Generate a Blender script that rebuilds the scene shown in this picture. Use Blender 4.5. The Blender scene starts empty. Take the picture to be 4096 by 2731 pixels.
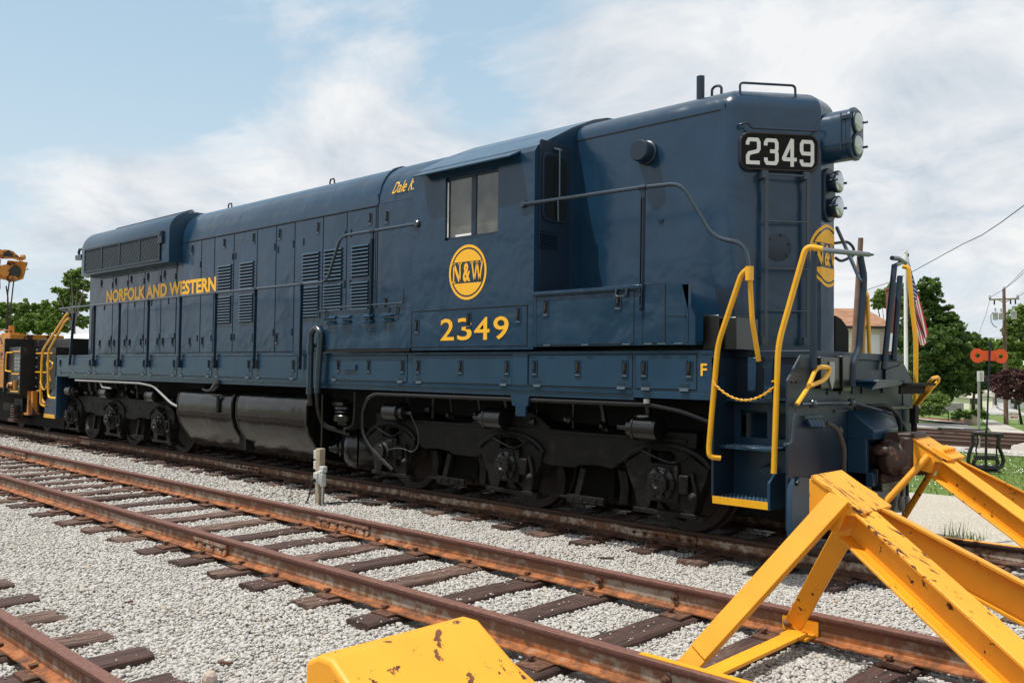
import bpy, bmesh, math, random
import numpy as np
from mathutils import Vector, Matrix
PI = math.pi; rad = math.radians
random.seed(7); rng = np.random.default_rng(11)
scene = bpy.context.scene
COL = scene.collection

# ------------------------------------------------------------------ camera
YAW, PIT, ROL = rad(46.430), rad(1.798), rad(0.639)
CAM = Vector((4.743, -8.317, 1.565))
FW = Vector((-math.cos(YAW)*math.cos(PIT), math.sin(YAW)*math.cos(PIT), math.sin(PIT)))
RT0 = Vector((math.sin(YAW), math.cos(YAW), 0)); UP0 = RT0.cross(FW)
RT = RT0*math.cos(ROL)+UP0*math.sin(ROL); UP = UP0*math.cos(ROL)-RT0*math.sin(ROL)
FPX = 2030.6*4096/2352
cam = bpy.data.cameras.new("camera"); camo = bpy.data.objects.new("camera", cam); COL.objects.link(camo)
camo.matrix_world = Matrix(((RT.x, UP.x, -FW.x, CAM.x), (RT.y, UP.y, -FW.y, CAM.y), (RT.z, UP.z, -FW.z, CAM.z), (0, 0, 0, 1)))
cam.sensor_width = 36; cam.lens = FPX/4096*36; cam.clip_end = 6000; cam.clip_start = 0.05
scene.camera = camo

# ------------------------------------------------------------------ light
SUNP = Vector((-.25, -.33, 1.0)).normalized()
sl = bpy.data.lights.new("sun", 'SUN'); sl.energy = 4.2; sl.angle = rad(.6); sl.color = (1, .96, .89)
so = bpy.data.objects.new("sun", sl); COL.objects.link(so)
so.rotation_euler = SUNP.to_track_quat('Z', 'Y').to_euler(); so.location = (0, 0, 40)
scene.view_settings.view_transform = 'Standard'; scene.view_settings.look = 'None'
scene.view_settings.exposure = 0.12; scene.view_settings.gamma = 1

world = bpy.data.worlds.new("World"); scene.world = world; world.use_nodes = True
wt = world.node_tree; wt.nodes.clear()
def N(t, typ, **k):
    n = t.nodes.new(typ)
    for a, b in k.items():
        if a.startswith('i_'):
            n.inputs[a[2:].replace('_', ' ')].default_value = b
        else: setattr(n, a, b)
    return n
def lk(t, a, b): t.links.new(a, b)
def math_(t, op, a, b=None, c=None, clamp=False):
    n = t.nodes.new('ShaderNodeMath'); n.operation = op; n.use_clamp = clamp
    for i, v in enumerate((a, b, c)):
        if v is None: continue
        if isinstance(v, (int, float)): n.inputs[i].default_value = v
        else: t.links.new(v, n.inputs[i])
    return n.outputs[0]
def ramp(t, fac, stops, interp='LINEAR'):
    n = t.nodes.new('ShaderNodeValToRGB'); n.color_ramp.interpolation = interp
    el = n.color_ramp.elements
    while len(el) < len(stops): el.new(.5)
    for e, (p, c) in zip(el, stops):
        e.position = p; e.color = (c, c, c, 1) if isinstance(c, (int, float)) else (*c, 1)
    t.links.new(fac, n.inputs[0]); return n.outputs[0]
def mixc(t, fac, a, b, mode='MIX'):
    n = t.nodes.new('ShaderNodeMix'); n.data_type = 'RGBA'; n.blend_type = mode
    for i, v in ((0, fac), (6, a), (7, b)):
        if isinstance(v, (int, float)): n.inputs[i].default_value = v
        elif isinstance(v, tuple): n.inputs[i].default_value = (*v, 1) if len(v) == 3 else v
        else: t.links.new(v, n.inputs[i])
    return n.outputs[2]
def noise(t, vec, scale, detail=4, rough=.5, dist=0):
    n = t.nodes.new('ShaderNodeTexNoise'); n.inputs['Scale'].default_value = scale
    n.inputs['Detail'].default_value = detail; n.inputs['Roughness'].default_value = rough
    n.inputs['Distortion'].default_value = dist
    if vec is not None: t.links.new(vec, n.inputs['Vector'])
    return n.outputs['Fac']
sky = N(wt, 'ShaderNodeTexSky', sky_type='NISHITA', sun_disc=False)
sky.sun_elevation = math.asin(SUNP.z); sky.sun_rotation = math.atan2(SUNP.x, SUNP.y)
sky.air_density = 1.0; sky.dust_density = 1.2; sky.ozone_density = 1.0
tc = N(wt, 'ShaderNodeTexCoord')
sep = N(wt, 'ShaderNodeSeparateXYZ'); lk(wt, tc.outputs['Generated'], sep.inputs[0])
zc = math_(wt, 'ADD', math_(wt, 'MAXIMUM', sep.outputs[2], 0.0), .30)
cx = math_(wt, 'DIVIDE', sep.outputs[0], zc); cy = math_(wt, 'DIVIDE', sep.outputs[1], zc)
cmb = N(wt, 'ShaderNodeCombineXYZ'); lk(wt, cx, cmb.inputs[0]); lk(wt, cy, cmb.inputs[1])
n1 = noise(wt, cmb.outputs[0], 1.7, 12, .60, .35)
n3 = noise(wt, cmb.outputs[0], .8, 3, .5, .2)
def dirpx(u, v): return (FW*FPX+RT*(u-2048)-UP*(v-1365.5)).normalized()
# clear patches of sky around given directions, with soft spherical falloff
def blob(d, r0, r1):
    vm = wt.nodes.new('ShaderNodeVectorMath'); vm.operation = 'DOT_PRODUCT'
    nm = wt.nodes.new('ShaderNodeVectorMath'); nm.operation = 'NORMALIZE'
    lk(wt, tc.outputs['Generated'], nm.inputs[0]); lk(wt, nm.outputs[0], vm.inputs[0]); vm.inputs[1].default_value = d
    mr = N(wt, 'ShaderNodeMapRange', interpolation_type='SMOOTHSTEP'); lk(wt, vm.outputs['Value'], mr.inputs[0])
    mr.inputs[1].default_value = math.cos(rad(r1)); mr.inputs[2].default_value = math.cos(rad(r0))
    return mr.outputs[0]
clear = math_(wt, 'MAXIMUM', blob(dirpx(700, -650), 9, 23), math_(wt, 'MULTIPLY', blob(dirpx(-500, 300), 4, 15), .8))
clear = math_(wt, 'MAXIMUM', clear, math_(wt, 'MULTIPLY', blob(dirpx(1650, -100), 2, 13), .8))
clear = math_(wt, 'MAXIMUM', clear, math_(wt, 'MULTIPLY', blob(dirpx(100, 900), 2, 7), .35))
dens = math_(wt, 'ADD', n1, math_(wt, 'MULTIPLY', math_(wt, 'SUBTRACT', n3, .5), .5))
dens = math_(wt, 'SUBTRACT', math_(wt, 'ADD', dens, .115), math_(wt, 'MULTIPLY', clear, .34))
mask = ramp(wt, dens, [(.40, 0), (.48, .5), (.58, .92), (1, 1)])
n2 = noise(wt, cmb.outputs[0], 2.6, 8, .62, .5)
shade = ramp(wt, math_(wt, 'ADD', n2, math_(wt, 'MULTIPLY', n1, .45)), [(.57, (5.2, 5.8, 6.5)), (.66, (6.4, 6.8, 7.3)), (.76, (7.6, 7.8, 8.05)), (.85, (8.6, 8.6, 8.6))])
hz = N(wt, 'ShaderNodeMapRange', interpolation_type='SMOOTHSTEP'); lk(wt, sep.outputs[2], hz.inputs[0]); hz.inputs[1].default_value = -.02; hz.inputs[2].default_value = .42; hz.inputs[3].default_value = 1; hz.inputs[4].default_value = 0
haz = mixc(wt, .66, sky.outputs[0], (5.0, 7.0, 8.4))
haz = mixc(wt, hz.outputs[0], haz, (6.2, 7.3, 8.0))
skyc = mixc(wt, mask, haz, shade)
bg = N(wt, 'ShaderNodeBackground'); lk(wt, skyc, bg.inputs[0]); bg.inputs[1].default_value = .1
wo = N(wt, 'ShaderNodeOutputWorld'); lk(wt, bg.outputs[0], wo.inputs[0])

# ------------------------------------------------------------------ materials
MATS = {}
def mat(name):
    m = bpy.data.materials.new(name); m.use_nodes = True; t = m.node_tree; t.nodes.clear()
    b = N(t, 'ShaderNodeBsdfPrincipled'); o = N(t, 'ShaderNodeOutputMaterial'); lk(t, b.outputs[0], o.inputs[0])
    MATS[name] = m; return m, t, b
def coords(t, rnd=False):
    c = N(t, 'ShaderNodeTexCoord').outputs['Object']
    if rnd:
        oi = N(t, 'ShaderNodeObjectInfo'); vm = N(t, 'ShaderNodeVectorMath', operation='ADD')
        cm = N(t, 'ShaderNodeCombineXYZ'); r = math_(t, 'MULTIPLY', oi.outputs['Random'], 57.0)
        lk(t, r, cm.inputs[0]); lk(t, math_(t, 'MULTIPLY', oi.outputs['Random'], 31.0), cm.inputs[1])
        lk(t, c, vm.inputs[0]); lk(t, cm.outputs[0], vm.inputs[1]); return vm.outputs[0], oi.outputs['Random']
    return c
def bump(t, b, h, strength=.3, dist=.01):
    n = N(t, 'ShaderNodeBump'); n.inputs['Strength'].default_value = strength; n.inputs['Distance'].default_value = dist
    lk(t, h, n.inputs['Height']); lk(t, n.outputs[0], b.inputs['Normal']); return n
def paint(name, col, rough=.3, stretch=None, wear=.0, wearcol=(.09, .035, .015), dent=0., coat=.0, var=.12, scale=9, chip=.66, orange=0.):
    m, t, b = mat(name); v = coords(t); v0 = v
    if stretch:
        mp = N(t, 'ShaderNodeMapping'); mp.inputs['Rotation'].default_value = (0, rad(32), 0); mp.inputs['Scale'].default_value = stretch
        mp.vector_type = 'TEXTURE'; lk(t, v, mp.inputs[0]); v = mp.outputs[0]
    n = noise(t, v, 2.2, 5, .6)
    dark = tuple(c*(1-var) for c in col); lite = tuple(min(1, c*(1+var)) for c in col)
    c = ramp(t, n, [(.3, dark), (.7, lite)])
    if wear:
        w = noise(t, v, scale, 6, .62, .4); w2 = noise(t, v, 1.3, 2, .5)
        w = math_(t, 'ADD', w, math_(t, 'MULTIPLY', math_(t, 'SUBTRACT', w2, .5), .35))
        k = ramp(t, w, [(chip, 0), (chip+.015, 1)])
        k = math_(t, 'MULTIPLY', k, wear)
        wc = ramp(t, noise(t, v, 40, 3), [(.35, tuple(x*.6 for x in wearcol)), (.65, tuple(x*1.7 for x in wearcol))])
        c = mixc(t, k, c, wc)
        lk(t, math_(t, 'ADD', math_(t, 'MULTIPLY', k, .45), rough), b.inputs['Roughness'])
    else:
        lk(t, math_(t, 'ADD', math_(t, 'MULTIPLY', noise(t, v, 5, 5), .16), rough-.08), b.inputs['Roughness'])
    if name in ('navy', 'navy_sill', 'black_gloss'):
        mp = N(t, 'ShaderNodeMapping'); mp.inputs['Scale'].default_value = (7, 7, .55); lk(t, v, mp.inputs[0])
        st = ramp(t, noise(t, mp.outputs[0], 2.4, 6, .6), [(.55, 0), (.76, .16)])
        c = mixc(t, st, c, (.075, .085, .090))
        rs = ramp(t, noise(t, mp.outputs[0], 5.5, 5, .65), [(.70, 0), (.76, .5)])
        c = mixc(t, rs, c, (.055, .035, .022))
    lk(t, c, b.inputs['Base Color']); b.inputs['Coat Weight'].default_value = coat; b.inputs['Coat Roughness'].default_value = .12
    if dent:
        h = noise(t, v, 1.6, 3, .5, .3)
        h2 = noise(t, v, 60, 2)
        bump(t, b, math_(t, 'ADD', h, math_(t, 'MULTIPLY', h2, .006)), 1.0, dent)
    elif orange:
        bump(t, b, noise(t, v, 55, 3), .35, orange)
    return m
paint('navy', (.008, .034, .071), .22, dent=.028, coat=.06)
paint('navy_sill', (.009, .040, .080), .32, dent=.008, coat=.05)
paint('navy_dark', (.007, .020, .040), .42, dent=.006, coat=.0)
paint('navy_louver', (.018, .052, .09), .25, coat=.3)
paint('navy_pipe', (.018, .034, .052), .28, coat=.3)
paint('black_gloss', (.006, .0055, .005), .20, dent=.03, coat=.1)
paint('black_part', (.005, .005, .005), .30, coat=.25)
paint('black_flat', (.002, .002, .002), .9)
paint('yellow_rail', (.80, .40, .012), .32, coat=.3)
paint('yellow_letter', (.92, .47, .022), .45, var=.04)
paint('white_letter', (.72, .72, .70), .45, var=.04)
paint('bumper_yellow', (.80, .335, .012), .55, wear=1, dent=.0, chip=.665, scale=15, wearcol=(.06, .022, .010), orange=.0018, var=.13)
paint('bumper_streak', (.80, .33, .018), .55, stretch=(3.2, 1, 1), wear=1, chip=.625, scale=30, orange=.0018, var=.13, wearcol=(.07, .028, .014))
paint('bumper_worn', (.78, .33, .018), .55, wear=1, chip=.60, scale=13, orange=.0018, var=.13)
paint('bumper_block', (.80, .335, .014), .5, wear=1, chip=.63, scale=16, orange=.002, var=.12)
paint('orange_target', (.85, .10, .02), .6, var=.06)
paint('white_paint', (.78, .78, .76), .45, var=.05)
paint('grey_plastic', (.52, .52, .50), .45)
paint('grey_metal', (.30, .30, .29), .4)
paint('latch_rim', (.10, .14, .18), .4)
paint('light_worn', (.34, .37, .40), .5)
paint('rubber', (.012, .012, .012), .6)
paint('hose', (.05, .045, .035), .6)
paint('coupler_rust', (.040, .022, .017), .5, wear=.8, wearcol=(.11, .055, .035), chip=.56, scale=14, orange=.003)
paint('crane_yellow', (.50, .20, .022), .45, wear=1, wearcol=(.05, .018, .012), chip=.56, scale=5)
paint('crane_black', (.014, .013, .012), .4, wear=.8, wearcol=(.05, .03, .02), chip=.62, scale=6)
paint('brick_red', (.20, .065, .04), .9, var=.25)
paint('roof_brown', (.20, .095, .05), .85, var=.3)
paint('dark_red', (.09, .022, .015), .7)
paint('white_metal_roof', (.70, .70, .68), .5)
paint('concrete', (.42, .39, .34), .9, var=.15)
paint('rail_brown', (.095, .052, .036), .6, var=.3)
paint('aggregate', (.42, .34, .28), .95, var=.3)
paint('pole_wood', (.17, .105, .075), .9, var=.3)
paint('grey_wood', (.33, .28, .20), .9, var=.35)
paint('trunk', (.030, .022, .017), .95, var=.3)
paint('wire', (.03, .03, .03), .6)
paint('insulator', (.35, .36, .38), .3)
paint('car_paint', (.012, .013, .018), .2, coat=.6)
paint('green_post', (.06, .14, .07), .6)
paint('flag_red', (.55, .02, .03), .8, var=.05); paint('flag_white', (.78, .76, .74), .8, var=.05); paint('flag_blue', (.02, .03, .14), .8, var=.05)
paint('sign_red', (.6, .03, .02), .5, var=.03); paint('sign_grey', (.42, .42, .40), .6, var=.05)
paint('mulch', (.16, .045, .02), .95, var=.4)
paint('rust_wheel', (.010, .004, .003), .65, var=.4)
paint('signal_lens', (.7, .72, .7), .3)

def m_truck():
    m, t, b = mat('truck_black'); v = coords(t)
    n = noise(t, v, 6, 8, .65); c = ramp(t, n, [(.35, (.0035, .0033, .003)), (.55, (.010, .009, .008)), (.75, (.036, .030, .024))])
    b.inputs['Specular IOR Level'].default_value = .22
    lk(t, c, b.inputs['Base Color']); lk(t, ramp(t, n, [(.3, .35), (.7, .75)]), b.inputs['Roughness'])
    bump(t, b, noise(t, v, 28, 6), .8, .008)
m_truck()
def m_glass():
    m, t, b = mat('cab_glass'); b.inputs['Base Color'].default_value = (.10, .105, .09, 1); b.inputs['Roughness'].default_value = .06
    b.inputs['Specular IOR Level'].default_value = .8; b.inputs['Coat Weight'].default_value = .5
    v = coords(t); c = ramp(t, noise(t, v, 3.0, 3), [(.35, (.035, .037, .030)), (.65, (.12, .12, .10))]); lk(t, c, b.inputs['Base Color'])
    m, t, b = mat('dark_glass'); b.inputs['Base Color'].default_value = (.010, .012, .012, 1); b.inputs['Roughness'].default_value = .08
    m, t, b = mat('lens_glass'); b.inputs['Base Color'].default_value = (.45, .5, .45, 1); b.inputs['Roughness'].default_value = .08
    b.inputs['Metallic'].default_value = .55
    v = coords(t); w = N(t, 'ShaderNodeTexWave'); w.inputs['Scale'].default_value = 18; w.bands_direction = 'Y'; lk(t, v, w.inputs[0]); bump(t, b, w.outputs['Fac'], .6, .004)
    m, t, b = mat('chrome'); b.inputs['Base Color'].default_value = (.55, .56, .58, 1); b.inputs['Metallic'].default_value = 1; b.inputs['Roughness'].default_value = .25
m_glass()
def m_rail():
    for nm, hd, foot, pale in (('rail_rust', (.150, .066, .048), (.27, .092, .028), 1.5), ('rail_old', (.066, .035, .026), (.10, .048, .032), 2.3)):
        m, t, b = mat(nm); v = coords(t)
        s = N(t, 'ShaderNodeSeparateXYZ'); lk(t, v, s.inputs[0]); z = s.outputs[2]
        st = N(t, 'ShaderNodeMapping'); st.inputs['Scale'].default_value = (.6, 1, 1); lk(t, v, st.inputs[0])
        big = noise(t, st.outputs[0], 1.6, 3, .5); fine = noise(t, v, 26, 8, .7); mid = noise(t, v, 9, 6, .65)
        zz = math_(t, 'ADD', z, math_(t, 'MULTIPLY', math_(t, 'SUBTRACT', fine, .5), .075))
        zz = math_(t, 'ADD', zz, math_(t, 'MULTIPLY', math_(t, 'SUBTRACT', big, .5), .07))
        web = mixc(t, ramp(t, math_(t, 'ADD', mid, math_(t, 'MULTIPLY', math_(t, 'SUBTRACT', big, .5), .5)), [(.47, 0), (.62, .75)]), (.19, .090, .045), (.24*pale, .215*pale, .175*pale))
        head = ramp(t, fine, [(.3, tuple(x*.65 for x in hd)), (.7, tuple(x*1.35 for x in hd))])
        ft = ramp(t, mid, [(.30, tuple(x*.30 for x in foot)), (.46, tuple(x*.62 for x in foot)), (.58, (foot[0]*1.25, foot[1]*1.15, foot[2]*.8)), (.74, (foot[0]*1.1, foot[1]*2.0, foot[2]*4.2))])
        mz = N(t, 'ShaderNodeMapRange'); lk(t, zz, mz.inputs[0]); mz.inputs[1].default_value = -.062; mz.inputs[2].default_value = -.052
        c = mixc(t, mz.outputs[0], web, head)
        mf = N(t, 'ShaderNodeMapRange'); lk(t, zz, mf.inputs[0]); mf.inputs[1].default_value = -.128; mf.inputs[2].default_value = -.118
        c = mixc(t, mf.outputs[0], ft, c)
        lk(t, c, b.inputs['Base Color']); b.inputs['Roughness'].default_value = .62
        lk(t, ramp(t, z, [(0, .75), (1, .75)]), b.inputs['Roughness'])
        bump(t, b, fine, .55, .004)
m_rail()
def m_plate():
    m, t, b = mat('plate_rust'); v, r = coords(t, True); n = noise(t, v, 22, 6, .7)
    lk(t, ramp(t, n, [(.3, (.035, .018, .012)), (.5, (.10, .042, .022)), (.7, (.20, .095, .05))]), b.inputs['Base Color']); b.inputs['Roughness'].default_value = .8; bump(t, b, n, .5, .004)
m_plate()
def m_wood():
    m, t, b = mat('tie_wood'); v, r = coords(t, True)
    mp = N(t, 'ShaderNodeMapping'); mp.inputs['Scale'].default_value = (9, 1.1, 9); lk(t, v, mp.inputs[0])
    g = noise(t, mp.outputs[0], 3.2, 8, .7, .6); blot = noise(t, v, 3, 4)
    c1 = ramp(t, g, [(.33, (.030, .016, .012)), (.5, (.115, .062, .045)), (.68, (.27, .19, .145))])
    c2 = ramp(t, g, [(.35, (.020, .010, .008)), (.65, (.090, .045, .034))])
    k = ramp(t, math_(t, 'ADD', math_(t, 'MULTIPLY', blot, .6), math_(t, 'MULTIPLY', r, .5)), [(.40, 0), (.62, 1)])
    lk(t, mixc(t, k, c1, c2), b.inputs['Base Color']); b.inputs['Roughness'].default_value = .78
    bump(t, b, g, .9, .012)
m_wood()
def m_ballast():
    m, t, b = mat('stone'); at = N(t, 'ShaderNodeAttribute', attribute_name='tone'); v = coords(t)
    c = ramp(t, at.outputs['Fac'], [(0, (.28, .265, .245)), (.22, (.40, .38, .35)), (.6, (.475, .45, .415)), (.9, (.56, .535, .50)), (1, (.42, .32, .22))])
    c = mixc(t, .35, c, ramp(t, noise(t, v, 70, 3), [(.3, (.20, .195, .185)), (.7, (.55, .53, .49))]))
    lk(t, c, b.inputs['Base Color']); b.inputs['Roughness'].default_value = .85
    m, t, b = mat('ballast'); v = coords(t)
    vo = N(t, 'ShaderNodeTexVoronoi'); vo.inputs['Scale'].default_value = 26; lk(t, v, vo.inputs['Vector'])
    vf = N(t, 'ShaderNodeTexVoronoi', feature='DISTANCE_TO_EDGE'); vf.inputs['Scale'].default_value = 26; lk(t, v, vf.inputs['Vector'])
    sp = N(t, 'ShaderNodeSeparateColor'); lk(t, vo.outputs['Color'], sp.inputs[0])
    c = ramp(t, sp.outputs[0], [(0, (.26, .245, .22)), (.3, (.39, .37, .34)), (.7, (.49, .465, .43)), (1, (.57, .545, .51))])
    e = ramp(t, vf.outputs['Distance'], [(0, .5), (.10, 1)])
    c = mixc(t, 1.0, c, e, 'MULTIPLY')
    c = mixc(t, ramp(t, noise(t, v, .8, 4), [(.45, 0), (.7, .25)]), c, (.40, .34, .27))
    lk(t, c, b.inputs['Base Color']); b.inputs['Roughness'].default_value = .9
    bump(t, b, vf.outputs['Distance'], 1.0, .02)
    m, t, b = mat('gravel_road'); v = coords(t)
    n = noise(t, v, 1.2, 6, .6); f = noise(t, v, 45, 6, .7); s = noise(t, v, 18, 3, .5)
    c = ramp(t, f, [(.35, (.20, .175, .14)), (.5, (.42, .38, .315)), (.65, (.60, .57, .50))])
    c = mixc(t, ramp(t, s, [(.66, 0), (.7, .8)]), c, (.20, .18, .155))
    c = mixc(t, ramp(t, n, [(.4, 0), (.7, .4)]), c, (.36, .31, .24))
    lk(t, c, b.inputs['Base Color']); b.inputs['Roughness'].default_value = .95; bump(t, b, f, .6, .012)
    m, t, b = mat('grass'); v = coords(t)
    n = noise(t, v, 1.1, 5, .6); f = noise(t, v, 30, 6, .75); w = N(t, 'ShaderNodeTexVoronoi'); w.inputs['Scale'].default_value = 9; lk(t, v, w.inputs['Vector'])
    c = ramp(t, math_(t, 'ADD', math_(t, 'MULTIPLY', n, .5), math_(t, 'MULTIPLY', f, .5)), [(.3, (.055, .11, .016)), (.5, (.115, .19, .030)), (.7, (.21, .27, .07))])
    c = mixc(t, ramp(t, noise(t, v, .35, 3), [(.5, 0), (.7, .35)]), c, (.20, .19, .09))
    lk(t, c, b.inputs['Base Color']); b.inputs['Roughness'].default_value = .95; bump(t, b, f, .8, .05)
    m, t, b = mat('asphalt'); v = coords(t); f = noise(t, v, 30, 5, .7); n = noise(t, v, .5, 4)
    c = ramp(t, math_(t, 'ADD', math_(t, 'MULTIPLY', f, .4), math_(t, 'MULTIPLY', n, .6)), [(.35, (.10, .10, .10)), (.65, (.19, .19, .185))])
    lk(t, c, b.inputs['Base Color']); b.inputs['Roughness'].default_value = .9
    m, t, b = mat('road_surface'); v = coords(t); n = noise(t, v, .7, 5)
    lk(t, ramp(t, n, [(.3, (.33, .32, .30)), (.7, (.44, .43, .41))]), b.inputs['Base Color']); b.inputs['Roughness'].default_value = .9
m_ballast()
def m_leaf():
    for nm, a, bb, cc in (('leaf_green', (.030, .075, .014), (.095, .175, .032), (.24, .33, .08)),
                          ('leaf_light', (.085, .15, .026), (.20, .30, .06), (.34, .44, .13)),
                          ('leaf_purple', (.040, .016, .019), (.12, .046, .050), (.28, .14, .13)),
                          ('grass_blade', (.07, .13, .018), (.14, .22, .035), (.28, .35, .10))):
        m, t, b = mat(nm); at = N(t, 'ShaderNodeAttribute', attribute_name='tone')
        lk(t, ramp(t, at.outputs['Fac'], [(0, a), (.5, bb), (1, cc)]), b.inputs['Base Color'])
        b.inputs['Roughness'].default_value = .5
        tr = N(t, 'ShaderNodeBsdfTranslucent'); lk(t, ramp(t, at.outputs['Fac'], [(0, a), (.5, bb), (1, cc)]), tr.inputs[0])
        mx = N(t, 'ShaderNodeMixShader'); mx.inputs[0].default_value = .42
        lk(t, b.outputs[0], mx.inputs[1]); lk(t, tr.outputs[0], mx.inputs[2]); lk(t, mx.outputs[0], t.nodes['Material Output'].inputs[0])
m_leaf()
def m_build():
    m, t, b = mat('shingles'); v = coords(t)
    br = N(t, 'ShaderNodeTexBrick'); br.inputs['Scale'].default_value = 2.2; br.inputs['Mortar Size'].default_value = .012
    br.inputs['Color1'].default_value = (.24, .11, .055, 1); br.inputs['Color2'].default_value = (.38, .20, .11, 1); br.inputs['Mortar'].default_value = (.13, .06, .035, 1)
    br.inputs['Row Height'].default_value = .18; br.inputs['Brick Width'].default_value = .5
    mp = N(t, 'ShaderNodeMapping'); mp.inputs['Rotation'].default_value = (rad(90), 0, 0); lk(t, v, mp.inputs[0]); lk(t, mp.outputs[0], br.inputs[0])
    lk(t, mixc(t, .35, br.outputs[0], ramp(t, noise(t, v, 3, 4), [(.3, (.16, .07, .04)), (.7, (.42, .24, .14))])), b.inputs['Base Color']); b.inputs['Roughness'].default_value = .9
    m, t, b = mat('siding'); v = coords(t); s = N(t, 'ShaderNodeSeparateXYZ'); lk(t, v, s.inputs[0])
    fr = math_(t, 'FRACT', math_(t, 'MULTIPLY', s.outputs[2], 8))
    lk(t, ramp(t, fr, [(0, (.36, .34, .25)), (.12, (.74, .71, .56)), (1, (.78, .75, .60))]), b.inputs['Base Color']); b.inputs['Roughness'].default_value = .7
    bump(t, b, fr, .4, .02)
    m, t, b = mat('pale_brick'); v = coords(t)
    br = N(t, 'ShaderNodeTexBrick'); br.inputs['Scale'].default_value = 4; mp = N(t, 'ShaderNodeMapping'); mp.inputs['Rotation'].default_value = (rad(90), 0, 0)
    lk(t, v, mp.inputs[0]); lk(t, mp.outputs[0], br.inputs[0])
    br.inputs['Color1'].default_value = (.72, .68, .52, 1); br.inputs['Color2'].default_value = (.78, .74, .58, 1); br.inputs['Mortar'].default_value = (.40, .38, .30, 1)
    lk(t, br.outputs[0], b.inputs['Base Color']); b.inputs['Roughness'].default_value = .85
m_build()

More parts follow.
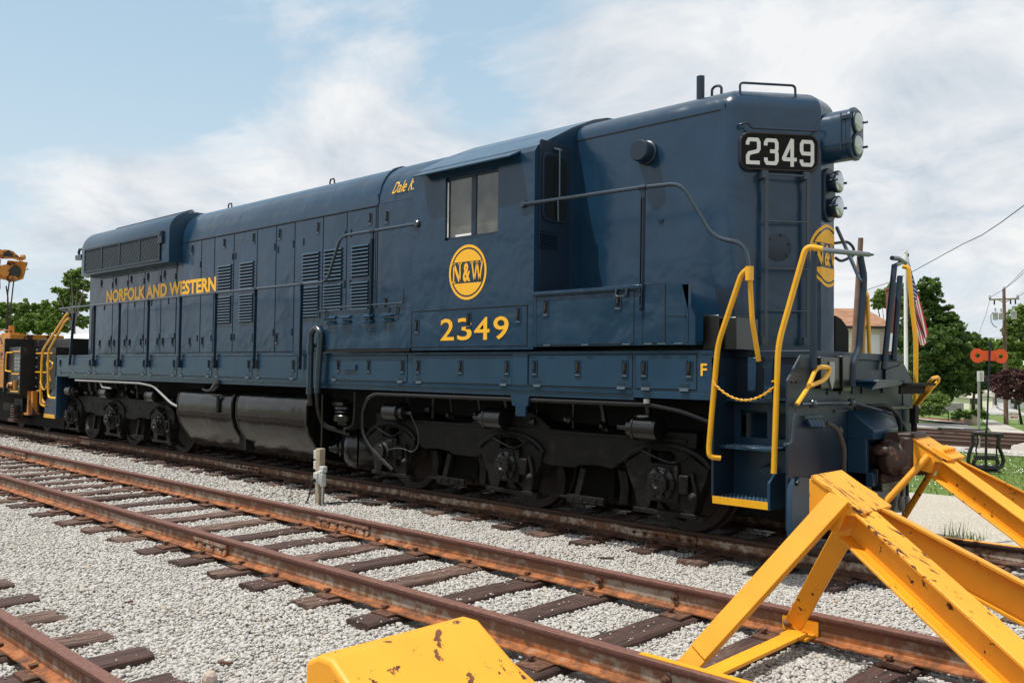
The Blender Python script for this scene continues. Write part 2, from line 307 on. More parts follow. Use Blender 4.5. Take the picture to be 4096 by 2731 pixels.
# ------------------------------------------------------------------ mesh helpers
class MB:
    def __init__(s): s.v = []; s.f = []; s.m = []; s.cur = 0
    def mat(s, i): s.cur = i; return s
    def add(s, vs, fs):
        o = len(s.v); s.v += [tuple(p) for p in vs]; s.f += [tuple(o+i for i in f) for f in fs]; s.m += [s.cur]*len(fs); return s
    def box(s, x0, x1, y0, y1, z0, z1):
        if x0 > x1: x0, x1 = x1, x0
        if y0 > y1: y0, y1 = y1, y0
        if z0 > z1: z0, z1 = z1, z0
        return s.add([(x0, y0, z0), (x1, y0, z0), (x1, y1, z0), (x0, y1, z0), (x0, y0, z1), (x1, y0, z1), (x1, y1, z1), (x0, y1, z1)],
                     [(0, 3, 2, 1), (4, 5, 6, 7), (0, 1, 5, 4), (1, 2, 6, 5), (2, 3, 7, 6), (3, 0, 4, 7)])
    def obox(s, p0, p1, w, h, up=(0, 0, 1)):
        """bar from p0 to p1, width w (sideways), height h along up"""
        p0, p1 = Vector(p0), Vector(p1); d = (p1-p0).normalized(); sd = d.cross(Vector(up)).normalized(); u = sd.cross(d).normalized()
        vs = []
        for p in (p0, p1):
            for a, b in ((-1, -1), (1, -1), (1, 1), (-1, 1)): vs.append(p+sd*(a*w/2)+u*(b*h/2))
        return s.add(vs, [(0, 1, 2, 3), (7, 6, 5, 4), (0, 4, 5, 1), (1, 5, 6, 2), (2, 6, 7, 3), (3, 7, 4, 0)])
    def cyl(s, p0, p1, r, n=16, r2=None, cap=True):
        p0, p1 = Vector(p0), Vector(p1); d = (p1-p0).normalized(); a = d.orthogonal().normalized(); b = d.cross(a); r2 = r if r2 is None else r2
        vs = [p0+(a*math.cos(2*PI*i/n)+b*math.sin(2*PI*i/n))*r for i in range(n)]+[p1+(a*math.cos(2*PI*i/n)+b*math.sin(2*PI*i/n))*r2 for i in range(n)]
        fs = [(i, (i+1) % n, n+(i+1) % n, n+i) for i in range(n)]
        if cap: fs += [tuple(range(n-1, -1, -1)), tuple(range(n, 2*n))]
        return s.add(vs, fs)
    def lathe(s, p0, axis, prof, n=20):
        """prof: list of (distance along axis, radius)"""
        p0 = Vector(p0); d = Vector(axis).normalized(); a = d.orthogonal().normalized(); b = d.cross(a); vs = []
        for h, r in prof: vs += [p0+d*h+(a*math.cos(2*PI*i/n)+b*math.sin(2*PI*i/n))*r for i in range(n)]
        fs = []
        for k in range(len(prof)-1): fs += [(k*n+i, k*n+(i+1) % n, (k+1)*n+(i+1) % n, (k+1)*n+i) for i in range(n)]
        fs += [tuple(range(n-1, -1, -1)), tuple((len(prof)-1)*n+i for i in range(n))]
        return s.add(vs, fs)
    def tube(s, pts, r, n=8, closed=False, bend=0):
        pts = [Vector(p) for p in pts]
        if bend and not closed: pts = fillet(pts, bend)
        m = len(pts); vs = []; prev = None
        for i, p in enumerate(pts):
            if closed: d = pts[(i+1) % m]-pts[i-1]
            elif i == 0: d = pts[1]-p
            elif i == m-1: d = p-pts[-2]
            else: d = (pts[i+1]-p).normalized()+(p-pts[i-1]).normalized()
            d.normalize()
            if prev is None: a = d.orthogonal().normalized()
            else:
                a = prev-d*prev.dot(d); a = a.normalized() if a.length > 1e-6 else d.orthogonal().normalized()
            prev = a; b = d.cross(a)
            vs += [p+(a*math.cos(2*PI*k/n)+b*math.sin(2*PI*k/n))*r for k in range(n)]
        fs = []
        for i in range(m if closed else m-1):
            j = (i+1) % m; fs += [(i*n+k, i*n+(k+1) % n, j*n+(k+1) % n, j*n+k) for k in range(n)]
        if not closed: fs += [tuple(range(n-1, -1, -1)), tuple((m-1)*n+k for k in range(n))]
        return s.add(vs, fs)
    def prism(s, poly, axis, a, b):
        """poly: 2D points in the plane perpendicular to axis ('x': (y,z), 'y': (x,z), 'z': (x,y))"""
        def P3(q, t): return {'x': (t, q[0], q[1]), 'y': (q[0], t, q[1]), 'z': (q[0], q[1], t)}[axis]
        n = len(poly); vs = [P3(q, a) for q in poly]+[P3(q, b) for q in poly]
        return s.add(vs, [(i, (i+1) % n, n+(i+1) % n, n+i) for i in range(n)]+[tuple(range(n-1, -1, -1)), tuple(range(n, 2*n))])
    def loft(s, rings, cap=True):
        n = len(rings[0]); vs = [p for r in rings for p in r]; fs = []
        for k in range(len(rings)-1): fs += [(k*n+i, k*n+(i+1) % n, (k+1)*n+(i+1) % n, (k+1)*n+i) for i in range(n)]
        if cap: fs += [tuple(range(n-1, -1, -1)), tuple((len(rings)-1)*n+i for i in range(n))]
        return s.add(vs, fs)
    def build(s, name, mats, parent=None, smooth=True, bevel=0, seg=2, ang=35):
        me = bpy.data.meshes.new(name)
        me.from_pydata([tuple(p) for p in s.v], [], s.f)
        if isinstance(mats, str): mats = [mats]
        for k in mats: me.materials.append(MATS[k])
        me.polygons.foreach_set('material_index', s.m)
        bm = bmesh.new(); bm.from_mesh(me); bmesh.ops.recalc_face_normals(bm, faces=bm.faces); bm.to_mesh(me); bm.free()
        if smooth:
            me.polygons.foreach_set('use_smooth', [True]*len(me.polygons)); me.set_sharp_from_angle(angle=rad(ang))
        o = bpy.data.objects.new(name, me); COL.objects.link(o)
        if parent is not None: setp(o, parent)
        if bevel:
            b = o.modifiers.new('bevel', 'BEVEL'); b.width = bevel; b.segments = seg; b.limit_method = 'ANGLE'; b.angle_limit = rad(40); b.harden_normals = False
        return o
def setp(o, parent):
    o.parent = parent
    M = world_of(parent); o.matrix_parent_inverse = M.inverted()
def world_of(o):
    M = Matrix.LocRotScale(o.location, o.rotation_euler, o.scale)
    if o.parent is not None: M = world_of(o.parent) @ o.matrix_parent_inverse @ M
    return M
def fillet(pts, r):
    out = [pts[0]]
    for i in range(1, len(pts)-1):
        a, p, b = pts[i-1], pts[i], pts[i+1]; u = (a-p); v = (b-p); k = min(r, u.length*.45, v.length*.45)
        q0 = p+u.normalized()*k; q1 = p+v.normalized()*k
        for j in range(6):
            t = j/5; out.append(q0*(1-t)**2+p*2*t*(1-t)+q1*t*t)
    out.append(pts[-1]); return out
def tag(o, label=None, cat=None, group=None, kind=None):
    if label: o['label'] = label
    if cat: o['category'] = cat
    if group: o['group'] = group
    if kind: o['kind'] = kind
    return o
def empty(name, loc, label, cat, group=None):
    o = bpy.data.objects.new(name, None); COL.objects.link(o); o.location = loc; o.empty_display_size = .3
    return tag(o, label, cat, group)
def kids(o): return [c for c in bpy.data.objects if c.parent == o]
def dup(root, loc, label=None, group=None, rotz=None):
    tree = [(root, None)]
    def cp(o, par):
        c = o.copy(); COL.objects.link(c)
        if par is not None: c.parent = par; c.matrix_parent_inverse = o.matrix_parent_inverse.copy()
        for k in KIDS.get(o.name, []): cp(k, c)
        return c
    if root.name not in KIDS:
        def reg(o):
            ks = kids(o); KIDS[o.name] = ks
            for k in ks: reg(k)
        reg(root)
    c = cp(root, None); c.location = loc
    if rotz is not None: c.rotation_euler = (0, 0, rotz)
    if label: c['label'] = label
    if group: c['group'] = group
    return c
KIDS = {}
def np_mesh(name, V, F, mats, tone=None, parent=None, smooth=False):
    me = bpy.data.meshes.new(name); nv = len(V); nf, k = F.shape
    me.vertices.add(nv); me.vertices.foreach_set('co', V.astype(np.float32).ravel())
    me.loops.add(nf*k); me.loops.foreach_set('vertex_index', F.astype(np.int32).ravel())
    me.polygons.add(nf); me.polygons.foreach_set('loop_start', np.arange(0, nf*k, k, dtype=np.int32))
    me.polygons.foreach_set('loop_total', np.full(nf, k, dtype=np.int32))
    if smooth: me.polygons.foreach_set('use_smooth', np.ones(nf, dtype=bool))
    me.update(calc_edges=True)
    me.materials.append(MATS[mats])
    if tone is not None:
        a = me.attributes.new('tone', 'FLOAT', 'POINT'); a.data.foreach_set('value', tone.astype(np.float32))
    o = bpy.data.objects.new(name, me); COL.objects.link(o)
    if parent is not None: setp(o, parent)
    return o
def text_mb(txt, size=1, offset=0, shear=0, space=1.0):
    cu = bpy.data.curves.new('lettering', 'FONT'); cu.body = txt; cu.size = size; cu.offset = offset; cu.shear = shear; cu.resolution_u = 4
    cu.space_character = space; cu.fill_mode = 'FRONT'
    o = bpy.data.objects.new('lettering', cu); COL.objects.link(o)
    dg = bpy.context.evaluated_depsgraph_get(); me = bpy.data.meshes.new_from_object(o.evaluated_get(dg))
    V = [tuple(v.co) for v in me.vertices]; F = [tuple(p.vertices) for p in me.polygons]
    bpy.data.objects.remove(o); bpy.data.curves.remove(cu); bpy.data.meshes.remove(me)
    return V, F
def fit_text(mb, txt, x0, x1, z0, z1, place, offset=.02, shear=0, space=1.0):
    """letters scaled into the rectangle (x0..x1, z0..z1); place(a,b) -> 3D point"""
    V, F = text_mb(txt, 1, offset, shear, space); xs = [v[0] for v in V]; ys = [v[1] for v in V]
    a0, a1, b0, b1 = min(xs), max(xs), min(ys), max(ys)
    W = [place(x0+(v[0]-a0)/(a1-a0)*(x1-x0), z0+(v[1]-b0)/(b1-b0)*(z1-z0)) for v in V]
    mb.add(W, F)
def gz(x, y):
    if y < 20: return -.215
    if y < 52: return -.215-1.76*(y-20)/32
    if y < 150: return -1.975-2.82*(y-52)/98
    return -4.795
def px(u, v, depth):
    return CAM+(FW+RT*((u-2048)/FPX)-UP*((v-1365.5)/FPX))*depth
def gp(u, v, dz=0):
    d = FW+RT*((u-2048)/FPX)-UP*((v-1365.5)/FPX); t = 1.0; s = .05
    while t < 3000:
        p = CAM+d*t
        if p.z < gz(p.x, p.y): break
        t += s; s = max(.05, t*.004)
    p = CAM+d*(t-s*.5); return Vector((p.x, p.y, gz(p.x, p.y)+dz))
# ================================================================== GROUND
def sheet(name, xs, ys, zf, m, dz=0):
    V = [(x, y, zf(x, y)+dz) for y in ys for x in xs]; n = len(xs)
    F = [(j*n+i, j*n+i+1, (j+1)*n+i+1, (j+1)*n+i) for j in range(len(ys)-1) for i in range(n-1)]
    b = MB(); b.add(V, F); o = b.build(name, m, smooth=False); o['kind'] = 'structure'; return o
GZ = -.215
sheet('ground', [-3000, -300, -60, -20, 10, 60, 400, 3000], [-400, -60, -10, 2.2, 20, 52, 150, 500, 4000], lambda x, y: gz(x, y)-(.03 if y < 12 else .02), 'grass')
sheet('gravel_yard', [-70, -40, -20, -8, 0, 7, 14], [-14, -8, -4, 0, 2.15], lambda x, y: GZ, 'ballast', -.021)
def wob(x): return .12*math.sin(x*1.7)+.09*math.sin(x*4.3+1)+.05*math.sin(x*9.1)
b = MB(); xs = [(-70+i*.4) for i in range(220)]
b.add([(x, 2.0, GZ-.014) for x in xs]+[(x, 5.55+wob(x), GZ-.010) for x in xs], [(i, i+1, 220+i+1, 220+i) for i in range(219)])
b.build('gravel_road', 'gravel_road', smooth=False)['kind'] = 'structure'
b = MB(); b.add([(x, 13.75+wob(x), GZ-.006) for x in xs]+[(x, 14.1+wob(x+3), GZ+.06) for x in xs]+[(x, 19.9, GZ+.06) for x in xs]+[(x, 20.25, GZ-.006) for x in xs],
      [(k*220+i, k*220+i+1, (k+1)*220+i+1, (k+1)*220+i) for k in range(3) for i in range(219)])
b.build('track_ballast', 'ballast', smooth=False)['kind'] = 'structure'

# ================================================================== RAILS AND TIES
RP = [(-.036, 0), (-.036, -.026), (-.030, -.038), (-.010, -.048), (-.008, -.090), (-.011, -.140), (-.030, -.150), (-.072, -.160), (-.072, -.170),
      (.072, -.170), (.072, -.160), (.030, -.150), (.011, -.140), (.008, -.090), (.010, -.048), (.030, -.038), (.036, -.026), (.036, 0)]
RP = [(a*(1 if abs(a) < .03 or b_ < -.1 else 1), b_) for a, b_ in RP]
RPH = [(-.036, -.006), (-.030, 0), (.030, 0), (.036, -.006)]
RPROF = RPH[:2][::1]+[]  # head top is chamfered below
RPROF = [(-.036, -.006)]+[p for p in RP[1:-1]]+[(.036, -.006), (.030, 0), (-.030, 0)]
def make_rail(yc, x0, x1, zt, label, cat='rail', m='rail_rust', curve=None, group=None):
    b = MB(); n = max(2, int((x1-x0)/.8)); rings = []
    for i in range(n+1):
        x = x0+(x1-x0)*i/n; dy = curve(x) if curve else 0
        rings.append([(x, yc+dy+p[0], zt+p[1]) for p in RPROF])
    b.loft(rings); o = b.build('rail', m, smooth=True, ang=30); return tag(o, label, cat, group)
def joint(o, x, yc, side, length=.62, z=0, bolts=4, m='rail_rust'):
    """fishplate with bolts on the web of rail o"""
    b = MB(); y = yc+side*.012; s = side
    b.prism([(y, z-.046), (y+s*.022, z-.050), (y+s*.026, z-.075), (y+s*.016, z-.095), (y+s*.026, z-.125), (y+s*.036, z-.146), (y, z-.146)], 'x', x-length/2, x+length/2)
    p = b.build('joint_bar', m, o, smooth=False)
    for i in range(bolts):
        q = MB(); xx = x-length/2+.07+i*(length-.14)/(bolts-1); q.lathe((xx, y+s*.014, z-.092), (0, s, 0), [(0, .021), (.012, .021), (.013, .015), (.030, .014), (.036, .009)], 8)
        q.build('bolt', 'plate_rust', p)
def bolt(o, x, yc, side, z=-.09, r=.026):
    q = MB(); q.lathe((x, yc+side*.008, z), (0, side, 0), [(0, r), (.018, r), (.02, r*.7), (.045, r*.65), (.05, r*.4)], 9); q.build('bolt', 'plate_rust', o)
c2 = lambda x: .0016*(x+6)**2*(1 if x < -6 else 0)-.0
T1, T2, T3 = 0.0, -3.48, -7.20
r1n = make_rail(-.752, -62, 6.2, 0, 'dull brown rail nearest the camera under the blue locomotive', m='rail_old')
r1f = make_rail(.752, -62, 6.2, 0, 'far rail under the blue locomotive, beyond its wheels', m='rail_old')
r2n = make_rail(T2-.752, -62, 6.5, 0, 'orange rusted rail of the middle track, the one nearer the camera', curve=lambda x: .25*max(0, (-4-x)/40))
r2f = make_rail(T2+.752, -62, 6.5, 0, 'rusted rail of the middle track on the locomotive side')
r3f = make_rail(T3+.752, -62, 7, 0, 'large rusted rail crossing the lower left corner of the photo')
r3n = make_rail(T3-.752, -62, 7, 0, 'near rail of the closest track, by the camera')
joint(r2n, -2.95, T2-.752+.25*max(0, (-4+2.95)/40), -1); joint(r2f, -2.98, T2+.752, -1, .9, bolts=6); joint(r2f, -12.9, T2+.752, -1, .6)
joint(r1n, -8.35, -.752, -1, .75, bolts=6, m='rail_old'); joint(r1n, -.32, -.752, -1, .8, bolts=6, m='rail_old'); joint(r1n, -14.1, -.752, -1, .6, m='rail_old')
for x in (2.05, 2.32): bolt(r2n, x, T2-.752, -1)
for x in (.42, 1.12): bolt(r2f, x, T2+.752, -1)
bolt(r1n, 2.0, -.752, -1)
b = MB(); b.box(1.86, 5.6, T2-.752-.012, T2-.752+.034, .0005, .004); b.build('painted_strip', 'bumper_yellow', r2n, smooth=False)
b = MB(); b.box(3.45, 5.6, T2+.752-.03, T2+.752+.034, .0005, .004); b.build('painted_strip', 'bumper_yellow', r2f, smooth=False)
b = MB(); b.box(2.35, 5.6, -.752-.03, -.752+.034, .0005, .004); b.build('painted_strip', 'bumper_yellow', r1n, smooth=False)
b = MB(); b.box(1.55, 5.6, .752-.034, .752+.034, .0005, .004); b.build('painted_strip', 'bumper_yellow', r1f, smooth=False)
for yy, lb in ((14.45, 'main line rail nearest the grass, beyond the switch stand'), (15.95, 'middle rail of the main line beyond the switch stand'), (17.35, 'third rail of the main line, just before the asphalt'), (18.85, 'farthest rail of the main line, at the edge of the asphalt')):
    make_rail(yy, -60, -.9+ (yy-14.4)*.12, -.02, lb, m='rail_brown')
# grade crossing planks at the right end of the main line
b = MB(); b.prism([(14.0, -.2), (14.1, -.045), (14.36, -.03), (14.36, -.2)], 'x', -.9, 6)
b.box(-.9, 6, 14.56, 15.86, -.2, -.03); b.box(-.9, 6, 16.06, 17.26, -.2, -.03); b.prism([(17.46, -.2), (17.46, -.03), (18.75, -.03), (20.2, -.205)], 'x', -.9, 6)
o = b.build('level_crossing', 'concrete', smooth=False); o['kind'] = 'structure'

def make_tie(L0, L1, w, yrails, h=.16, seed=0, plates=True):
    """tie centred on x=0, spanning y L0..L1, top at z=-.186"""
    r = random.Random(seed); zt = -.186; root_b = MB(); ny = 14; rings = []
    for i in range(ny+1):
        y = L0+(L1-L0)*i/ny; j = lambda a: r.uniform(-a, a)
        e = .012 if i in (0, ny) else .004
        rings.append([(-w/2+j(e), y+(j(.02) if i in (0, ny) else 0), zt-h), (-w/2+j(e), y, zt-.012+j(.006)), (-w/2+.014, y, zt+j(.005)), (0, y+(j(.03) if i in (0, ny) else 0), zt+j(.007)), (w/2-.014, y, zt+j(.005)), (w/2+j(e), y, zt-.012+j(.006)), (w/2+j(e), y, zt-h)])
    root_b.loft(rings); o = root_b.build('railroad_tie', 'tie_wood', smooth=True, ang=25)
    if plates:
        for yr in yrails:
            for s in (-1, 1):
                pb = MB(); pb.box(-.09, .09, yr+s*.03, yr+s*.185, zt+.001, zt+.018); pl = pb.build('tie_plate', 'plate_rust', o, bevel=.003, seg=1)
                sp = MB(); sp.box(-.05-.012, -.05+.012, yr+s*.088-.012, yr+s*.088+.012, zt+.018, zt+.04); sp.box(-.05-.02, -.05+.02, yr+s*.088-.024, yr+s*.088+.018, zt+.034, zt+.05)
                sp.build('spike', 'plate_rust', pl, smooth=False)
    return o
def lay(protos, xs, group, label, wfun):
    out = []
    for i, x in enumerate(xs):
        p = protos[i % len(protos)]; dy = wfun(i)
        if i < len(protos): c = p; c.location = (x, dy, 0); KIDS.clear() if False else None
        else: c = dup(p, (x, dy, 0))
        c.rotation_euler = (0, 0, random.uniform(-.012, .012)); c['label'] = label; c['category'] = 'railroad tie'; c['group'] = group; out.append(c)
    return out
def kidreg(o):
    ks = kids(o); KIDS[o.name] = ks
    for k in ks: kidreg(k)
pr = [make_tie(T2-1.13, T2+1.10, w, (T2-.752, T2+.752), seed=s) for s, w in ((1, .245), (2, .255), (3, .235), (4, .25))]
for p in pr: kidreg(p)
x2 = [4.7, 4.0, 3.32, 2.72, 1.93, 1.20, .42, -.25, -.97, -1.68, -2.32, -2.93, -3.58, -4.35, -5.03, -5.72, -6.42, -7.23]
while x2[-1] > -38: x2.append(x2[-1]-random.uniform(.62, .76))
lay(pr, x2, 'ties of the middle track', 'dark creosoted wooden tie of the rusty middle track, half sunk in pale gravel', lambda i: random.uniform(-.05, .05))
pr = [make_tie(-1.22, 1.25, w, (-.752, .752), seed=s) for s, w in ((5, .25), (6, .26), (7, .24))]
for p in pr: kidreg(p)
x1 = [4.3, 3.7, 3.0, 2.35, 1.55, .96, .28, -.34, -1.0, -1.62, -2.2, -2.85, -3.42, -4.0, -4.6, -5.2]
while x1[-1] > -50: x1.append(x1[-1]-random.uniform(.54, .64))
lay(pr, x1, 'ties of the locomotive track', 'brown wooden tie of the locomotive track, its end showing in the gravel', lambda i: random.uniform(-.08, .06))
pr = [make_tie(T3-1.28, T3+1.29, w, (T3-.752, T3+.752), seed=s, h=.17) for s, w in ((8, .23), (9, .24), (10, .22))]
for p in pr: kidreg(p)
lay(pr, [4.6, 3.9, 3.2, 2.5, 1.85, 1.2, .55, -.12, -.68, -1.26, -1.9, -2.55, -3.2, -3.9, -4.6, -5.3, -6.0], 'ties of the closest track', 'weathered grey brown tie of the closest track, end standing out of the gravel', lambda i: random.uniform(-.04, .05))
pr = [make_tie(13.95, 16.5, .22, (), seed=12, plates=False)]; kidreg(pr[0])
xm = [-1.1-.6*i for i in range(16)]
for c in lay(pr, xm, 'ties of the main line', 'brown tie of the distant main line beside the switch stand', lambda i: 0): c.location.z = .02

# ================================================================== LOOSE STONES
def rock_shapes(k):
    t = (1+5**.5)/2
    v = np.array([(-1, t, 0), (1, t, 0), (-1, -t, 0), (1, -t, 0), (0, -1, t), (0, 1, t), (0, -1, -t), (0, 1, -t), (t, 0, -1), (t, 0, 1), (-t, 0, -1), (-t, 0, 1)])/math.sqrt(1+t*t)
    f = np.array([(0, 11, 5), (0, 5, 1), (0, 1, 7), (0, 7, 10), (0, 10, 11), (1, 5, 9), (5, 11, 4), (11, 10, 2), (10, 7, 6), (7, 1, 8), (3, 9, 4), (3, 4, 2), (3, 2, 6), (3, 6, 8), (3, 8, 9), (4, 9, 5), (2, 4, 11), (6, 2, 10), (8, 6, 7), (9, 8, 1)])
    out = []
    for i in range(k):
        s = rng.uniform(.55, 1.15, 3); s[0] *= 1.25; w = v*s*(1+rng.uniform(-.22, .22, (12, 1))); out.append(w)
    return out, f
def inside_tie(x, y):
    m = np.zeros(len(x), bool)
    for xs_, y0, y1, w in ((x2, T2-1.13, T2+1.1, .137), (x1, -1.2, 1.23, .14), ([4.6, 3.9, 3.2, 2.5, 1.85, 1.2, .55, -.12, -.68, -1.26, -1.9, -2.55, -3.2, -3.9, -4.6, -5.3, -6.0], T3-1.28, T3+1.29, .13)):
        a = np.array(xs_); d = np.min(np.abs(x[:, None]-a[None, :]), axis=1); m |= (d < w) & (y > y0) & (y < y1)
    return m
def scatter(n, xr, yr, rad_m, zj, keep=None):
    x = rng.uniform(*xr, n); y = rng.uniform(*yr, n)
    # keep what the camera side can see: a generous wedge around the view
    dx, dy = x-CAM.x, y-CAM.y; dep = dx*FW.x+dy*FW.y; lat = dx*RT.x+dy*RT.y
    k = (dep > 1.5) & (np.abs(lat) < dep*.66+1.2)
    if keep is not None: k &= keep(x, y, dep)
    x, y = x[k], y[k]; m = inside_tie(x, y)
    onr = np.zeros(len(x), bool)
    for yr_ in (-.752, .752, T2-.752, T2+.752, T3-.752, T3+.752): onr |= np.abs(y-yr_) < .075
    few = rng.random(len(x)) < .014
    ok = (~m & ~onr) | (m & few & ~onr); return x[ok], y[ok], m[ok]
shapes, RF = rock_shapes(10)
def stones(name, x, y, m, size, label, zbase=GZ, par=None):
    n = len(x); s = size*rng.lognormal(0, .28, n); s[m] *= .6
    gl = .009*np.sin(x*2.1+.6*y)*np.cos(y*2.7)+.006*np.sin(x*5.3)*np.sin(y*6.1)
    # gravel is mounded between ties and beside them
    z = zbase+gl+rng.uniform(-.012, .014, n)
    z[m] = -.182+s[m]*.4
    ang = rng.uniform(0, 2*PI, (n, 3)); ca, sa = np.cos(ang), np.sin(ang)
    Rz = np.zeros((n, 3, 3)); Rz[:, 0, 0] = ca[:, 0]; Rz[:, 0, 1] = -sa[:, 0]; Rz[:, 1, 0] = sa[:, 0]; Rz[:, 1, 1] = ca[:, 0]; Rz[:, 2, 2] = 1
    Rx = np.zeros((n, 3, 3)); Rx[:, 0, 0] = 1; Rx[:, 1, 1] = ca[:, 1]; Rx[:, 1, 2] = -sa[:, 1]; Rx[:, 2, 1] = sa[:, 1]; Rx[:, 2, 2] = ca[:, 1]
    R = Rz@Rx; S = np.stack(shapes)[rng.integers(0, len(shapes), n)]
    W = np.einsum('nij,nkj->nki', R, S)*s[:, None, None]; W[:, :, 2] *= .8
    W[:, :, 0] += x[:, None]; W[:, :, 1] += y[:, None]; W[:, :, 2] += z[:, None]
    F = (RF[None]+(np.arange(n)*12)[:, None, None]).reshape(-1, 3)
    tone = np.clip(rng.normal(.58, .2, n), 0, .95); tone[rng.random(n) < .02] = 1.0
    o = np_mesh(name, W.reshape(-1, 3), F, 'stone', np.repeat(tone, 12)); o['kind'] = 'stuff'; o['label'] = label; return o
x, y, m = scatter(700000, (-8.5, 6), (-8.6, 2.1), .02, 0, lambda x, y, d: d < 11.5)
stones('gravel', x, y, m, .0128, 'pale grey crushed stone covering the yard between the tracks', zbase=GZ-.012)
x, y, m = scatter(210000, (-24, -1), (-6.5, 2.1), .02, 0, lambda x, y, d: (d >= 11.5) & (d < 26) & (rng.random(len(x)) < np.clip(1.5-d/22, .25, 1)))
stones('gravel', x, y, m, .0195, 'pale grey crushed stone further along the tracks', zbase=GZ-.010)
n = 9000; x = rng.uniform(-12, 2, n); y = 13.85+rng.random(n)*.5+.1*np.sin(x*3); k = (x-CAM.x)*RT.x+(y-CAM.y)*RT.y > 0
stones('gravel', x[k], y[k], np.zeros(k.sum(), bool), .035, 'white stone ballast along the distant main line', zbase=GZ+.02)
# grass
n = 42000; y = 5.6+rng.random(n)**.8*8.6; x = rng.uniform(-14, 4.5, n); dx, dy = x-CAM.x, y-CAM.y
k = (np.abs(dx*RT.x+dy*RT.y) < (dx*FW.x+dy*FW.y)*.64) & (dx*RT.x+dy*RT.y > 2); x, y = x[k], y[k]; n = len(x)
h = rng.uniform(.018, .055, n); a = rng.uniform(0, PI, n); w = rng.uniform(.006, .012, n); lx = rng.normal(0, .02, n); ly = rng.normal(0, .02, n)
zz = np.full(n, GZ-.02)
V = np.stack([np.stack([x-w*np.cos(a), y-w*np.sin(a), zz], 1), np.stack([x+w*np.cos(a), y+w*np.sin(a), zz], 1), np.stack([x+lx, y+ly, zz+h], 1)], 1).reshape(-1, 3)
g = np_mesh('grass', V, np.arange(3*n).reshape(-1, 3), 'grass_blade', np.repeat(np.clip(rng.normal(.5, .25, n), 0, 1), 3)); g['kind'] = 'stuff'; g['label'] = 'mown grass between the gravel road and the main line'
n = 1500; x = rng.uniform(-9, 4, n); y = 6+rng.random(n)*7.8; cl = np.sin(x*1.3+1)*np.cos(y*1.1)+np.sin(x*3+y*2)*.5 > -.1; x, y = x[cl], y[cl]; n = len(x)
V = []; s = .009
for dx_, dy_, dz_ in ((-s, -s, 0), (s, -s, 0), (s, s, 0), (-s, s, 0), (0, 0, s*1.6)): V.append(np.stack([x+dx_, y+dy_, np.full(n, GZ+.03+dz_)], 1))
V = np.stack(V, 1).reshape(-1, 3); F = (np.array([(0, 1, 4), (1, 2, 4), (2, 3, 4), (3, 0, 4)])[None]+(np.arange(n)*5)[:, None, None]).reshape(-1, 3)
g = np_mesh('clover_flowers', V, F, 'white_paint'); g['kind'] = 'stuff'; g['label'] = 'small white clover flowers scattered in the grass'
# weeds at the edge of the gravel road
n = 1500; x = rng.uniform(-3, 3.6, n); y = 2.1+rng.normal(0, .12, n); cl = np.sin(x*5)+np.sin(x*11+2) > .2; x, y = x[cl], y[cl]; n = len(x)
h = rng.uniform(.02, .12, n)*(1+(np.abs(x-1.55) < .12)*1.3); a = rng.uniform(0, PI, n); w = .006
V = np.stack([np.stack([x-w*np.cos(a), y-w*np.sin(a), np.full(n, GZ-.02)], 1), np.stack([x+w*np.cos(a), y+w*np.sin(a), np.full(n, GZ-.02)], 1), np.stack([x+rng.normal(0, .03, n), y+rng.normal(0, .03, n), GZ+h], 1)], 1).reshape(-1, 3)
g = np_mesh('weeds', V, np.arange(3*n).reshape(-1, 3), 'grass_blade', np.repeat(rng.random(n), 3)); g['kind'] = 'stuff'; g['label'] = 'thin weeds along the edge of the gravel road'

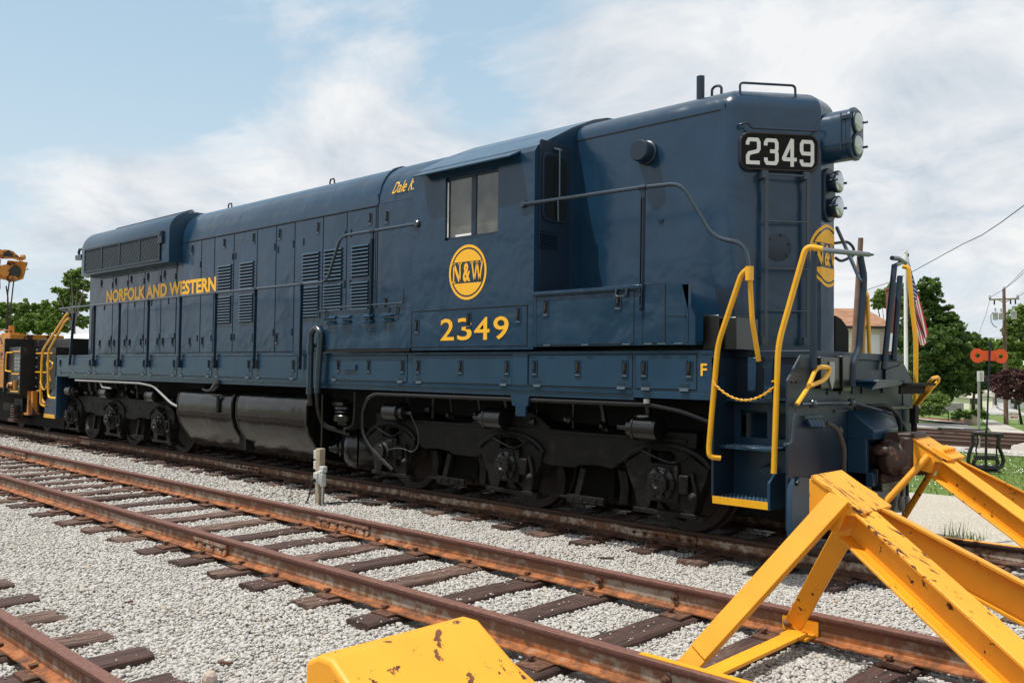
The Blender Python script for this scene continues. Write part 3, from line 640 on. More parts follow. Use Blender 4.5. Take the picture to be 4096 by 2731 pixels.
# ================================================================== BUMPING POSTS
def ibeam(b, p0, p1, wf, h, tw=.012, up=(0, 0, 1)):
    p0, p1 = Vector(p0), Vector(p1); d = (p1-p0).normalized(); sd = d.cross(Vector(up)).normalized(); u = sd.cross(d).normalized()
    b.mat(0).obox(p0, p1, tw, h-.036, up)
    for s in (-1, 1): b.mat(1 if s > 0 else 0).obox(p0+u*s*(h/2-.009), p1+u*s*(h/2-.009), wf, .018, up)
def bumper(x, yc, zt, label, kind, gauge=.752):
    t = empty('bumping_post', (x, yc, -.2), label, 'bumping post', 'yellow steel bumping posts at the track ends')
    hw = .185; z0 = zt-.255
    # head: upright striking face and sloping top plate
    b = MB(); prof = [(x, z0), (x, zt-.012), (x+.035, zt), (x+.275, zt-.152), (x+.275, zt-.185), (x+.20, zt-.185), (x+.16, z0-.03)]
    if kind == 'block': prof = [(x-.02, zt-.30), (x-.02, zt-.02), (x+.02, zt), (x+.06, zt+.0), (x+.45, zt-.235), (x+.45, zt-.28), (x+.3, zt-.33), (x+.2, z0-.05)]
    b.prism(prof, 'y', yc-hw, yc+hw); b.build('head', 'bumper_block' if kind == 'block' else 'bumper_yellow', t, bevel=.010 if kind == 'block' else .006, seg=3)
    b = MB(); L = .30; a = Vector((x+.015, 0, zt+.004)); e = Vector((x+.30, 0, zt-.150-.02))
    b.obox((a.x, yc, a.z), (e.x, yc, e.z), hw*2+.02, .02); b.build('top_plate', 'bumper_streak', t, bevel=.004) if kind != 'block' else None
    if kind == 'round':
        b = MB(); d = (e-a).normalized(); p0 = a+d*.17; p1 = a+d*.35
        nrm = Vector((-d.z, 0, d.x)); nrm = nrm if nrm.z > 0 else -nrm
        b.obox((p0.x+nrm.x*.018, yc+.02, p0.z+nrm.z*.018), (p1.x+nrm.x*.018, yc+.02, p1.z+nrm.z*.018), .36, .03); pl = b.build('clamp_plate', 'bumper_yellow', t, bevel=.004)
        for i in range(4):
            q = MB(); c = a+d*.25; yy = yc-.10+i*.075; q.cyl((c.x+nrm.x*.03, yy, c.z+nrm.z*.03), (c.x+nrm.x*.062, yy, c.z+nrm.z*.062), .02, 6); q.build('nut', 'bumper_yellow', pl)
    # raking beams
    ex, ez = x+1.62, -.03
    for s in (-1, 1):
        b = MB(); ibeam(b, (x+.21, yc+s*.085, zt-.235), (ex, yc+s*(gauge-.03), ez), .15, .20); b.build('raking_beam', ['bumper_yellow', 'bumper_streak' if kind != 'round' else 'bumper_yellow'], t, smooth=False, bevel=.003, seg=1)
        b = MB(); b.box(ex-.1, ex+.12, yc+s*gauge-.06-s*.03, yc+s*gauge+.06-s*.03, -.16, .012); b.build('base_shoe', 'bumper_yellow', t, bevel=.004)
    # tension legs
    fx = x-.50
    for s in (-1, 1):
        top = Vector((x+.145, yc+s*(hw+.008), zt-.135)); foot = Vector((fx, yc+s*(gauge-.085), -.075))
        if kind == 'round':
            b = MB(); b.cyl(top, foot, .030, 14); b.build('tension_leg', 'bumper_yellow', t)
        else:
            b = MB(); mid = foot+(top-foot)*.12
            b.obox(mid, top+(top-foot).normalized()*.06, .118, .052, up=(0, s, .35)); b.obox(foot, mid, .118, .03, up=(0, s, .35)); b.build('tension_leg', 'bumper_yellow', t, bevel=.005)
    for s in (-1, 1):
        b = MB(); b.box(fx-.11, fx+.14, yc+s*(gauge-.028), yc+s*(gauge-.012), -.145, -.045); b.box(fx-.06, fx+.12, yc+s*(gauge-.165), yc+s*(gauge-.029), -.150, -.13)
        f = b.build('foot_bracket', 'bumper_yellow', t, bevel=.003)
        q = MB(); q.lathe((fx-.07, yc+s*(gauge-.03), -.09), (0, -s, 0), [(0, .03), (.012, .028), (.022, .018), (.026, .004)], 12); q.build('bolt', 'rail_old', f)
    b = MB(); b.obox((fx+.05, yc-(gauge-.10), -.118), (fx+.05, yc+(gauge-.10), -.118), .11, .022); b.build('cross_strap', 'bumper_yellow', t, bevel=.003)
    return t
bumper(1.90, T1, .985, 'yellow steel bumping post against the coupler of the locomotive, with round pipe legs', 'round')
bumper(2.575, T2, .995, 'yellow steel bumping post with flat legs and chipped top on the middle track', 'flat')
bumper(3.36, T3, 1.045, 'yellow bumping post head cut off by the bottom edge of the photo, nearest the camera', 'block')

# ================================================================== ELECTRIC POST
t = empty('electric_post', (-5.06, -1.62, GZ), 'short weathered wooden post with grey outlet boxes and a black cord', 'electrical post')
b = MB(); b.box(-5.11, -5.02, -1.665, -1.575, GZ-.1, .502); b.build('post', 'grey_wood', t, bevel=.006)
for z0, z1 in ((.36, .475), (.225, .335), (.10, .175)):
    b = MB(); b.box(-5.175, -5.112, -1.655, -1.595, z0, z1); b.build('outlet_box', 'grey_plastic', t, bevel=.008)
b = MB(); b.box(-5.07, -4.99, -1.725, -1.667, .055, .20); b.box(-5.018, -4.955, -1.70, -1.62, .05, .22); b.box(-5.016, -4.93, -1.67, -1.60, .20, .28); b.build('outlet_box', 'grey_plastic', t, bevel=.01)
b = MB(); b.box(-4.975, -4.935, -1.69, -1.61, .02, .19); b.build('outlet_cover', 'grey_plastic', t, bevel=.012)
b = MB(); b.tube([(-5.145, -1.62, .10), (-5.145, -1.62, GZ-.02)], .014); b.tube([(-4.965, -1.65, .03), (-4.965, -1.65, GZ-.02)], .012); b.build('conduit', 'grey_plastic', t)
b = MB(); b.lathe((-5.03, -1.727, .10), (0, -1, 0), [(0, .03), (.03, .03), (.05, .02)], 12); b.tube([(-5.03, -1.765, .095), (-5.035, -1.78, .02), (-5.06, -1.78, -.08), (-5.13, -1.76, -.17), (-5.21, -1.74, GZ+.015)], .010, bend=.06); b.build('power_cord', 'rubber', t)
b = MB(); b.tube([(-4.93, -1.60, GZ+.01), (-4.85, -1.48, GZ+.03), (-4.70, -1.32, GZ+.03), (-4.55, -1.20, GZ+.03), (-4.35, -1.08, GZ+.02)], .010, bend=.08); tag(b.build('ground_cable', 'rubber'), 'black cable lying on the gravel beside the electric post', 'cable')
for i, (x, y, l, an, m_, lb) in enumerate(((-.38, -1.62, .15, .5, 'tie_wood', 'brown splinter of wood lying between the locomotive track and the middle track'), (-1.02, -1.95, .07, .2, 'plate_rust', 'small rusty scrap on the gravel left of the brown splinter'), (-.15, -5.62, .10, .3, 'plate_rust', 'rusty brown scrap on the gravel in the lower left'), (-1.9, -5.45, .06, 1.0, 'plate_rust', 'tiny rusty scrap in the gravel, left of the other scraps'), (1.1, -5.5, .05, 1.3, 'tie_wood', 'small chip of brown wood in the gravel near the yellow block'))):
    q = MB(); q.obox((x-l/2*math.cos(an), y-l/2*math.sin(an), GZ+.012), (x+l/2*math.cos(an), y+l/2*math.sin(an), GZ+.02), l*.22, .012); tag(q.build('wood_scrap' if m_ == 'tie_wood' else 'rusty_scrap', m_, smooth=False), lb, 'scrap')
q = MB(); q.lathe((.05, -5.95+.12, GZ-.01), (.2, .1, 1), [(0, .035), (.03, .045), (.06, .035), (.075, .015)], 7); tag(q.build('dark_stone', 'aggregate', smooth=False), 'larger dark grey stone beside the closest track ties', 'stone')
# ================================================================== LOCOMOTIVE
LOCO = empty('diesel_locomotive', (-7, 0, 0), 'dark blue diesel locomotive numbered 2349 with yellow lettering, filling the middle of the photo', 'locomotive')
HY = .83; CY = 1.49; SY = 1.45; DZ = 1.745
def roof_prof(zs, r_side, top, w, n=7):
    """half profile points from side joint to the centre"""
    pts = [(w, DZ), (w, zs)]
    for i in range(1, n+1):
        a = i/n*PI/2; pts.append((w-r_side*(1-math.cos(a)), zs+(top-.03-zs)*math.sin(a)))
    pts.append((w*.25, top)); return pts
def full(half): return [(-y, z) for y, z in half]+[(y, z) for y, z in reversed(half)]
def xprism(prof, x0, x1, name, m, par=None, div=1, **k):
    b = MB(); b.loft([[(x0+(x1-x0)*i/div, y, z) for y, z in prof] for i in range(div+1)]); return b.build(name, m, par or LOCO, **k)
long_hood = xprism(full(roof_prof(3.80, .50, 4.43, HY)), -14.93, -3.40, 'long_hood', 'navy', div=12)
# curb strip / seam along the roof joint
b = MB(); b.box(-10.87, -4.97, -HY-.006, -HY, 3.785, 3.80); b.box(-4.955, -4.945, -HY-.006, -HY, 1.76, 3.95); b.box(-10.9, -10.885, -HY-.006, -HY, 1.76, 3.8); b.build('roof_seam', 'black_flat', long_hood, smooth=False)
for x in (-9.98, -6.81):
    b = MB(); b.tube([(x-.06, -.30, 4.40), (x-.06, -.30, 4.47), (x-.04, -.30, 4.51), (x+.04, -.30, 4.51), (x+.06, -.30, 4.47), (x+.06, -.30, 4.40)], .013); b.build('lifting_eye', 'navy_dark', LOCO)
b = MB()
rs = []
a_ = rad(0)
for i in range(9):
    t = i/8*PI/2; rs.append((-.07+0, 0))
pr_ = [(y, z+.018) for y, z in full(roof_prof(3.80, .50, 4.43, HY)) if z > 3.7]
b.loft([[(x, y*1.012, z) for y, z in pr_] for x in (-4.985, -4.93)]); b.build('roof_band', 'navy', long_hood)

def latch(par, x, z, y, s=1.0, m=('light_worn', 'black_flat', 'navy_dark')):
    b = MB(); w, h = .041*s, .092*s
    b.box(x-w, x+w, y-.006, y, z-h, z+h)
    b.mat(1).box(x-w*.62, x+w*.62, y-.009, y-.002, z-h*.55, z+h*.75)
    b.mat(3).box(x-w*.66, x+w*.66, y-.013, y-.002, z-h*.74, z-h*.62)
    b.mat(2).cyl((x, y-.012, z+h*.70), (x, y-.012, z-h*.15), w*.28, 6); b.mat(1).box(x-w*.5, x-w*.25, y-.014, y-.002, z+h*.4, z+h*.92).box(x+w*.25, x+w*.5, y-.014, y-.002, z+h*.4, z+h*.92)
    return b.build('latch', ['navy', 'black_flat', 'black_part', 'latch_rim'], par, smooth=False)
def door(x0, x1, z0, z1, y, latches=(), hinges=(), louvers=(), name='hood_door', t=.008, m='navy', sh=1.0):
    b = MB(); b.box(x0, x1, y-t, y+.002, z0, z1); o = b.build(name, m, LOCO, bevel=.003, seg=1, smooth=False)
    b = MB(); e = .007
    b.box(x0-e, x0-.001, y-.003, y, z0-e, z1+e); b.box(x1+.001, x1+e, y-.003, y, z0-e, z1+e); b.box(x0-.001, x1+.001, y-.003, y, z1+.001, z1+e); b.box(x0-.001, x1+.001, y-.003, y, z0-e, z0-.001)
    b.build('gap', 'black_flat', o, smooth=False)
    for (x, z) in latches: latch(o, x, z, y-t, sh)
    for (x, z) in hinges:
        b = MB(); b.box(x-.022, x+.022, y-t-.004, y, z-.05, z+.05); b.cyl((x, y-t-.006, z-.055), (x, y-t-.006, z+.055), .007, 6); b.build('hinge', 'navy_dark', o, smooth=False)
    for (a, c, za, zb, nn) in louvers:
        b = MB(); n = nn
        for i in range(n):
            z = zb-(i+.5)*(zb-za)/n; hgt = (zb-za)/n
            b.prism([(y-t-.002, z+hgt*.46), (y-t-.020, z+hgt*.30), (y-t-.028, z-hgt*.10), (y-t-.004, z-hgt*.12)], 'x', a, c)
            b.mat(1).box(a+.004, c-.004, y-t-.003, y-t+.001, z-hgt*.5, z-hgt*.12).mat(0)
        b.build('louver', ['navy_louver', 'black_flat'], o, smooth=False)
    return o
ZL, ZU = 1.80, 3.775
door(-10.83, -9.97, ZL, ZU, -HY, [(-10.30, 3.63), (-10.33, 1.98)], [(-10.62, 3.5), (-9.99, 3.35), (-10.72, 2.05), (-10.05, 2.05)])
door(-9.94, -9.50, ZL, ZU, -HY, [(-9.86, 1.98)], [(-9.55, 2.05)])
door(-9.47, -8.84, ZL, ZU, -HY, [(-9.15, 3.64), (-9.40, 1.99)], [(-8.87, 3.4), (-8.87, 2.05)], [(-9.35, -8.89, 2.81, 3.28, 9), (-9.35, -8.89, 2.28, 2.75, 10)])
door(-8.80, -8.10, ZL, ZU, -HY, [(-8.20, 3.64), (-8.16, 2.0)], [(-8.77, 3.4), (-8.77, 2.05)], [(-8.61, -8.18, 2.81, 3.28, 9), (-8.61, -8.18, 2.28, 2.75, 10)])
door(-8.06, -7.53, ZL, ZU, -HY, [], [(-7.56, 3.45), (-7.56, 2.1)])
door(-7.50, -7.00, ZL, ZU, -HY, [(-7.42, 3.63), (-7.46, 2.0)], [(-7.03, 3.45), (-7.03, 2.1), (-7.46, 3.4)])
door(-6.78, -6.25, ZL, ZU, -HY, [(-6.37, 3.62)], [(-6.75, 3.45)], [(-6.76, -6.32, 2.81, 3.28, 9), (-6.76, -6.32, 2.30, 2.77, 10)])
door(-6.22, -5.66, 2.20, ZU, -HY, [], [(-5.69, 3.47), (-5.69, 2.75)], [(-6.19, -5.75, 2.81, 3.29, 9), (-6.19, -5.75, 2.32, 2.77, 10)])
door(-5.57, -4.99, 2.20, ZU, -HY, [(-5.11, 3.62)], [(-5.55, 3.47), (-5.55, 2.75)], [(-5.52, -5.12, 2.83, 3.29, 9), (-5.52, -5.12, 2.36, 2.77, 9)])
door(-4.84, -4.02, 2.30, 3.80, -HY, [(-4.74, 3.60), (-4.74, 2.42)], [(-4.04, 3.6), (-4.04, 3.05), (-4.04, 2.5)])
for a, c in ((-14.42, -13.72), (-13.69, -12.98), (-12.95, -12.23), (-12.20, -11.52), (-11.49, -10.90)):
    door(a, c, 1.80, 3.36, -HY, [(a+.10, 1.99), (c-.10, 1.99), (a+.12, 3.25)], [(a+.3, 2.75), (c-.03, 3.2), (c-.03, 2.1)])
b = MB(); b.box(-14.80, -14.62, -HY-.004, -HY+.01, 1.80, 2.78); b.build('radiator_slot', 'black_flat', LOCO, smooth=False)
# radiator housing
RY = 1.05
rp = [(RY, 3.44), (RY, 4.03)]+[(RY-.40*(1-math.cos(i/7*PI/2)), 4.03+.36*math.sin(i/7*PI/2)) for i in range(1, 8)]+[(.2, 4.41)]
b = MB(); fp_ = full(rp); b.loft([[(x, y*k, 3.44+(z-3.44)*kz) for y, z in fp_] for x, k, kz in ((-14.93, .97, .93), (-14.88, .985, .965), (-14.78, 1, 1), (-10.80, 1, 1), (-10.78, .995, .995))]); b.build('radiator_housing', 'navy_sill', LOCO)
# shutters and diagonal mesh
b = MB(); b.box(-14.64, -11.09, -RY-.012, -RY, 3.50, 3.98); gr = b.build('radiator_grille', 'black_flat', LOCO, smooth=False)
b = MB()
for i in range(64):
    x = -14.95+i*.063; x0, x1 = x, x+.30; z0, z1 = 3.52, 3.955
    a, c = max(x0, -14.60), min(x1, -11.12)
    if a < c: b.obox((a, -RY-.018, z1-(a-x0)/.30*(z1-z0)), (c, -RY-.018, z1-(c-x0)/.30*(z1-z0)), .003, .006)
    if a < c and i % 2 == 0: b.obox((a, -RY-.015, z0+(a-x0)/.30*(z1-z0)), (c, -RY-.015, z0+(c-x0)/.30*(z1-z0)), .003, .003)
b.build('wire_mesh', 'latch_rim', gr, smooth=False)
b = MB()
for x in (-14.62, -13.72, -12.86, -11.95, -11.11): b.box(x-.018, x+.018, -RY-.03, -RY, 3.50, 3.98)
b.box(-14.64, -11.09, -RY-.028, -RY, 3.485, 3.52); b.box(-14.64, -11.09, -RY-.028, -RY, 3.955, 3.99); b.build('grille_frame', 'navy_dark', gr, smooth=False)
b = MB(); b.box(-11.14, -10.98, -RY-.05, -RY, 3.80, 4.02); b.cyl((-11.06, -RY-.06, 3.98), (-11.06, -RY-.02, 3.98), .05, 14); b.build('lifting_lug', 'navy_dark', LOCO)
b = MB(); b.tube([(-14.9, -1.0, 3.90), (-15.10, -1.0, 3.90), (-15.15, -1.0, 3.97), (-15.10, -1.0, 4.04), (-14.9, -1.0, 4.03)], .028); b.obox((-14.9, -1.0, 3.86), (-15.22, -1.0, 3.86), .09, .10); b.build('lifting_lug', 'black_part', LOCO)
b = MB()
for y in (-.52, .52): b.tube([(-14.35, y, 4.40), (-14.35, y, 4.47), (-11.0, y, 4.47), (-10.85, y, 4.39)], .022)
b.box(-14.3, -11.0, -.5, .5, 4.39, 4.45); b.build('roof_vent_frame', 'navy_dark', LOCO)

# ---- frame, walkway and sill
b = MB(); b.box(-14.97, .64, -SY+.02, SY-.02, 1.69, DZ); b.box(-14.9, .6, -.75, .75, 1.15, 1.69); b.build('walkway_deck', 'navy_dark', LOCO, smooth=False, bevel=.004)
for s in (-1, 1):
    b = MB(); b.prism([(s*SY, 1.375), (s*SY, DZ+.005), (s*(SY-.03), DZ+.005), (s*(SY-.03), 1.375)], 'x', -14.97, .67)
    b.box(-14.33, -.20, s*(SY-.01), s*(SY-.06), 1.285, 1.374)
    b.box(-.2, .67, s*SY, s*(SY-.03), 1.31, 1.375); b.box(-14.97, -14.33, s*SY, s*(SY-.03), 1.31, 1.375)
    sill = b.build('side_sill', 'navy_sill', LOCO, smooth=False, bevel=.004)
    if s < 0: SILL = sill
b = MB(); b.prism([(-SY-.004, 1.345), (-SY-.004, 1.375), (-SY, 1.375), (-SY, 1.345)], 'x', -14.33, -.2); b.build('sill_lip', 'navy', SILL, smooth=False)
b = MB(); b.box(-14.96, .66, -SY-.008, -SY, 1.722, 1.752); b.build('deck_angle', 'navy', SILL, smooth=False)
seams = [-14.9, -13.07, -11.89, -10.66, -9.50, -8.30, -7.08, -5.88]
def sill_door(x0, x1, lat, y=-SY, z0=1.40, z1=1.715, nh=None):
    o = door(x0, x1, z0, z1, y, [(x, 1.575) for x in lat], [], name='sill_door', t=.007, m='navy_sill', sh=.95)
    nh = nh or max(2, int((x1-x0)/.55))
    for i in range(nh):
        b = MB(); x = x0+.12+(x1-x0-.24)*i/(nh-1)
        b.mat(0).box(x-.05, x+.05, y-.013, y-.004, 1.405, 1.412); b.mat(1).box(x-.045, x+.045, y-.009, y-.006, 1.414, 1.45).mat(0).box(x-.045, x+.045, y-.022, y-.004, z0-.014, z0+.003)
        b.build('hinge', ['latch_rim', 'navy_dark'], o, smooth=False)
for a, c in zip(seams[:-1], seams[1:]): sill_door(a+.03 if a > -14.8 else -14.87, c-.03, [(a if a > -14.8 else -14.87)+.13, c-.12])
sill_door(-5.14, -3.53, [-4.93, -4.28, -3.61]); sill_door(-3.42, -1.78, [-3.32, -2.58, -1.85]); sill_door(-1.53, -.21, [-1.45, -.87, -.29]); sill_door(-.17, .49, [-.07, .42])
b = MB(); b.box(-1.77, -1.55, -SY-.012, -SY, 1.40, 1.73); b.build('sill_plate', 'navy_sill', SILL, smooth=False)
b = MB(); b.box(-4.79, -4.53, -SY-.03, -SY, 1.535, 1.60); b.build('small_box', 'navy_sill', SILL, smooth=False)
b = MB(); b.prism([(-1.79, 1.285), (-1.53, 1.285), (-1.54, 1.19), (-1.575, 1.17), (-1.575, 1.07), (-1.72, 1.07), (-1.72, 1.175), (-1.77, 1.18)], 'y', -SY-.01, -SY+.02); b.build('jacking_bracket', 'navy', SILL, bevel=.003)

# ---- battery boxes / equipment boxes along the side
BY = CY
b = MB(); b.box(-5.40, -3.42, -BY, -HY, 1.80, 2.31); b.box(-5.7, -5.4, -BY+.35, -HY, 1.80, 2.31); bx = b.build('battery_box', 'navy', LOCO, bevel=.006)
b = MB(); b.box(-5.38, -3.44, -BY-.006, -BY+.01, 1.765, 1.80); b.build('gap_shade', 'black_flat', bx, smooth=False)  # black strip: shade of the gap under the box, put in as colour
for x in (-5.05, -4.72, -4.24, -3.86):
    b = MB()
    for z in (2.21, 2.14): b.prism([(-BY, z+.035), (-BY-.045, z), (-BY, z-.01)], 'x', x-.10, x+.10)
    b.build('vent_cowl', 'navy', bx, smooth=False)
b = MB(); b.tube([(-5.36, -BY-.02, 2.31), (-5.15, -BY-.02, 2.31), (-5.15, -BY-.02, 2.35), (-3.55, -BY-.02, 2.35), (-3.55, -BY-.02, 2.50)], .012, bend=.02)
b.tube([(-5.36, -BY-.02, 2.31), (-5.36, -BY-.02, 2.20), (-5.18, -BY-.02, 2.20), (-5.16, -BY-.02, 2.31)], .009, bend=.03)
b.tube([(-3.85, -BY-.02, 2.35), (-3.85, -BY-.02, 2.22), (-3.68, -BY-.02, 2.22), (-3.66, -BY-.02, 2.34)], .009, bend=.03); b.build('lid_rod', 'navy_pipe', bx)
# ---- cab
cabh = [(CY, 1.775), (CY, 3.86), (CY-.05, 3.93), (.87, 4.235), (.50, 4.40), (.25, 4.475), (.1, 4.49)]
XC0, XC1 = -3.41, -1.45
WX0, WX1, WZ0, WZ1 = -2.84, -1.985, 3.035, 3.765
b = MB()
prof = full(cabh); n = len(prof)
for i in range(n):
    p, q = prof[i], prof[(i+1) % n]
    if p[0] == -CY and q[0] == -CY:   # near side wall with a window opening
        xs_ = [XC0, WX0, WX1, XC1]; zs_ = [1.775, WZ0, WZ1, 3.86]
        for a in range(3):
            for c in range(3):
                if a == 1 and c == 1: continue
                b.add([(xs_[a], -CY, zs_[c]), (xs_[a+1], -CY, zs_[c]), (xs_[a+1], -CY, zs_[c+1]), (xs_[a], -CY, zs_[c+1])], [(0, 1, 2, 3)])
    else: b.add([(XC0, p[0], p[1]), (XC1, p[0], p[1]), (XC1, q[0], q[1]), (XC0, q[0], q[1])], [(0, 1, 2, 3)])
b.add([(XC0, y, z) for y, z in prof], [tuple(range(n))]); b.add([(XC1, y, z) for y, z in prof], [tuple(range(n))])
d = .09
b.add([(WX0, -CY, WZ0), (WX1, -CY, WZ0), (WX1, -CY, WZ1), (WX0, -CY, WZ1), (WX0, -CY+d, WZ0), (WX1, -CY+d, WZ0), (WX1, -CY+d, WZ1), (WX0, -CY+d, WZ1)], [(0, 1, 5, 4), (1, 2, 6, 5), (2, 3, 7, 6), (3, 0, 4, 7), (4, 5, 6, 7)])
cab = b.build('cab', 'navy', LOCO, ang=30)
cab_me = cab.data; bmx = bmesh.new(); bmx.from_mesh(cab_me); bmesh.ops.remove_doubles(bmx, verts=bmx.verts, dist=.0005); bmesh.ops.recalc_face_normals(bmx, faces=bmx.faces); bmx.to_mesh(cab_me); bmx.free()
cab_me.polygons.foreach_set('use_smooth', [True]*len(cab_me.polygons)); cab_me.set_sharp_from_angle(angle=rad(22))
b = MB(); yy = -CY+.03
for (a, c, e, f) in ((WX0, WX1, WZ1-.035, WZ1), (WX0, WX1, WZ0, WZ0+.035), (WX0, WX0+.035, WZ0+.035, WZ1-.035), (WX1-.03, WX1, WZ0+.035, WZ1-.035), (-2.435, -2.36, WZ0+.035, WZ1-.035)): b.box(a, c, yy, yy+.03, e, f)
win = b.build('cab_window', 'navy_dark', cab, smooth=False, bevel=.003)
b = MB(); b.box(WX0+.035, -2.435, yy+.012, yy+.016, WZ0+.035, WZ1-.035); b.box(-2.36, WX1-.03, yy+.012, yy+.016, WZ0+.035, WZ1-.035); b.build('pane', 'cab_glass', win, smooth=False)
b = MB(); b.box(WX0+.01, WX0+.03, yy-.006, yy, WZ0+.04, WZ1-.05); b.box(-2.70, -2.44, yy+.006, yy+.011, WZ0+.036, WZ0+.06); b.build('window_seal', 'white_paint', win, smooth=False)
b = MB(); b.prism([(-CY+.01, 3.90), (-CY+.01, 3.875), (-CY-.16, 3.80), (-CY-.165, 3.815)], 'x', -3.24, -1.66); b.build('window_awning', 'navy_sill', cab, bevel=.003)
for x in (-3.27, -2.0, -1.72): b = MB(); b.box(x-.02, x+.02, -CY-.02, -CY+.01, 3.855, 3.875); b.build('awning_clip', 'navy_dark', cab, smooth=False)
b = MB(); b.box(XC0+.006, XC1-.08, -CY-.003, -CY, 2.236, 2.243); b.box(XC0-.004, XC0+.004, -CY-.003, -CY+.02, 1.80, 2.24); b.box(-1.535, -1.528, -CY-.003, -CY, 1.80, 2.24); b.build('panel_seam', 'black_flat', cab, smooth=False)
door(-3.40, -1.54, 1.815, 2.228, -CY, [(-3.31, 2.05), (-2.42, 2.10), (-1.66, 2.13)], [], name='cab_side_door', t=.004)
b = MB()
for i in range(15): b.cyl((XC0+.03, -CY, 1.86+i*.14), (XC0+.03, -CY-.004, 1.86+i*.14), .006, 5); b.cyl((XC1-.03, -CY, 1.86+i*.14), (XC1-.03, -CY-.004, 1.86+i*.14), .006, 5)
b.build('rivets', 'navy_dark', cab, smooth=False)
# front cab door in the wall facing the walkway
b = MB(); xw = XC1
def rrect(y0, y1, z0, z1, r, n=5):
    out = []
    for cy_, cz_, a0 in ((y1-r, z1-r, 0), (y0+r, z1-r, 90), (y0+r, z0+r, 180), (y1-r, z0+r, 270)):
        for i in range(n+1):
            a = rad(a0+90*i/n); out.append((cy_+r*math.cos(a), cz_+r*math.sin(a)))
    return out
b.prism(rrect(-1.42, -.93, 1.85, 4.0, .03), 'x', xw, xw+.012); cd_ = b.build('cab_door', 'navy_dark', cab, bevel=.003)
b = MB(); b.prism(rrect(-1.39, -.97, 3.14, 3.87, .09), 'x', xw+.013, xw+.03); b.build('window_frame', 'navy_dark', cd_, bevel=.004)
b = MB(); b.prism(rrect(-1.36, -1.0, 3.17, 3.84, .07), 'x', xw+.03, xw+.033); b.build('pane', 'dark_glass', cd_, smooth=False)
b = MB()
for i in range(7): b.prism([(xw+.013, 2.865+i*.023), (xw+.03, 2.855+i*.023), (xw+.013, 2.878+i*.023)], 'y', -1.41, -1.13)
b.box(xw+.012, xw+.02, -1.43, -1.11, 2.84, 2.85); b.box(xw+.012, xw+.02, -1.43, -1.11, 3.02, 3.03); b.build('door_vent', 'navy_dark', cd_, smooth=False)
b = MB(); b.tube([(xw+.02, -1.17, 3.92), (xw+.07, -1.17, 3.92), (xw+.075, -1.175, 3.40)], .009); b.tube([(xw+.03, -1.21, 3.93), (xw+.03, -1.10, 3.93)], .014); b.obox((xw+.06, -1.18, 3.38), (xw+.05, -1.16, 3.15), .012, .02); b.build('window_wiper', 'latch_rim', cd_)

# ---- short hood with bevelled nose
def offset_poly(P, W, d):
    n = len(P); out = []
    for i in range(n):
        a, p, c = Vector(P[i-1]), Vector(P[i]), Vector(P[(i+1) % n])
        e0 = (p-a).normalized(); e1 = (c-p).normalized(); n0 = Vector((-e0.y, e0.x)); n1 = Vector((-e1.y, e1.x))
        d0, d1 = d*W[i-1], d*W[i]; k = e0.x*e1.y-e0.y*e1.x
        if abs(k) < 1e-4: out.append(p+n0*d0); continue
        A = a+n0*d0; B = p+n1*d1; t = ((B.x-A.x)*e1.y-(B.y-A.y)*e1.x)/k; out.append(A+e0*t)
    return [(q.x, q.y) for q in out]
corner = []
NOSE_X, SIDE_X = 1.055, .50
def arc2(p0, p, p1, n=5):
    p0, p, p1 = Vector(p0), Vector(p), Vector(p1); return [tuple(p0*(1-t)**2+p*2*t*(1-t)+p1*t*t) for t in [i/n for i in range(n+1)]]
bev = (NOSE_X-SIDE_X)/(HY-.145)
c_near = arc2((SIDE_X-.09, -HY), (SIDE_X, -HY), (SIDE_X+.09*bev*1.0, -HY+.09))
plan = [(XC1, -HY)]+c_near+[(NOSE_X, -.145), (NOSE_X, .145)]+[(x, -y) for x, y in reversed(c_near)]+[(XC1, HY)]
Wt = [1]*len(plan); Wt[-1] = 0
rings = [[(x, y, DZ) for x, y in plan], [(x, y, 4.085) for x, y in plan]]
for i in range(1, 8):
    a = i/7*PI/2; r = .29; o_ = offset_poly(plan, Wt, r*(1-math.cos(a))); rings.append([(x, y, 4.085+(.235)*math.sin(a)) for x, y in o_])
o_ = offset_poly(plan, Wt, .60); rings.append([(x, y, 4.37) for x, y in o_])
b = MB(); b.loft(rings); short_hood = b.build('short_hood', 'navy', LOCO, ang=28)
b = MB(); b.box(XC1+.01, .36, -HY-.004, -HY, 4.078, 4.088); b.box(.405, .411, -HY-.003, -HY, 4.08, 4.14); b.build('roof_seam', 'black_flat', short_hood, smooth=False)
b = MB(); b.cyl((-.09, -.46, 4.32), (-.09, -.46, 4.60), .042, 14); b.build('vent_pipe', 'navy_dark', short_hood)
b = MB(); b.lathe((-.485, -HY, 3.80), (0, -1, 0), [(0, .125), (.03, .125), (.04, .11), (.15, .11), (.165, .10)], 26); b.build('exhaust_port', 'navy_dark', short_hood)
b = MB(); b.box(-.35, -.28, -HY-.006, -HY, 3.085, 3.10); b.box(-.34, -.29, -HY-.014, -HY, 3.07, 3.082); b.build('step_bracket', 'navy_dark', short_hood, smooth=False)
b = MB(); b.tube([(.02, -.42, 4.37), (.02, -.42, 4.45), (.05, -.42, 4.475), (.10, -.42, 4.475), (.13, -.42, 4.45), (.13, -.42, 4.37)], .014, bend=.03); b.build('lifting_eye', 'navy_dark', short_hood)
BD = Vector((NOSE_X-SIDE_X, HY-.145, 0)).normalized()   # along the near bevel, towards the nose
BN = Vector((BD.y, -BD.x, 0))                           # outward normal
B0 = Vector((SIDE_X, -HY, 0))
def bv(s, z, n=0): p = B0+BD*s+BN*n; return Vector((p.x, p.y, z))
def bvs(y): return (y+HY)/BD.y
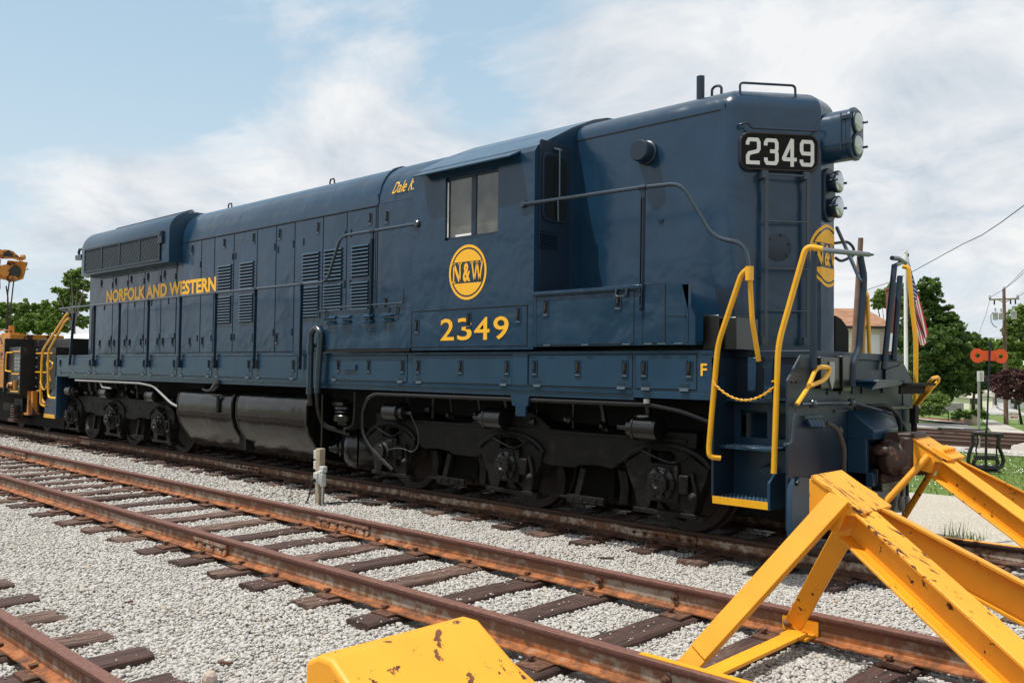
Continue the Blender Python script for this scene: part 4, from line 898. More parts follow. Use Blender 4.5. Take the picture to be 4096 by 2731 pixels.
b = MB(); b.tube([bv(bvs(-.76), 4.20, -.06), bv(bvs(-.76), 4.345, -.07), bv(bvs(-.325), 4.345, -.07), bv(bvs(-.325), 4.20, -.06)], .012, bend=.04); b.build('roof_grab_iron', 'navy_dark', short_hood)
# number board
s0, s1 = bvs(-.785), bvs(-.185)
def bbox(b, s0, s1, z0, z1, n0, n1):
    vs = [bv(s, z, n) for s, z, n in ((s0, z0, n0), (s1, z0, n0), (s1, z1, n0), (s0, z1, n0), (s0, z0, n1), (s1, z0, n1), (s1, z1, n1), (s0, z1, n1))]
    b.add(vs, [(0, 3, 2, 1), (4, 5, 6, 7), (0, 1, 5, 4), (1, 2, 6, 5), (2, 3, 7, 6), (3, 0, 4, 7)])
def brr(b, s0, s1, z0, z1, r, n0, n1):
    P = rrect(s0, s1, z0, z1, r, 6); m_ = len(P); vs = [bv(s, z, n0) for s, z in P]+[bv(s, z, n1) for s, z in P]
    b.add(vs, [(i, (i+1) % m_, m_+(i+1) % m_, m_+i) for i in range(m_)]+[tuple(range(m_)), tuple(range(m_, 2*m_))])
b = MB(); brr(b, s0-.01, s1+.01, 3.475, 3.845, .10, -.005, .03); nb = b.build('number_board', 'navy_dark', short_hood, bevel=.006)
b = MB(); P = rrect(s0+.003, s1-.003, 3.488, 3.832, .09, 6); b.tube([bv(s, z, .034) for s, z in P], .009, closed=True); b.build('rim', 'rust_wheel', nb)
b = MB(); brr(b, s0+.01, s1-.01, 3.495, 3.825, .085, .03, .034); b.build('panel', 'black_flat', nb, smooth=False)
GL = {'2': [[(0, .80), (.0, .88), (.12, 1), (.88, 1), (1, .88), (1, .60), (.88, .50), (.14, .40), (.0, .28), (0, 0)], [(-.08, 0), (1.02, 0)]],
      '3': [[(0, .80), (0, .88), (.12, 1), (.88, 1), (1, .88), (1, .62), (.90, .52), (.45, .52)], [(.90, .52), (1, .42), (1, .12), (.88, 0), (.12, 0), (0, .12), (0, .20)]],
      '4': [[(.78, -.08), (.78, 1.06), (.02, .26), (.02, .20), (1.12, .20)]],
      '9': [[(0, .18), (0, .12), (.12, 0), (.88, 0), (1, .12), (1, .88), (.88, 1), (.12, 1), (0, .88), (0, .60), (.12, .48), (1, .48)]]}
wd = .018
for i, ch in enumerate('2349'):
    b = MB(); sx = s0+.068+i*((s1-s0-.055)/4); w_, z0_, h_ = .110, 3.55, .220
    zo = .0375
    for st in GL[ch]:
        pts = [(sx+p[0]*w_, z0_+p[1]*h_) for p in st]
        for (a, c) in zip(pts[:-1], pts[1:]):
            A, C_ = Vector(a), Vector(c); dd = (C_-A).normalized(); nn = Vector((-dd.y, dd.x)); A2, C2 = A-dd*wd*.42, C_+dd*wd*.42
            q = [A2+nn*wd, A2-nn*wd, C2-nn*wd, C2+nn*wd]; zo += .0004; b.add([bv(k.x, k.y, zo) for k in q], [(0, 1, 2, 3)])
    b.build('digit', 'white_letter', nb, smooth=False)
b = MB(); b.tube([bv(s0-.02, 3.90, .01), bv(s0-.02, 3.90, .06), bv(s0+.06, 3.92, .07), bv(s0+.09, 3.87, .07), bv(s1-.03, 3.87, .07), bv(s1+.0, 3.90, .06), bv(s1+.0, 3.90, .01)], .011, bend=.03); b.build('grab_iron', 'navy_dark', short_hood)
# ladder on the bevel
b = MB(); l0, l1 = bvs(-.607), bvs(-.285)
for l in (l0, l1): b.obox(bv(l, 1.83, .10), bv(l, 3.46, .10), .035, .012, up=BN)
for z in (3.425, 2.985, 2.54, 2.14): b.cyl(bv(l0, z, .10), bv(l1, z, .10), .009, 8)
for l, z in ((l0, 3.43), (l1, 3.43), (l0, 1.86), (l1, 1.86)): b.obox(bv(l-.02, z, .0), bv(l-.02, z, .11), .05, .07)
b.build('ladder', 'navy_pipe', short_hood, smooth=True)
b = MB(); c_ = bv(bvs(-.485), 2.755, 0); b.lathe(c_, BN, [(0, .135), (.012, .135), (.014, .13)], 28)
for i in range(6):
    a = i*PI/3+.3; p = bv(bvs(-.485)+.115*math.cos(a), 2.755+.115*math.sin(a), .012); b.cyl(p, p+BN*.014, .010, 6)
b.build('round_cover', 'navy_dark', short_hood)
b = MB(); bbox(b, bvs(-.62)-.0, bvs(-.28), 1.84, 3.30, .004, .008); b.build('nose_panel', 'navy', short_hood, smooth=False)
# headlight box
hl = MB(); P = rrect(-.155, .155, 3.60, 4.09, .15, 8); mm_ = len(P)
hl.loft([[(x, y*k, 3.845+(z-3.845)*k) for y, z in P] for x, k in ((.97, 1), (1.30, 1), (1.305, 1.04), (1.335, 1.04), (1.345, .98))]); hb = hl.build('headlight_housing', 'navy', short_hood, bevel=.004)
for z in (3.955, 3.735):
    b = MB(); b.lathe((1.34, 0, z), (1, 0, 0), [(0, .115), (.02, .115), (.022, .10)], 26); hh = b.build('headlight', 'navy_dark', hb)
    b = MB(); b.lathe((1.355, 0, z), (1, 0, 0), [(0, .098), (.015, .08), (.025, .045), (.028, .01)], 24); b.build('lens', 'lens_glass', hh)
b = MB()
for z in (3.98, 3.74): b.box(1.27, 1.36, -.172, -.155, z-.018, z+.018); b.cyl((1.35, .14, z), (1.39, .14, z), .012, 8)
b.box(1.25, 1.262, -.162, -.16, 3.68, 4.03); b.build('housing_catch', 'navy_dark', hb, smooth=False)
b = MB(); b.prism(rrect(-.12, .12, 3.03, 3.55, .10, 6), 'x', 1.05, 1.085); mk = b.build('lamp_plate', 'navy_dark', short_hood, bevel=.008)
for z in (3.41, 3.165):
    b = MB(); b.lathe((1.085, 0, z), (1, 0, 0), [(0, .085), (.03, .095), (.06, .108), (.085, .108), (.09, .098)], 24)
    for yy_ in (-.105, .105): b.cyl((1.12, yy_, z), (1.20, yy_, z), .012, 8)
    h2 = b.build('marker_lamp', 'navy_dark', mk)
    b = MB(); b.lathe((1.17, 0, z), (1, 0, 0), [(0, .096), (.018, .075), (.026, .04), (.028, .01)], 22); b.build('lens', 'chrome', h2)

# ---- round emblem
def emblem_parts():
    """flat 2D polygons in a unit circle"""
    polys = []; n = 48
    def ring(r0, r1):
        for i in range(n):
            a, c = 2*PI*i/n, 2*PI*(i+1)/n; polys.append([(r0*math.cos(a), r0*math.sin(a)), (r1*math.cos(a), r1*math.sin(a)), (r1*math.cos(c), r1*math.sin(c)), (r0*math.cos(c), r0*math.sin(c))])
    ring(.90, 1.0)
    r = .835
    for sg in (1, -1):
        a0 = math.asin(.39/r); seg = [(r*math.cos(a0+(PI-2*a0)*i/24), sg*r*math.sin(a0+(PI-2*a0)*i/24)) for i in range(25)]
        for i in range(24):
            p, q = seg[i], seg[i+1]; polys.append([p, q, (q[0], sg*.39), (p[0], sg*.39)])
    H = .335
    def stroke(p, q, w):
        p, q = Vector(p), Vector(q); polys.append([(p.x-w, p.y), (p.x+w, p.y), (q.x+w, q.y), (q.x-w, q.y)])
    def serif(x, y, w=.085, h=.055): polys.append([(x-w, y-h/2), (x+w, y-h/2), (x+w, y+h/2), (x-w, y+h/2)])
    # N
    stroke((-.745, -H), (-.745, H), .036); stroke((-.40, -H), (-.40, H), .036); stroke((-.735, H), (-.41, -H), .065)
    serif(-.745, -H, .10); serif(-.76, H, .09); serif(-.40, H, .10)
    # W
    for p, q in (((.235, H), (.37, -H)), ((.37, -H), (.505, H)), ((.505, H), (.64, -H)), ((.64, -H), (.775, H))): stroke(p, q, .038)
    serif(.235, H, .085); serif(.505, H, .07); serif(.775, H, .085)
    return polys
EP = emblem_parts()
AV, AF = text_mb('&', 1, .035)
axs = [v[0] for v in AV]; ays = [v[1] for v in AV]
def emblem(place, name, par, m='yellow_letter', out=(0, -1, 0), split=()):
    bm = bmesh.new()
    for k, P in enumerate(EP): bm.faces.new([bm.verts.new((p[0], p[1], .0004*(k-144) if k >= 144 else 0)) for p in P])
    vv = [bm.verts.new((-.24+(v[0]-min(axs))/(max(axs)-min(axs))*.40, -.34+(v[1]-min(ays))/(max(ays)-min(ays))*.68, 0)) for v in AV]
    for f in AF: bm.faces.new([vv[i] for i in f])
    for s in split: bmesh.ops.bisect_plane(bm, geom=bm.verts[:]+bm.edges[:]+bm.faces[:], plane_co=(s, 0, 0), plane_no=(1, 0, 0), dist=1e-5)
    b = MB(); bm.verts.ensure_lookup_table(); bm.verts.index_update(); b.add([Vector(place(v.co.x, v.co.y))+Vector(out)*v.co.z for v in bm.verts], [tuple(v.index for v in f.verts) for f in bm.faces]); bm.free()
    return b.build(name, m, par, smooth=False)
R_ = .305; EC = (-2.45, 2.648)
emblem(lambda a, c: (EC[0]+a*R_, -CY-.005, EC[1]+c*R_*1.02), 'round_emblem', cab)
R2 = .305
def nose_place(a, c):
    y = a*R2; z = 2.70+c*R2
    if abs(y) <= .1451: return (NOSE_X+.004, y, z)
    s = -1 if y < 0 else 1; k = (abs(y)-.145)*.84; dx, dy = BD.x, BD.y
    return (NOSE_X-dx*k+BN.x*.005, s*(.145+dy*k-BN.y*.005), z)
emblem(nose_place, 'nose_emblem', short_hood, out=(1, 0, 0), split=(.145/R2, -.145/R2))
# lettering
b = MB(); fit_text(b, 'NORFOLK AND WESTERN', -14.02, -9.41, 2.845, 3.105, lambda a, c: (a, -HY-.012, c), offset=.040); b.build('lettering', 'yellow_letter', long_hood, smooth=False)
for ch, x0, x1 in (('2', -2.885, -2.655), ('3', -2.60, -2.365), ('4', -2.325, -2.085), ('9', -2.025, -1.795)):
    b = MB(); fit_text(b, ch, x0, x1, 1.885, 2.135, lambda a, c: (a, -CY-.009, c), offset=.010)
    b.build('digit', 'yellow_letter', cab, smooth=False)
b = MB(); fit_text(b, 'Dale K.', -4.63, -4.17, 3.91, 4.07, lambda a, c: (a, -HY+.006-(.0 if c < 4 else 0)-.02-(0), c), offset=.0, shear=.45)
b.v = [(x, -(HY-.50*(1-math.cos(math.asin(min(1, max(0, (z-3.80)/.60))))))-.030, z) for x, y, z in b.v]; b.build('lettering', 'yellow_letter', long_hood, smooth=False)
b = MB(); fit_text(b, 'F', .535, .60, 1.525, 1.635, lambda a, c: (a, -SY-.004, c), offset=.02); b.build('lettering', 'yellow_letter', SILL, smooth=False)

# ---- box in front of the cab
b = MB(); b.box(XC1+.003, .43, -BY, -BY+.04, 1.80, 2.35); b.add([(.43, -BY, 1.80), (.50, -BY, 1.80), (.50, -BY, 2.05), (.43, -BY, 2.2), (.43, -BY, 2.35), (.36, -BY, 2.35)], [(0, 1, 2, 3, 4, 5)])
b.box(XC1+.003, .50, -BY+.01, -HY, 1.80, 1.84); fb = b.build('front_equipment_box', 'navy', LOCO, smooth=False, bevel=.003)
b = MB(); b.prism([(-BY-.03, 2.335), (-BY-.03, 2.37), (-HY, 2.385), (-HY, 2.345)], 'x', XC1+.003, -.05); b.build('box_lid', 'navy', fb, bevel=.004)
door(XC1+.05, -.17, 1.82, 2.315, -BY, [(-1.27, 2.19), (-.35, 2.22)], [], name='equipment_door', t=.005)
door(-.06, .18, 1.82, 2.36, -BY, [], [], name='equipment_door', t=.005); 
b = MB(); b.prism([(.20, 2.36), (.20, 2.065), (.41, 2.065), (.41, 1.83), (.43, 1.83), (.43, 2.10), (.36, 2.36)], 'y', -BY-.005, -BY); b.build('cover_plate', 'navy', fb, smooth=False)
for x in (-1.25, -.75, -.25, -.0, .15, .33): b = MB(); b.box(x-.045, x+.045, -BY-.012, -BY, 1.81, 1.82); b.build('hinge', 'latch_rim', fb, smooth=False)
b = MB(); b.tube([(-.36, -BY-.02, 2.345), (-.36, -BY-.03, 2.27), (-.24, -BY-.03, 2.27), (-.24, -BY-.02, 2.345)], .010, bend=.03); b.build('handle', 'navy_pipe', fb)
# steps between box and nose
b = MB(); b.prism([(.40, 2.35), (.62, 2.33), (.62, 2.08), (.47, 2.08)], 'y', -1.0, -.95); b.box(.46, .72, -1.18, -HY, 2.05, 2.08); b.build('tread_plate', 'navy_dark', LOCO, smooth=False)
b = MB(); b.box(.50, .66, -1.36, -1.33, 1.76, 2.07); b.box(.50, .80, -1.30, -.9, 1.76, 2.05); b.build('sand_box', 'black_part', LOCO, bevel=.006)

# ---- front platform and steps
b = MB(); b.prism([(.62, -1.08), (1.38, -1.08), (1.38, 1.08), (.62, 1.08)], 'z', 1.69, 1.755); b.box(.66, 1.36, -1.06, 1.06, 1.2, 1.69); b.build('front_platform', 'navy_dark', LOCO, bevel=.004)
# pilot plate
pp = [(-1.50, .27), (-1.50, 1.50), (-1.26, 1.715), (-.56, 1.715), (-.56, 1.50), (.60, 1.50), (.60, 1.60), (1.10, 1.66), (1.32, 1.50), (1.32, .95), (1.10, .14), (.55, .20), (-.9, .24)]
b = MB(); b.prism(pp, 'x', 1.365, 1.385); pil = b.build('pilot_plate', 'navy_dark', LOCO, bevel=.003)
b = MB(); b.prism([(-1.50, .265), (-1.50, .62), (-1.33, .70), (-.98, .66), (-.98, .24)], 'x', 1.39, 1.41); b.prism([(-1.52, .23), (-1.52, .60), (-1.47, .70), (-1.47, .23)], 'x', 1.385, 1.43); b.build('pilot_plow', 'navy_sill', pil, bevel=.003)
for (y, z) in ((-1.42, .66), (-1.43, 1.485), (-1.37, 1.485)):
    b = MB(); b.cyl((1.385, y, z), (1.405 if z > 1 else 1.44, y, z), .008 if z > 1 else .025, 6); b.build('bolt', 'navy_dark', pil)
b = MB()
for y in (-.75, -.48, -.22, .0, .5): b.box(1.386, 1.396, y-.012, y+.012, 1.37, 1.47)
b.box(1.386, 1.40, -.62, 1.25, 1.215, 1.235); b.box(1.386, 1.392, 1.04, 1.06, .9, 1.48); b.build('weld_rib', 'navy_dark', pil, smooth=False)
# stairwells
def stair(xa, xb, name_dir, y0=-SY, rear=False):
    sgn = -1 if rear else 1
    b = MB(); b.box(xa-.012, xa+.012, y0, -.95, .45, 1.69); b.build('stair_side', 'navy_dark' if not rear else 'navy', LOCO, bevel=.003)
    # back panel with openings
    b = MB(); yb = -1.10
    X = sorted((xa, xb)); x0, x1 = X
    b.box(x0, x1, yb, yb+.015, .45, .98); b.box(x0, x1, yb, yb+.015, 1.22, 1.32); b.box(x0, x0+.08, yb, yb+.015, .98, 1.22); b.box(x0+.34, x0+.40, yb, yb+.015, .98, 1.22)
    b.box(x0, x1, yb+.16, yb+.175, 1.32, 1.69); b.box(x0, x1, yb+.25, yb+.26, .9, 1.3); b.build('stair_back', 'navy_sill', LOCO, smooth=False)
    b = MB(); b.add([], []) if False else None
    for (z, ya, yb2) in ((.475, y0, -1.10), (.915, -1.36, -1.10), (1.325, -1.25, -.94)):
        b = MB(); b.box(x0+.01, x1-.01, ya, yb2, z-.025, z); tr = b.build('stair_tread', 'navy_sill', LOCO, bevel=.002, seg=1)
        b = MB(); nx = 13; ny = 5
        for i in range(nx):
            for j in range(ny): b.cyl((x0+.04+(x1-x0-.08)*i/(nx-1), ya+.03+(yb2-ya-.06)*j/(ny-1), z), (x0+.04+(x1-x0-.08)*i/(nx-1), ya+.03+(yb2-ya-.06)*j/(ny-1), z+.004), .008, 6, r2=.006)
        b.build('grip_studs', 'latch_rim', tr, smooth=False)
        if z < .5:
            b = MB(); b.box(x0+.005, x1-.005, ya-.006, ya, z-.06, z+.004); b.build('tread_edge', 'yellow_rail', tr, smooth=False)
    b = MB(); b.prism([(y0, .41), (y0, .64), (y0+.06*0, .64), (y0+.10, .71), (-1.15, .71), (-1.15, .41)], 'x', xb-.012, xb+.012); b.build('stair_side', 'navy_sill', LOCO, bevel=.003)
stair(.655, 1.19, 1)
b = MB(); b.tube([(1.03, -1.11, .77), (.95, -1.14, .72), (1.0, -1.16, .69), (1.07, -1.16, .69), (1.11, -1.14, .72), (1.03, -1.11, .77)], .006)
b.prism([(.93, .68), (.99, .735), (1.05, .735), (1.11, .68), (1.05, .655), (.99, .655)], 'y', -1.16, -1.15); b.build('chain_lug', 'navy_sill', LOCO)
b = MB(); b.lathe((.667, -1.33, 1.45), (1, 0, 0), [(0, .065), (.008, .065), (.01, .055)], 22); b.build('side_ring', 'navy', LOCO)
b = MB(); b.box(1.06, 1.14, -1.29, -1.25, 1.33, 1.69); b.box(.90, .98, -1.28, -1.25, 1.4, 1.69); b.build('platform_post', 'navy', LOCO, bevel=.004)

# ---- handrails
def tubes(name, pts, r, m, par=None, bend=.05): b = MB(); b.tube(pts, r, 10, bend=bend); return b.build(name, m, par or LOCO)
PY = -1.50
ZR, ZH = 2.705, 3.285
tubes('side_handrail', [(-14.76, PY, ZR+.01), (-5.16, PY, ZR), (-4.87, PY, ZH), (-3.33, PY, ZH), (-3.30, -CY, ZH)], .019, 'navy_pipe', bend=.14)
b = MB(); b.lathe((-3.33, -CY, ZH), (0, -1, 0), [(0, .045), (.02, .045), (.035, .03)], 12); b.build('rail_flange', 'navy_pipe', LOCO)
b = MB(); b.lathe((-1.60, -CY, 3.31), (0, -1, 0), [(0, .04), (.02, .04), (.035, .03)], 12); b.build('rail_flange', 'navy_pipe', LOCO)
tubes('cab_handrail', [(-1.60, -CY, 3.31), (-1.58, PY-.01, 3.31), (-.08, PY, 3.285), (.36, PY, 3.265), (.69, PY, 2.74), (.99, PY, 2.66), (1.03, PY, 2.44)], .019, 'navy_pipe', bend=.13)
for xt in (-12.93, -11.77, -10.56, -9.36, -8.17, -6.99, -5.78):
    b = MB(); tx = xt+.02
    b.obox((xt, PY+.005, 1.53), (tx, PY, ZR-.09), .022, .045, up=(0, 1, 0)); b.obox((tx, PY, ZR-.10), (tx, PY, ZR), .012, .055, up=(0, 1, 0)); b.cyl((tx-.03, PY, ZR), (tx+.03, PY, ZR), .025, 8)
    for z in (1.56, 1.66): b.cyl((xt, PY-.02, z), (xt, PY-.03, z), .016, 6)
    b.build('handrail_post', 'navy_dark', LOCO)
for xt, z0, zt in ((-4.20, 2.12, ZH), (-.075, 2.13, 3.285)):
    b = MB()
    for s in (-1, 1): b.obox((xt+s*.012, PY, z0), (xt+s*.012+.01, PY, zt-.10), .010, .045, up=(0, 1, 0))
    b.obox((xt+.01, PY, zt-.11), (xt+.01, PY, zt), .05, .02, up=(0, 1, 0)); b.cyl((xt-.04, PY, zt), (xt+.05, PY, zt), .026, 8)
    for z in (z0+.03, z0+.14): b.cyl((xt, PY-.02, z), (xt, PY-.03, z), .015, 6)
    b.build('handrail_post', 'navy_dark', LOCO)
# yellow step handrails, front
b = MB(); b.tube([(1.035, PY, 2.45), (.96, PY, 2.40), (.735, PY, 1.80), (.65, PY, .90), (.655, PY, .82), (.73, -1.44, .81)], .024, 10, bend=.10)
b.tube([(1.035, PY, 2.46), (1.03, PY+.06, 2.0), (1.04, PY+.16, 1.66)], .022, 10, bend=.05); b.cyl((1.035, PY, 2.34), (1.035, PY, 2.46), .036, 12); b.build('step_handrail', 'yellow_rail', LOCO)
b = MB(); b.tube([(1.66, -1.46, 2.56), (1.54, PY, 2.59), (1.30, PY, 1.80), (1.262, PY, .73)], .024, 10, bend=.12); b.build('step_handrail', 'yellow_rail', LOCO)
# hanging chain
ch = MB(); p0, p1 = Vector((.70, PY-.02, 1.47)), Vector((1.262, PY-.01, 1.44)); n = 26
def chain(b, p0, p1, sag, n, r=.0045, L=.5):
    P = [p0.lerp(p1, i/n)+Vector((0, 0, -sag*4*(i/n)*(1-i/n))) for i in range(n+1)]
    for i in range(n):
        c_ = (P[i]+P[i+1])/2; d_ = (P[i+1]-P[i]); l = d_.length*.72; d_.normalize(); s_ = Vector((0, 1, 0)) if i % 2 else d_.cross(Vector((0, 1, 0))).normalized()
        pts = [c_+d_*(l*math.cos(a)*1.0)+s_*(l*.42*math.sin(a)) for a in [2*PI*k/10 for k in range(10)]]; b.tube(pts, r, 5, closed=True)
chain(ch, p0, p1, .13, n, r=.0052); ch.tube([(1.262, PY-.03, 1.49), (1.262, PY+.03, 1.49)], .008); ch.build('safety_chain', 'yellow_rail', LOCO)
# platform end rails
fr = 1.47
b = MB(); b.tube([(1.60, -1.44, 2.575), (1.52, -1.10, 2.60), (1.50, -.12, 2.665)], .023, 10); b.tube([(1.5+.03*math.cos(a), -.09+.03*math.sin(a), 2.665) for a in [k*PI/4 for k in range(8)]], .009, 6, closed=True)
b.tube([(1.50, -.30, 2.40), (1.06, .2, 3.0)], .018, 8); b.build('platform_rail', 'navy_pipe', LOCO)
b = MB(); b.tube([(fr, -1.20, 2.58), (fr, -1.215, 2.40), (fr, -1.21, 1.60)], .030, 8); b.build('platform_rail_post', 'navy_dark', LOCO)
b = MB(); b.tube([(fr, -.24, 2.64), (fr+.02, -.20, 2.45), (fr, -.27, 1.78), (fr, -.40, 1.66), (fr, -.42, 1.44)], .032, 8, bend=.06); b.build('platform_rail_post', 'navy_dark', LOCO)
def X_(u, v, x): 
    d_ = FW+RT*((u-2048)/FPX)-UP*((v-1365.5)/FPX); return CAM+d_*((x-CAM.x)/d_.x)
for A, B_ in (((3578, 1060), (3535, 1478)), ((3600, 1105), (3575, 1440))):
    b = MB(); b.tube([X_(*A, 1.40), X_((A[0]*.6+B_[0]*.4), A[1]*.6+B_[1]*.4, 1.40), X_(*B_, 1.40)], .030, 8); b.build('platform_rail_post', 'navy_dark', LOCO)
b = MB(); b.tube([X_(3568, 1032, 1.40), X_(3592, 1034, 1.40), X_(3622, 1052, 1.38)], .024, 8); b.tube([X_(3580, 1062, 1.40), X_(3612, 1048, 1.38)], .022, 8); b.build('platform_rail', 'navy_pipe', LOCO)
Y_ = lambda u, v, y: CAM+(FW+RT*((u-2048)/FPX)-UP*((v-1365.5)/FPX))*((y-CAM.y)/(FW+RT*((u-2048)/FPX)-UP*((v-1365.5)/FPX)).y)
b = MB(); b.tube([Y_(3612, 1066, 1.4), Y_(3634, 1070, 1.4), Y_(3648, 1225, 1.4), Y_(3664, 1360, 1.4), Y_(3662, 1620, 1.4)], .024, 10, bend=.12); b.build('step_handrail', 'yellow_rail', LOCO)
b = MB(); b.tube([Y_(3458, 1155, 1.4), Y_(3456, 1200, 1.4), Y_(3450, 1440, 1.4)], .024, 10); b.tube([Y_(3459, 1160, 1.4), Y_(3470, 1185, 1.4), Y_(3479, 1440, 1.4)], .022, 10); b.build('step_handrail', 'yellow_rail', LOCO)
b = MB(); b.tube([Y_(3459, 1090, 1.4), Y_(3459, 1158, 1.4)], .024, 10); b.build('rail_end', 'navy_dark', LOCO)
b = MB(); b.tube([(1.06, .15, 2.84), (1.15, .25, 2.86), (1.19, .30, 2.80), (1.19, .30, 2.72), (1.10, .20, 2.66), (1.06, .16, 2.70)], .014, bend=.05); b.build('nose_grab', 'navy_dark', short_hood)
b = MB(); q5 = [X_(3338, 1262, .95), X_(3362, 1276, .95), X_(3380, 1300, .95), X_(3391, 1325, .95), X_(3391, 1422, .95), X_(3338, 1420, .95)]
b.prism([(p.y, p.z) for p in q5], 'x', .93, .96); b.build('walkway_cover', 'black_flat', LOCO)
# drop step
b = MB(); b.prism([(-.42, 1.49), (.42, 1.49), (.42, 1.50), (-.42, 1.50)], 'x', 1.39, 1.66); ds = b.build('drop_step', 'navy', LOCO)
b = MB(); b.add([(1.40, -.36, 1.47), (1.62, -.36, 1.42), (1.66, .25, 1.46), (1.42, .4, 1.49), (1.40, -.36, 1.505), (1.66, -.30, 1.505), (1.68, .30, 1.505), (1.42, .45, 1.505)], [(0, 1, 2, 3), (4, 5, 6, 7), (0, 1, 5, 4), (1, 2, 6, 5), (2, 3, 7, 6), (3, 0, 4, 7)]); b.build('tread_plate', 'navy_sill', ds, smooth=False)
b = MB()
for i in range(12):
    for j in range(3):
        p = Vector((1.60-.04*j, -.30+.055*i+(.02 if j % 2 else 0), 1.472+.012*j)); b.obox(p+Vector((0, -.012, -.006)), p+Vector((.012, .012, .008)), .006, .006)
b.build('tread_pattern', 'light_worn', ds, smooth=False)
b = MB(); b.box(1.385, 1.72, .34, 1.02, 1.45, 1.475); b.box(1.60, 1.62, .34, 1.0, 1.37, 1.45); b.build('drop_step_arm', 'black_flat', LOCO, smooth=False)
b = MB(); b.box(1.39, 1.45, -1.02, -.62, 1.43, 1.70); b.box(1.39, 1.47, -.62, -.44, 1.40, 1.715); b.build('platform_pocket', 'black_part', LOCO, bevel=.005)
b = MB(); b.prism([(-.82, 1.42), (-.77, 1.50), (-.77, 1.66), (-.87, 1.66), (-.87, 1.50)], 'x', 1.452, 1.462); b.build('mu_receptacle', 'grey_metal', LOCO, smooth=False)
# uncoupling levers
b = MB(); b.tube([X_(3188, 1617, 1.46), X_(3232, 1549, 1.47), X_(3262, 1478, 1.48), X_(3280, 1467, 1.49), X_(3312, 1469, 1.50), X_(3320, 1480, 1.50), X_(3308, 1506, 1.50), X_(3292, 1522, 1.50), X_(3237, 1544, 1.48)], .019, 10, bend=.04); b.build('uncoupling_lever', 'yellow_rail', LOCO)
b = MB(); b.tube([X_(3660, 1624, 1.45), X_(3700, 1560, 1.6), X_(3728, 1512, 1.7), X_(3752, 1508, 1.72), X_(3755, 1522, 1.72), X_(3720, 1560, 1.65), X_(3672, 1618, 1.5)], .018, 8, bend=.04); b.build('uncoupling_lever', 'yellow_rail', LOCO)
b = MB(); b.tube([(1.46, -1.42, 1.305), (1.46, -.40, 1.30)], .016, 8); b.tube([(1.46, -.40, 1.30), (1.66, .12, 1.18), (1.68, .16, 1.05)], .015, 8, bend=.05); b.tube([(1.5, .20, 1.24), (1.44, 1.38, 1.215)], .015, 8)
for y in (-1.20, -.42): b.lathe((1.46, y-.03, 1.303), (0, 1, 0), [(0, .022), (.01, .034), (.05, .034), (.06, .022)], 12)
b.tube([X_(3183, 1618, 1.45), X_(3186, 1650, 1.45), X_(3178, 1670, 1.44), X_(3170, 1760, 1.43), X_(3158, 1778, 1.42), X_(3138, 1776, 1.40)], .013, 8, bend=.04)
b.build('uncoupling_rod', 'navy_pipe', LOCO)
b = MB(); q_ = X_(3656, 1630, 1.45); b.box(q_.x-.03, q_.x+.03, q_.y-.05, q_.y+.05, q_.z-.16, q_.z+.02); b.tube([(q_.x, q_.y, q_.z-.1), (q_.x, q_.y, q_.z-.36)], .03, 8); b.build('lever_bracket', 'black_flat', LOCO)
# coupler pocket and coupler
b = MB(); b.prism([(1.385, 1.24), (1.63, 1.05), (1.63, .97), (1.385, .97)], 'y', -.33, .33); b.box(1.385, 1.56, -.33, -.27, .55, .97); b.box(1.385, 1.56, .27, .33, .55, .97)
b.box(1.385, 1.62, -.33, .33, .55, .67); b.box(1.39, 1.40, -.27, .27, .67, .97); b.build('coupler_pocket', 'navy_sill', LOCO, bevel=.006)
b = MB(); b.box(1.50, 1.63, -.25, .25, .58, .70); b.box(1.56, 1.66, -.22, .22, .50, .58); b.build('draft_gear', 'black_part', LOCO, bevel=.006)
b = MB(); secs = [(1.40, .09, .73, .90, 0), (1.56, .10, .71, .92, 0), (1.60, .16, .68, .95, -.0), (1.66, .20, .64, .97, -.02), (1.74, .21, .63, .97, -.03), (1.80, .17, .66, .96, -.05), (1.875, .13, .70, .93, -.09)]
rings = []
for (x, w, z0, z1, yo) in secs:
    P = rrect(yo-w, yo+w, z0, z1, min(w, (z1-z0)/2)*.55, 4); rings.append([(x, y, z) for y, z in P])
b.loft(rings); cp_ = b.build('coupler', 'coupler_rust', LOCO)
b = MB(); b.cyl((1.86, -.15, .66), (1.86, -.15, 1.0), .07, 12); b.obox((1.86, -.15, .83), (1.86, .02, .83), .10, .24); b.cyl((1.78, .17, .68), (1.88, .26, .68), .05, 10); b.loft([[(1.72, .10, .70), (1.72, .22, .70), (1.72, .22, .94), (1.72, .10, .94)], [(1.86, .16, .74), (1.86, .26, .74), (1.86, .26, .92), (1.86, .16, .92)]]); b.build('knuckle', 'coupler_rust', cp_, bevel=.012)
b = MB(); b.loft([[(1.62, -.16, .92), (1.62, .14, .92), (1.66, .14, 1.03), (1.66, -.16, 1.03)], [(1.93, -.18, .98), (1.93, .12, .98), (1.93, .12, 1.04), (1.93, -.18, 1.04)]]); b.lathe((1.57, -.20, .87), (1, 0, 0), [(0, .03), (.04, .05), (.15, .045)], 10); b.build('coupler_head', 'coupler_rust', cp_, bevel=.015)
b = MB(); b.loft([[(1.62, -.18, .56), (1.62, .12, .56), (1.62, .12, .66), (1.62, -.18, .66)], [(1.84, -.14, .62), (1.84, .06, .62), (1.84, .06, .67), (1.84, -.14, .67)]]); b.build('coupler_jaw', 'coupler_rust', cp_, bevel=.015)
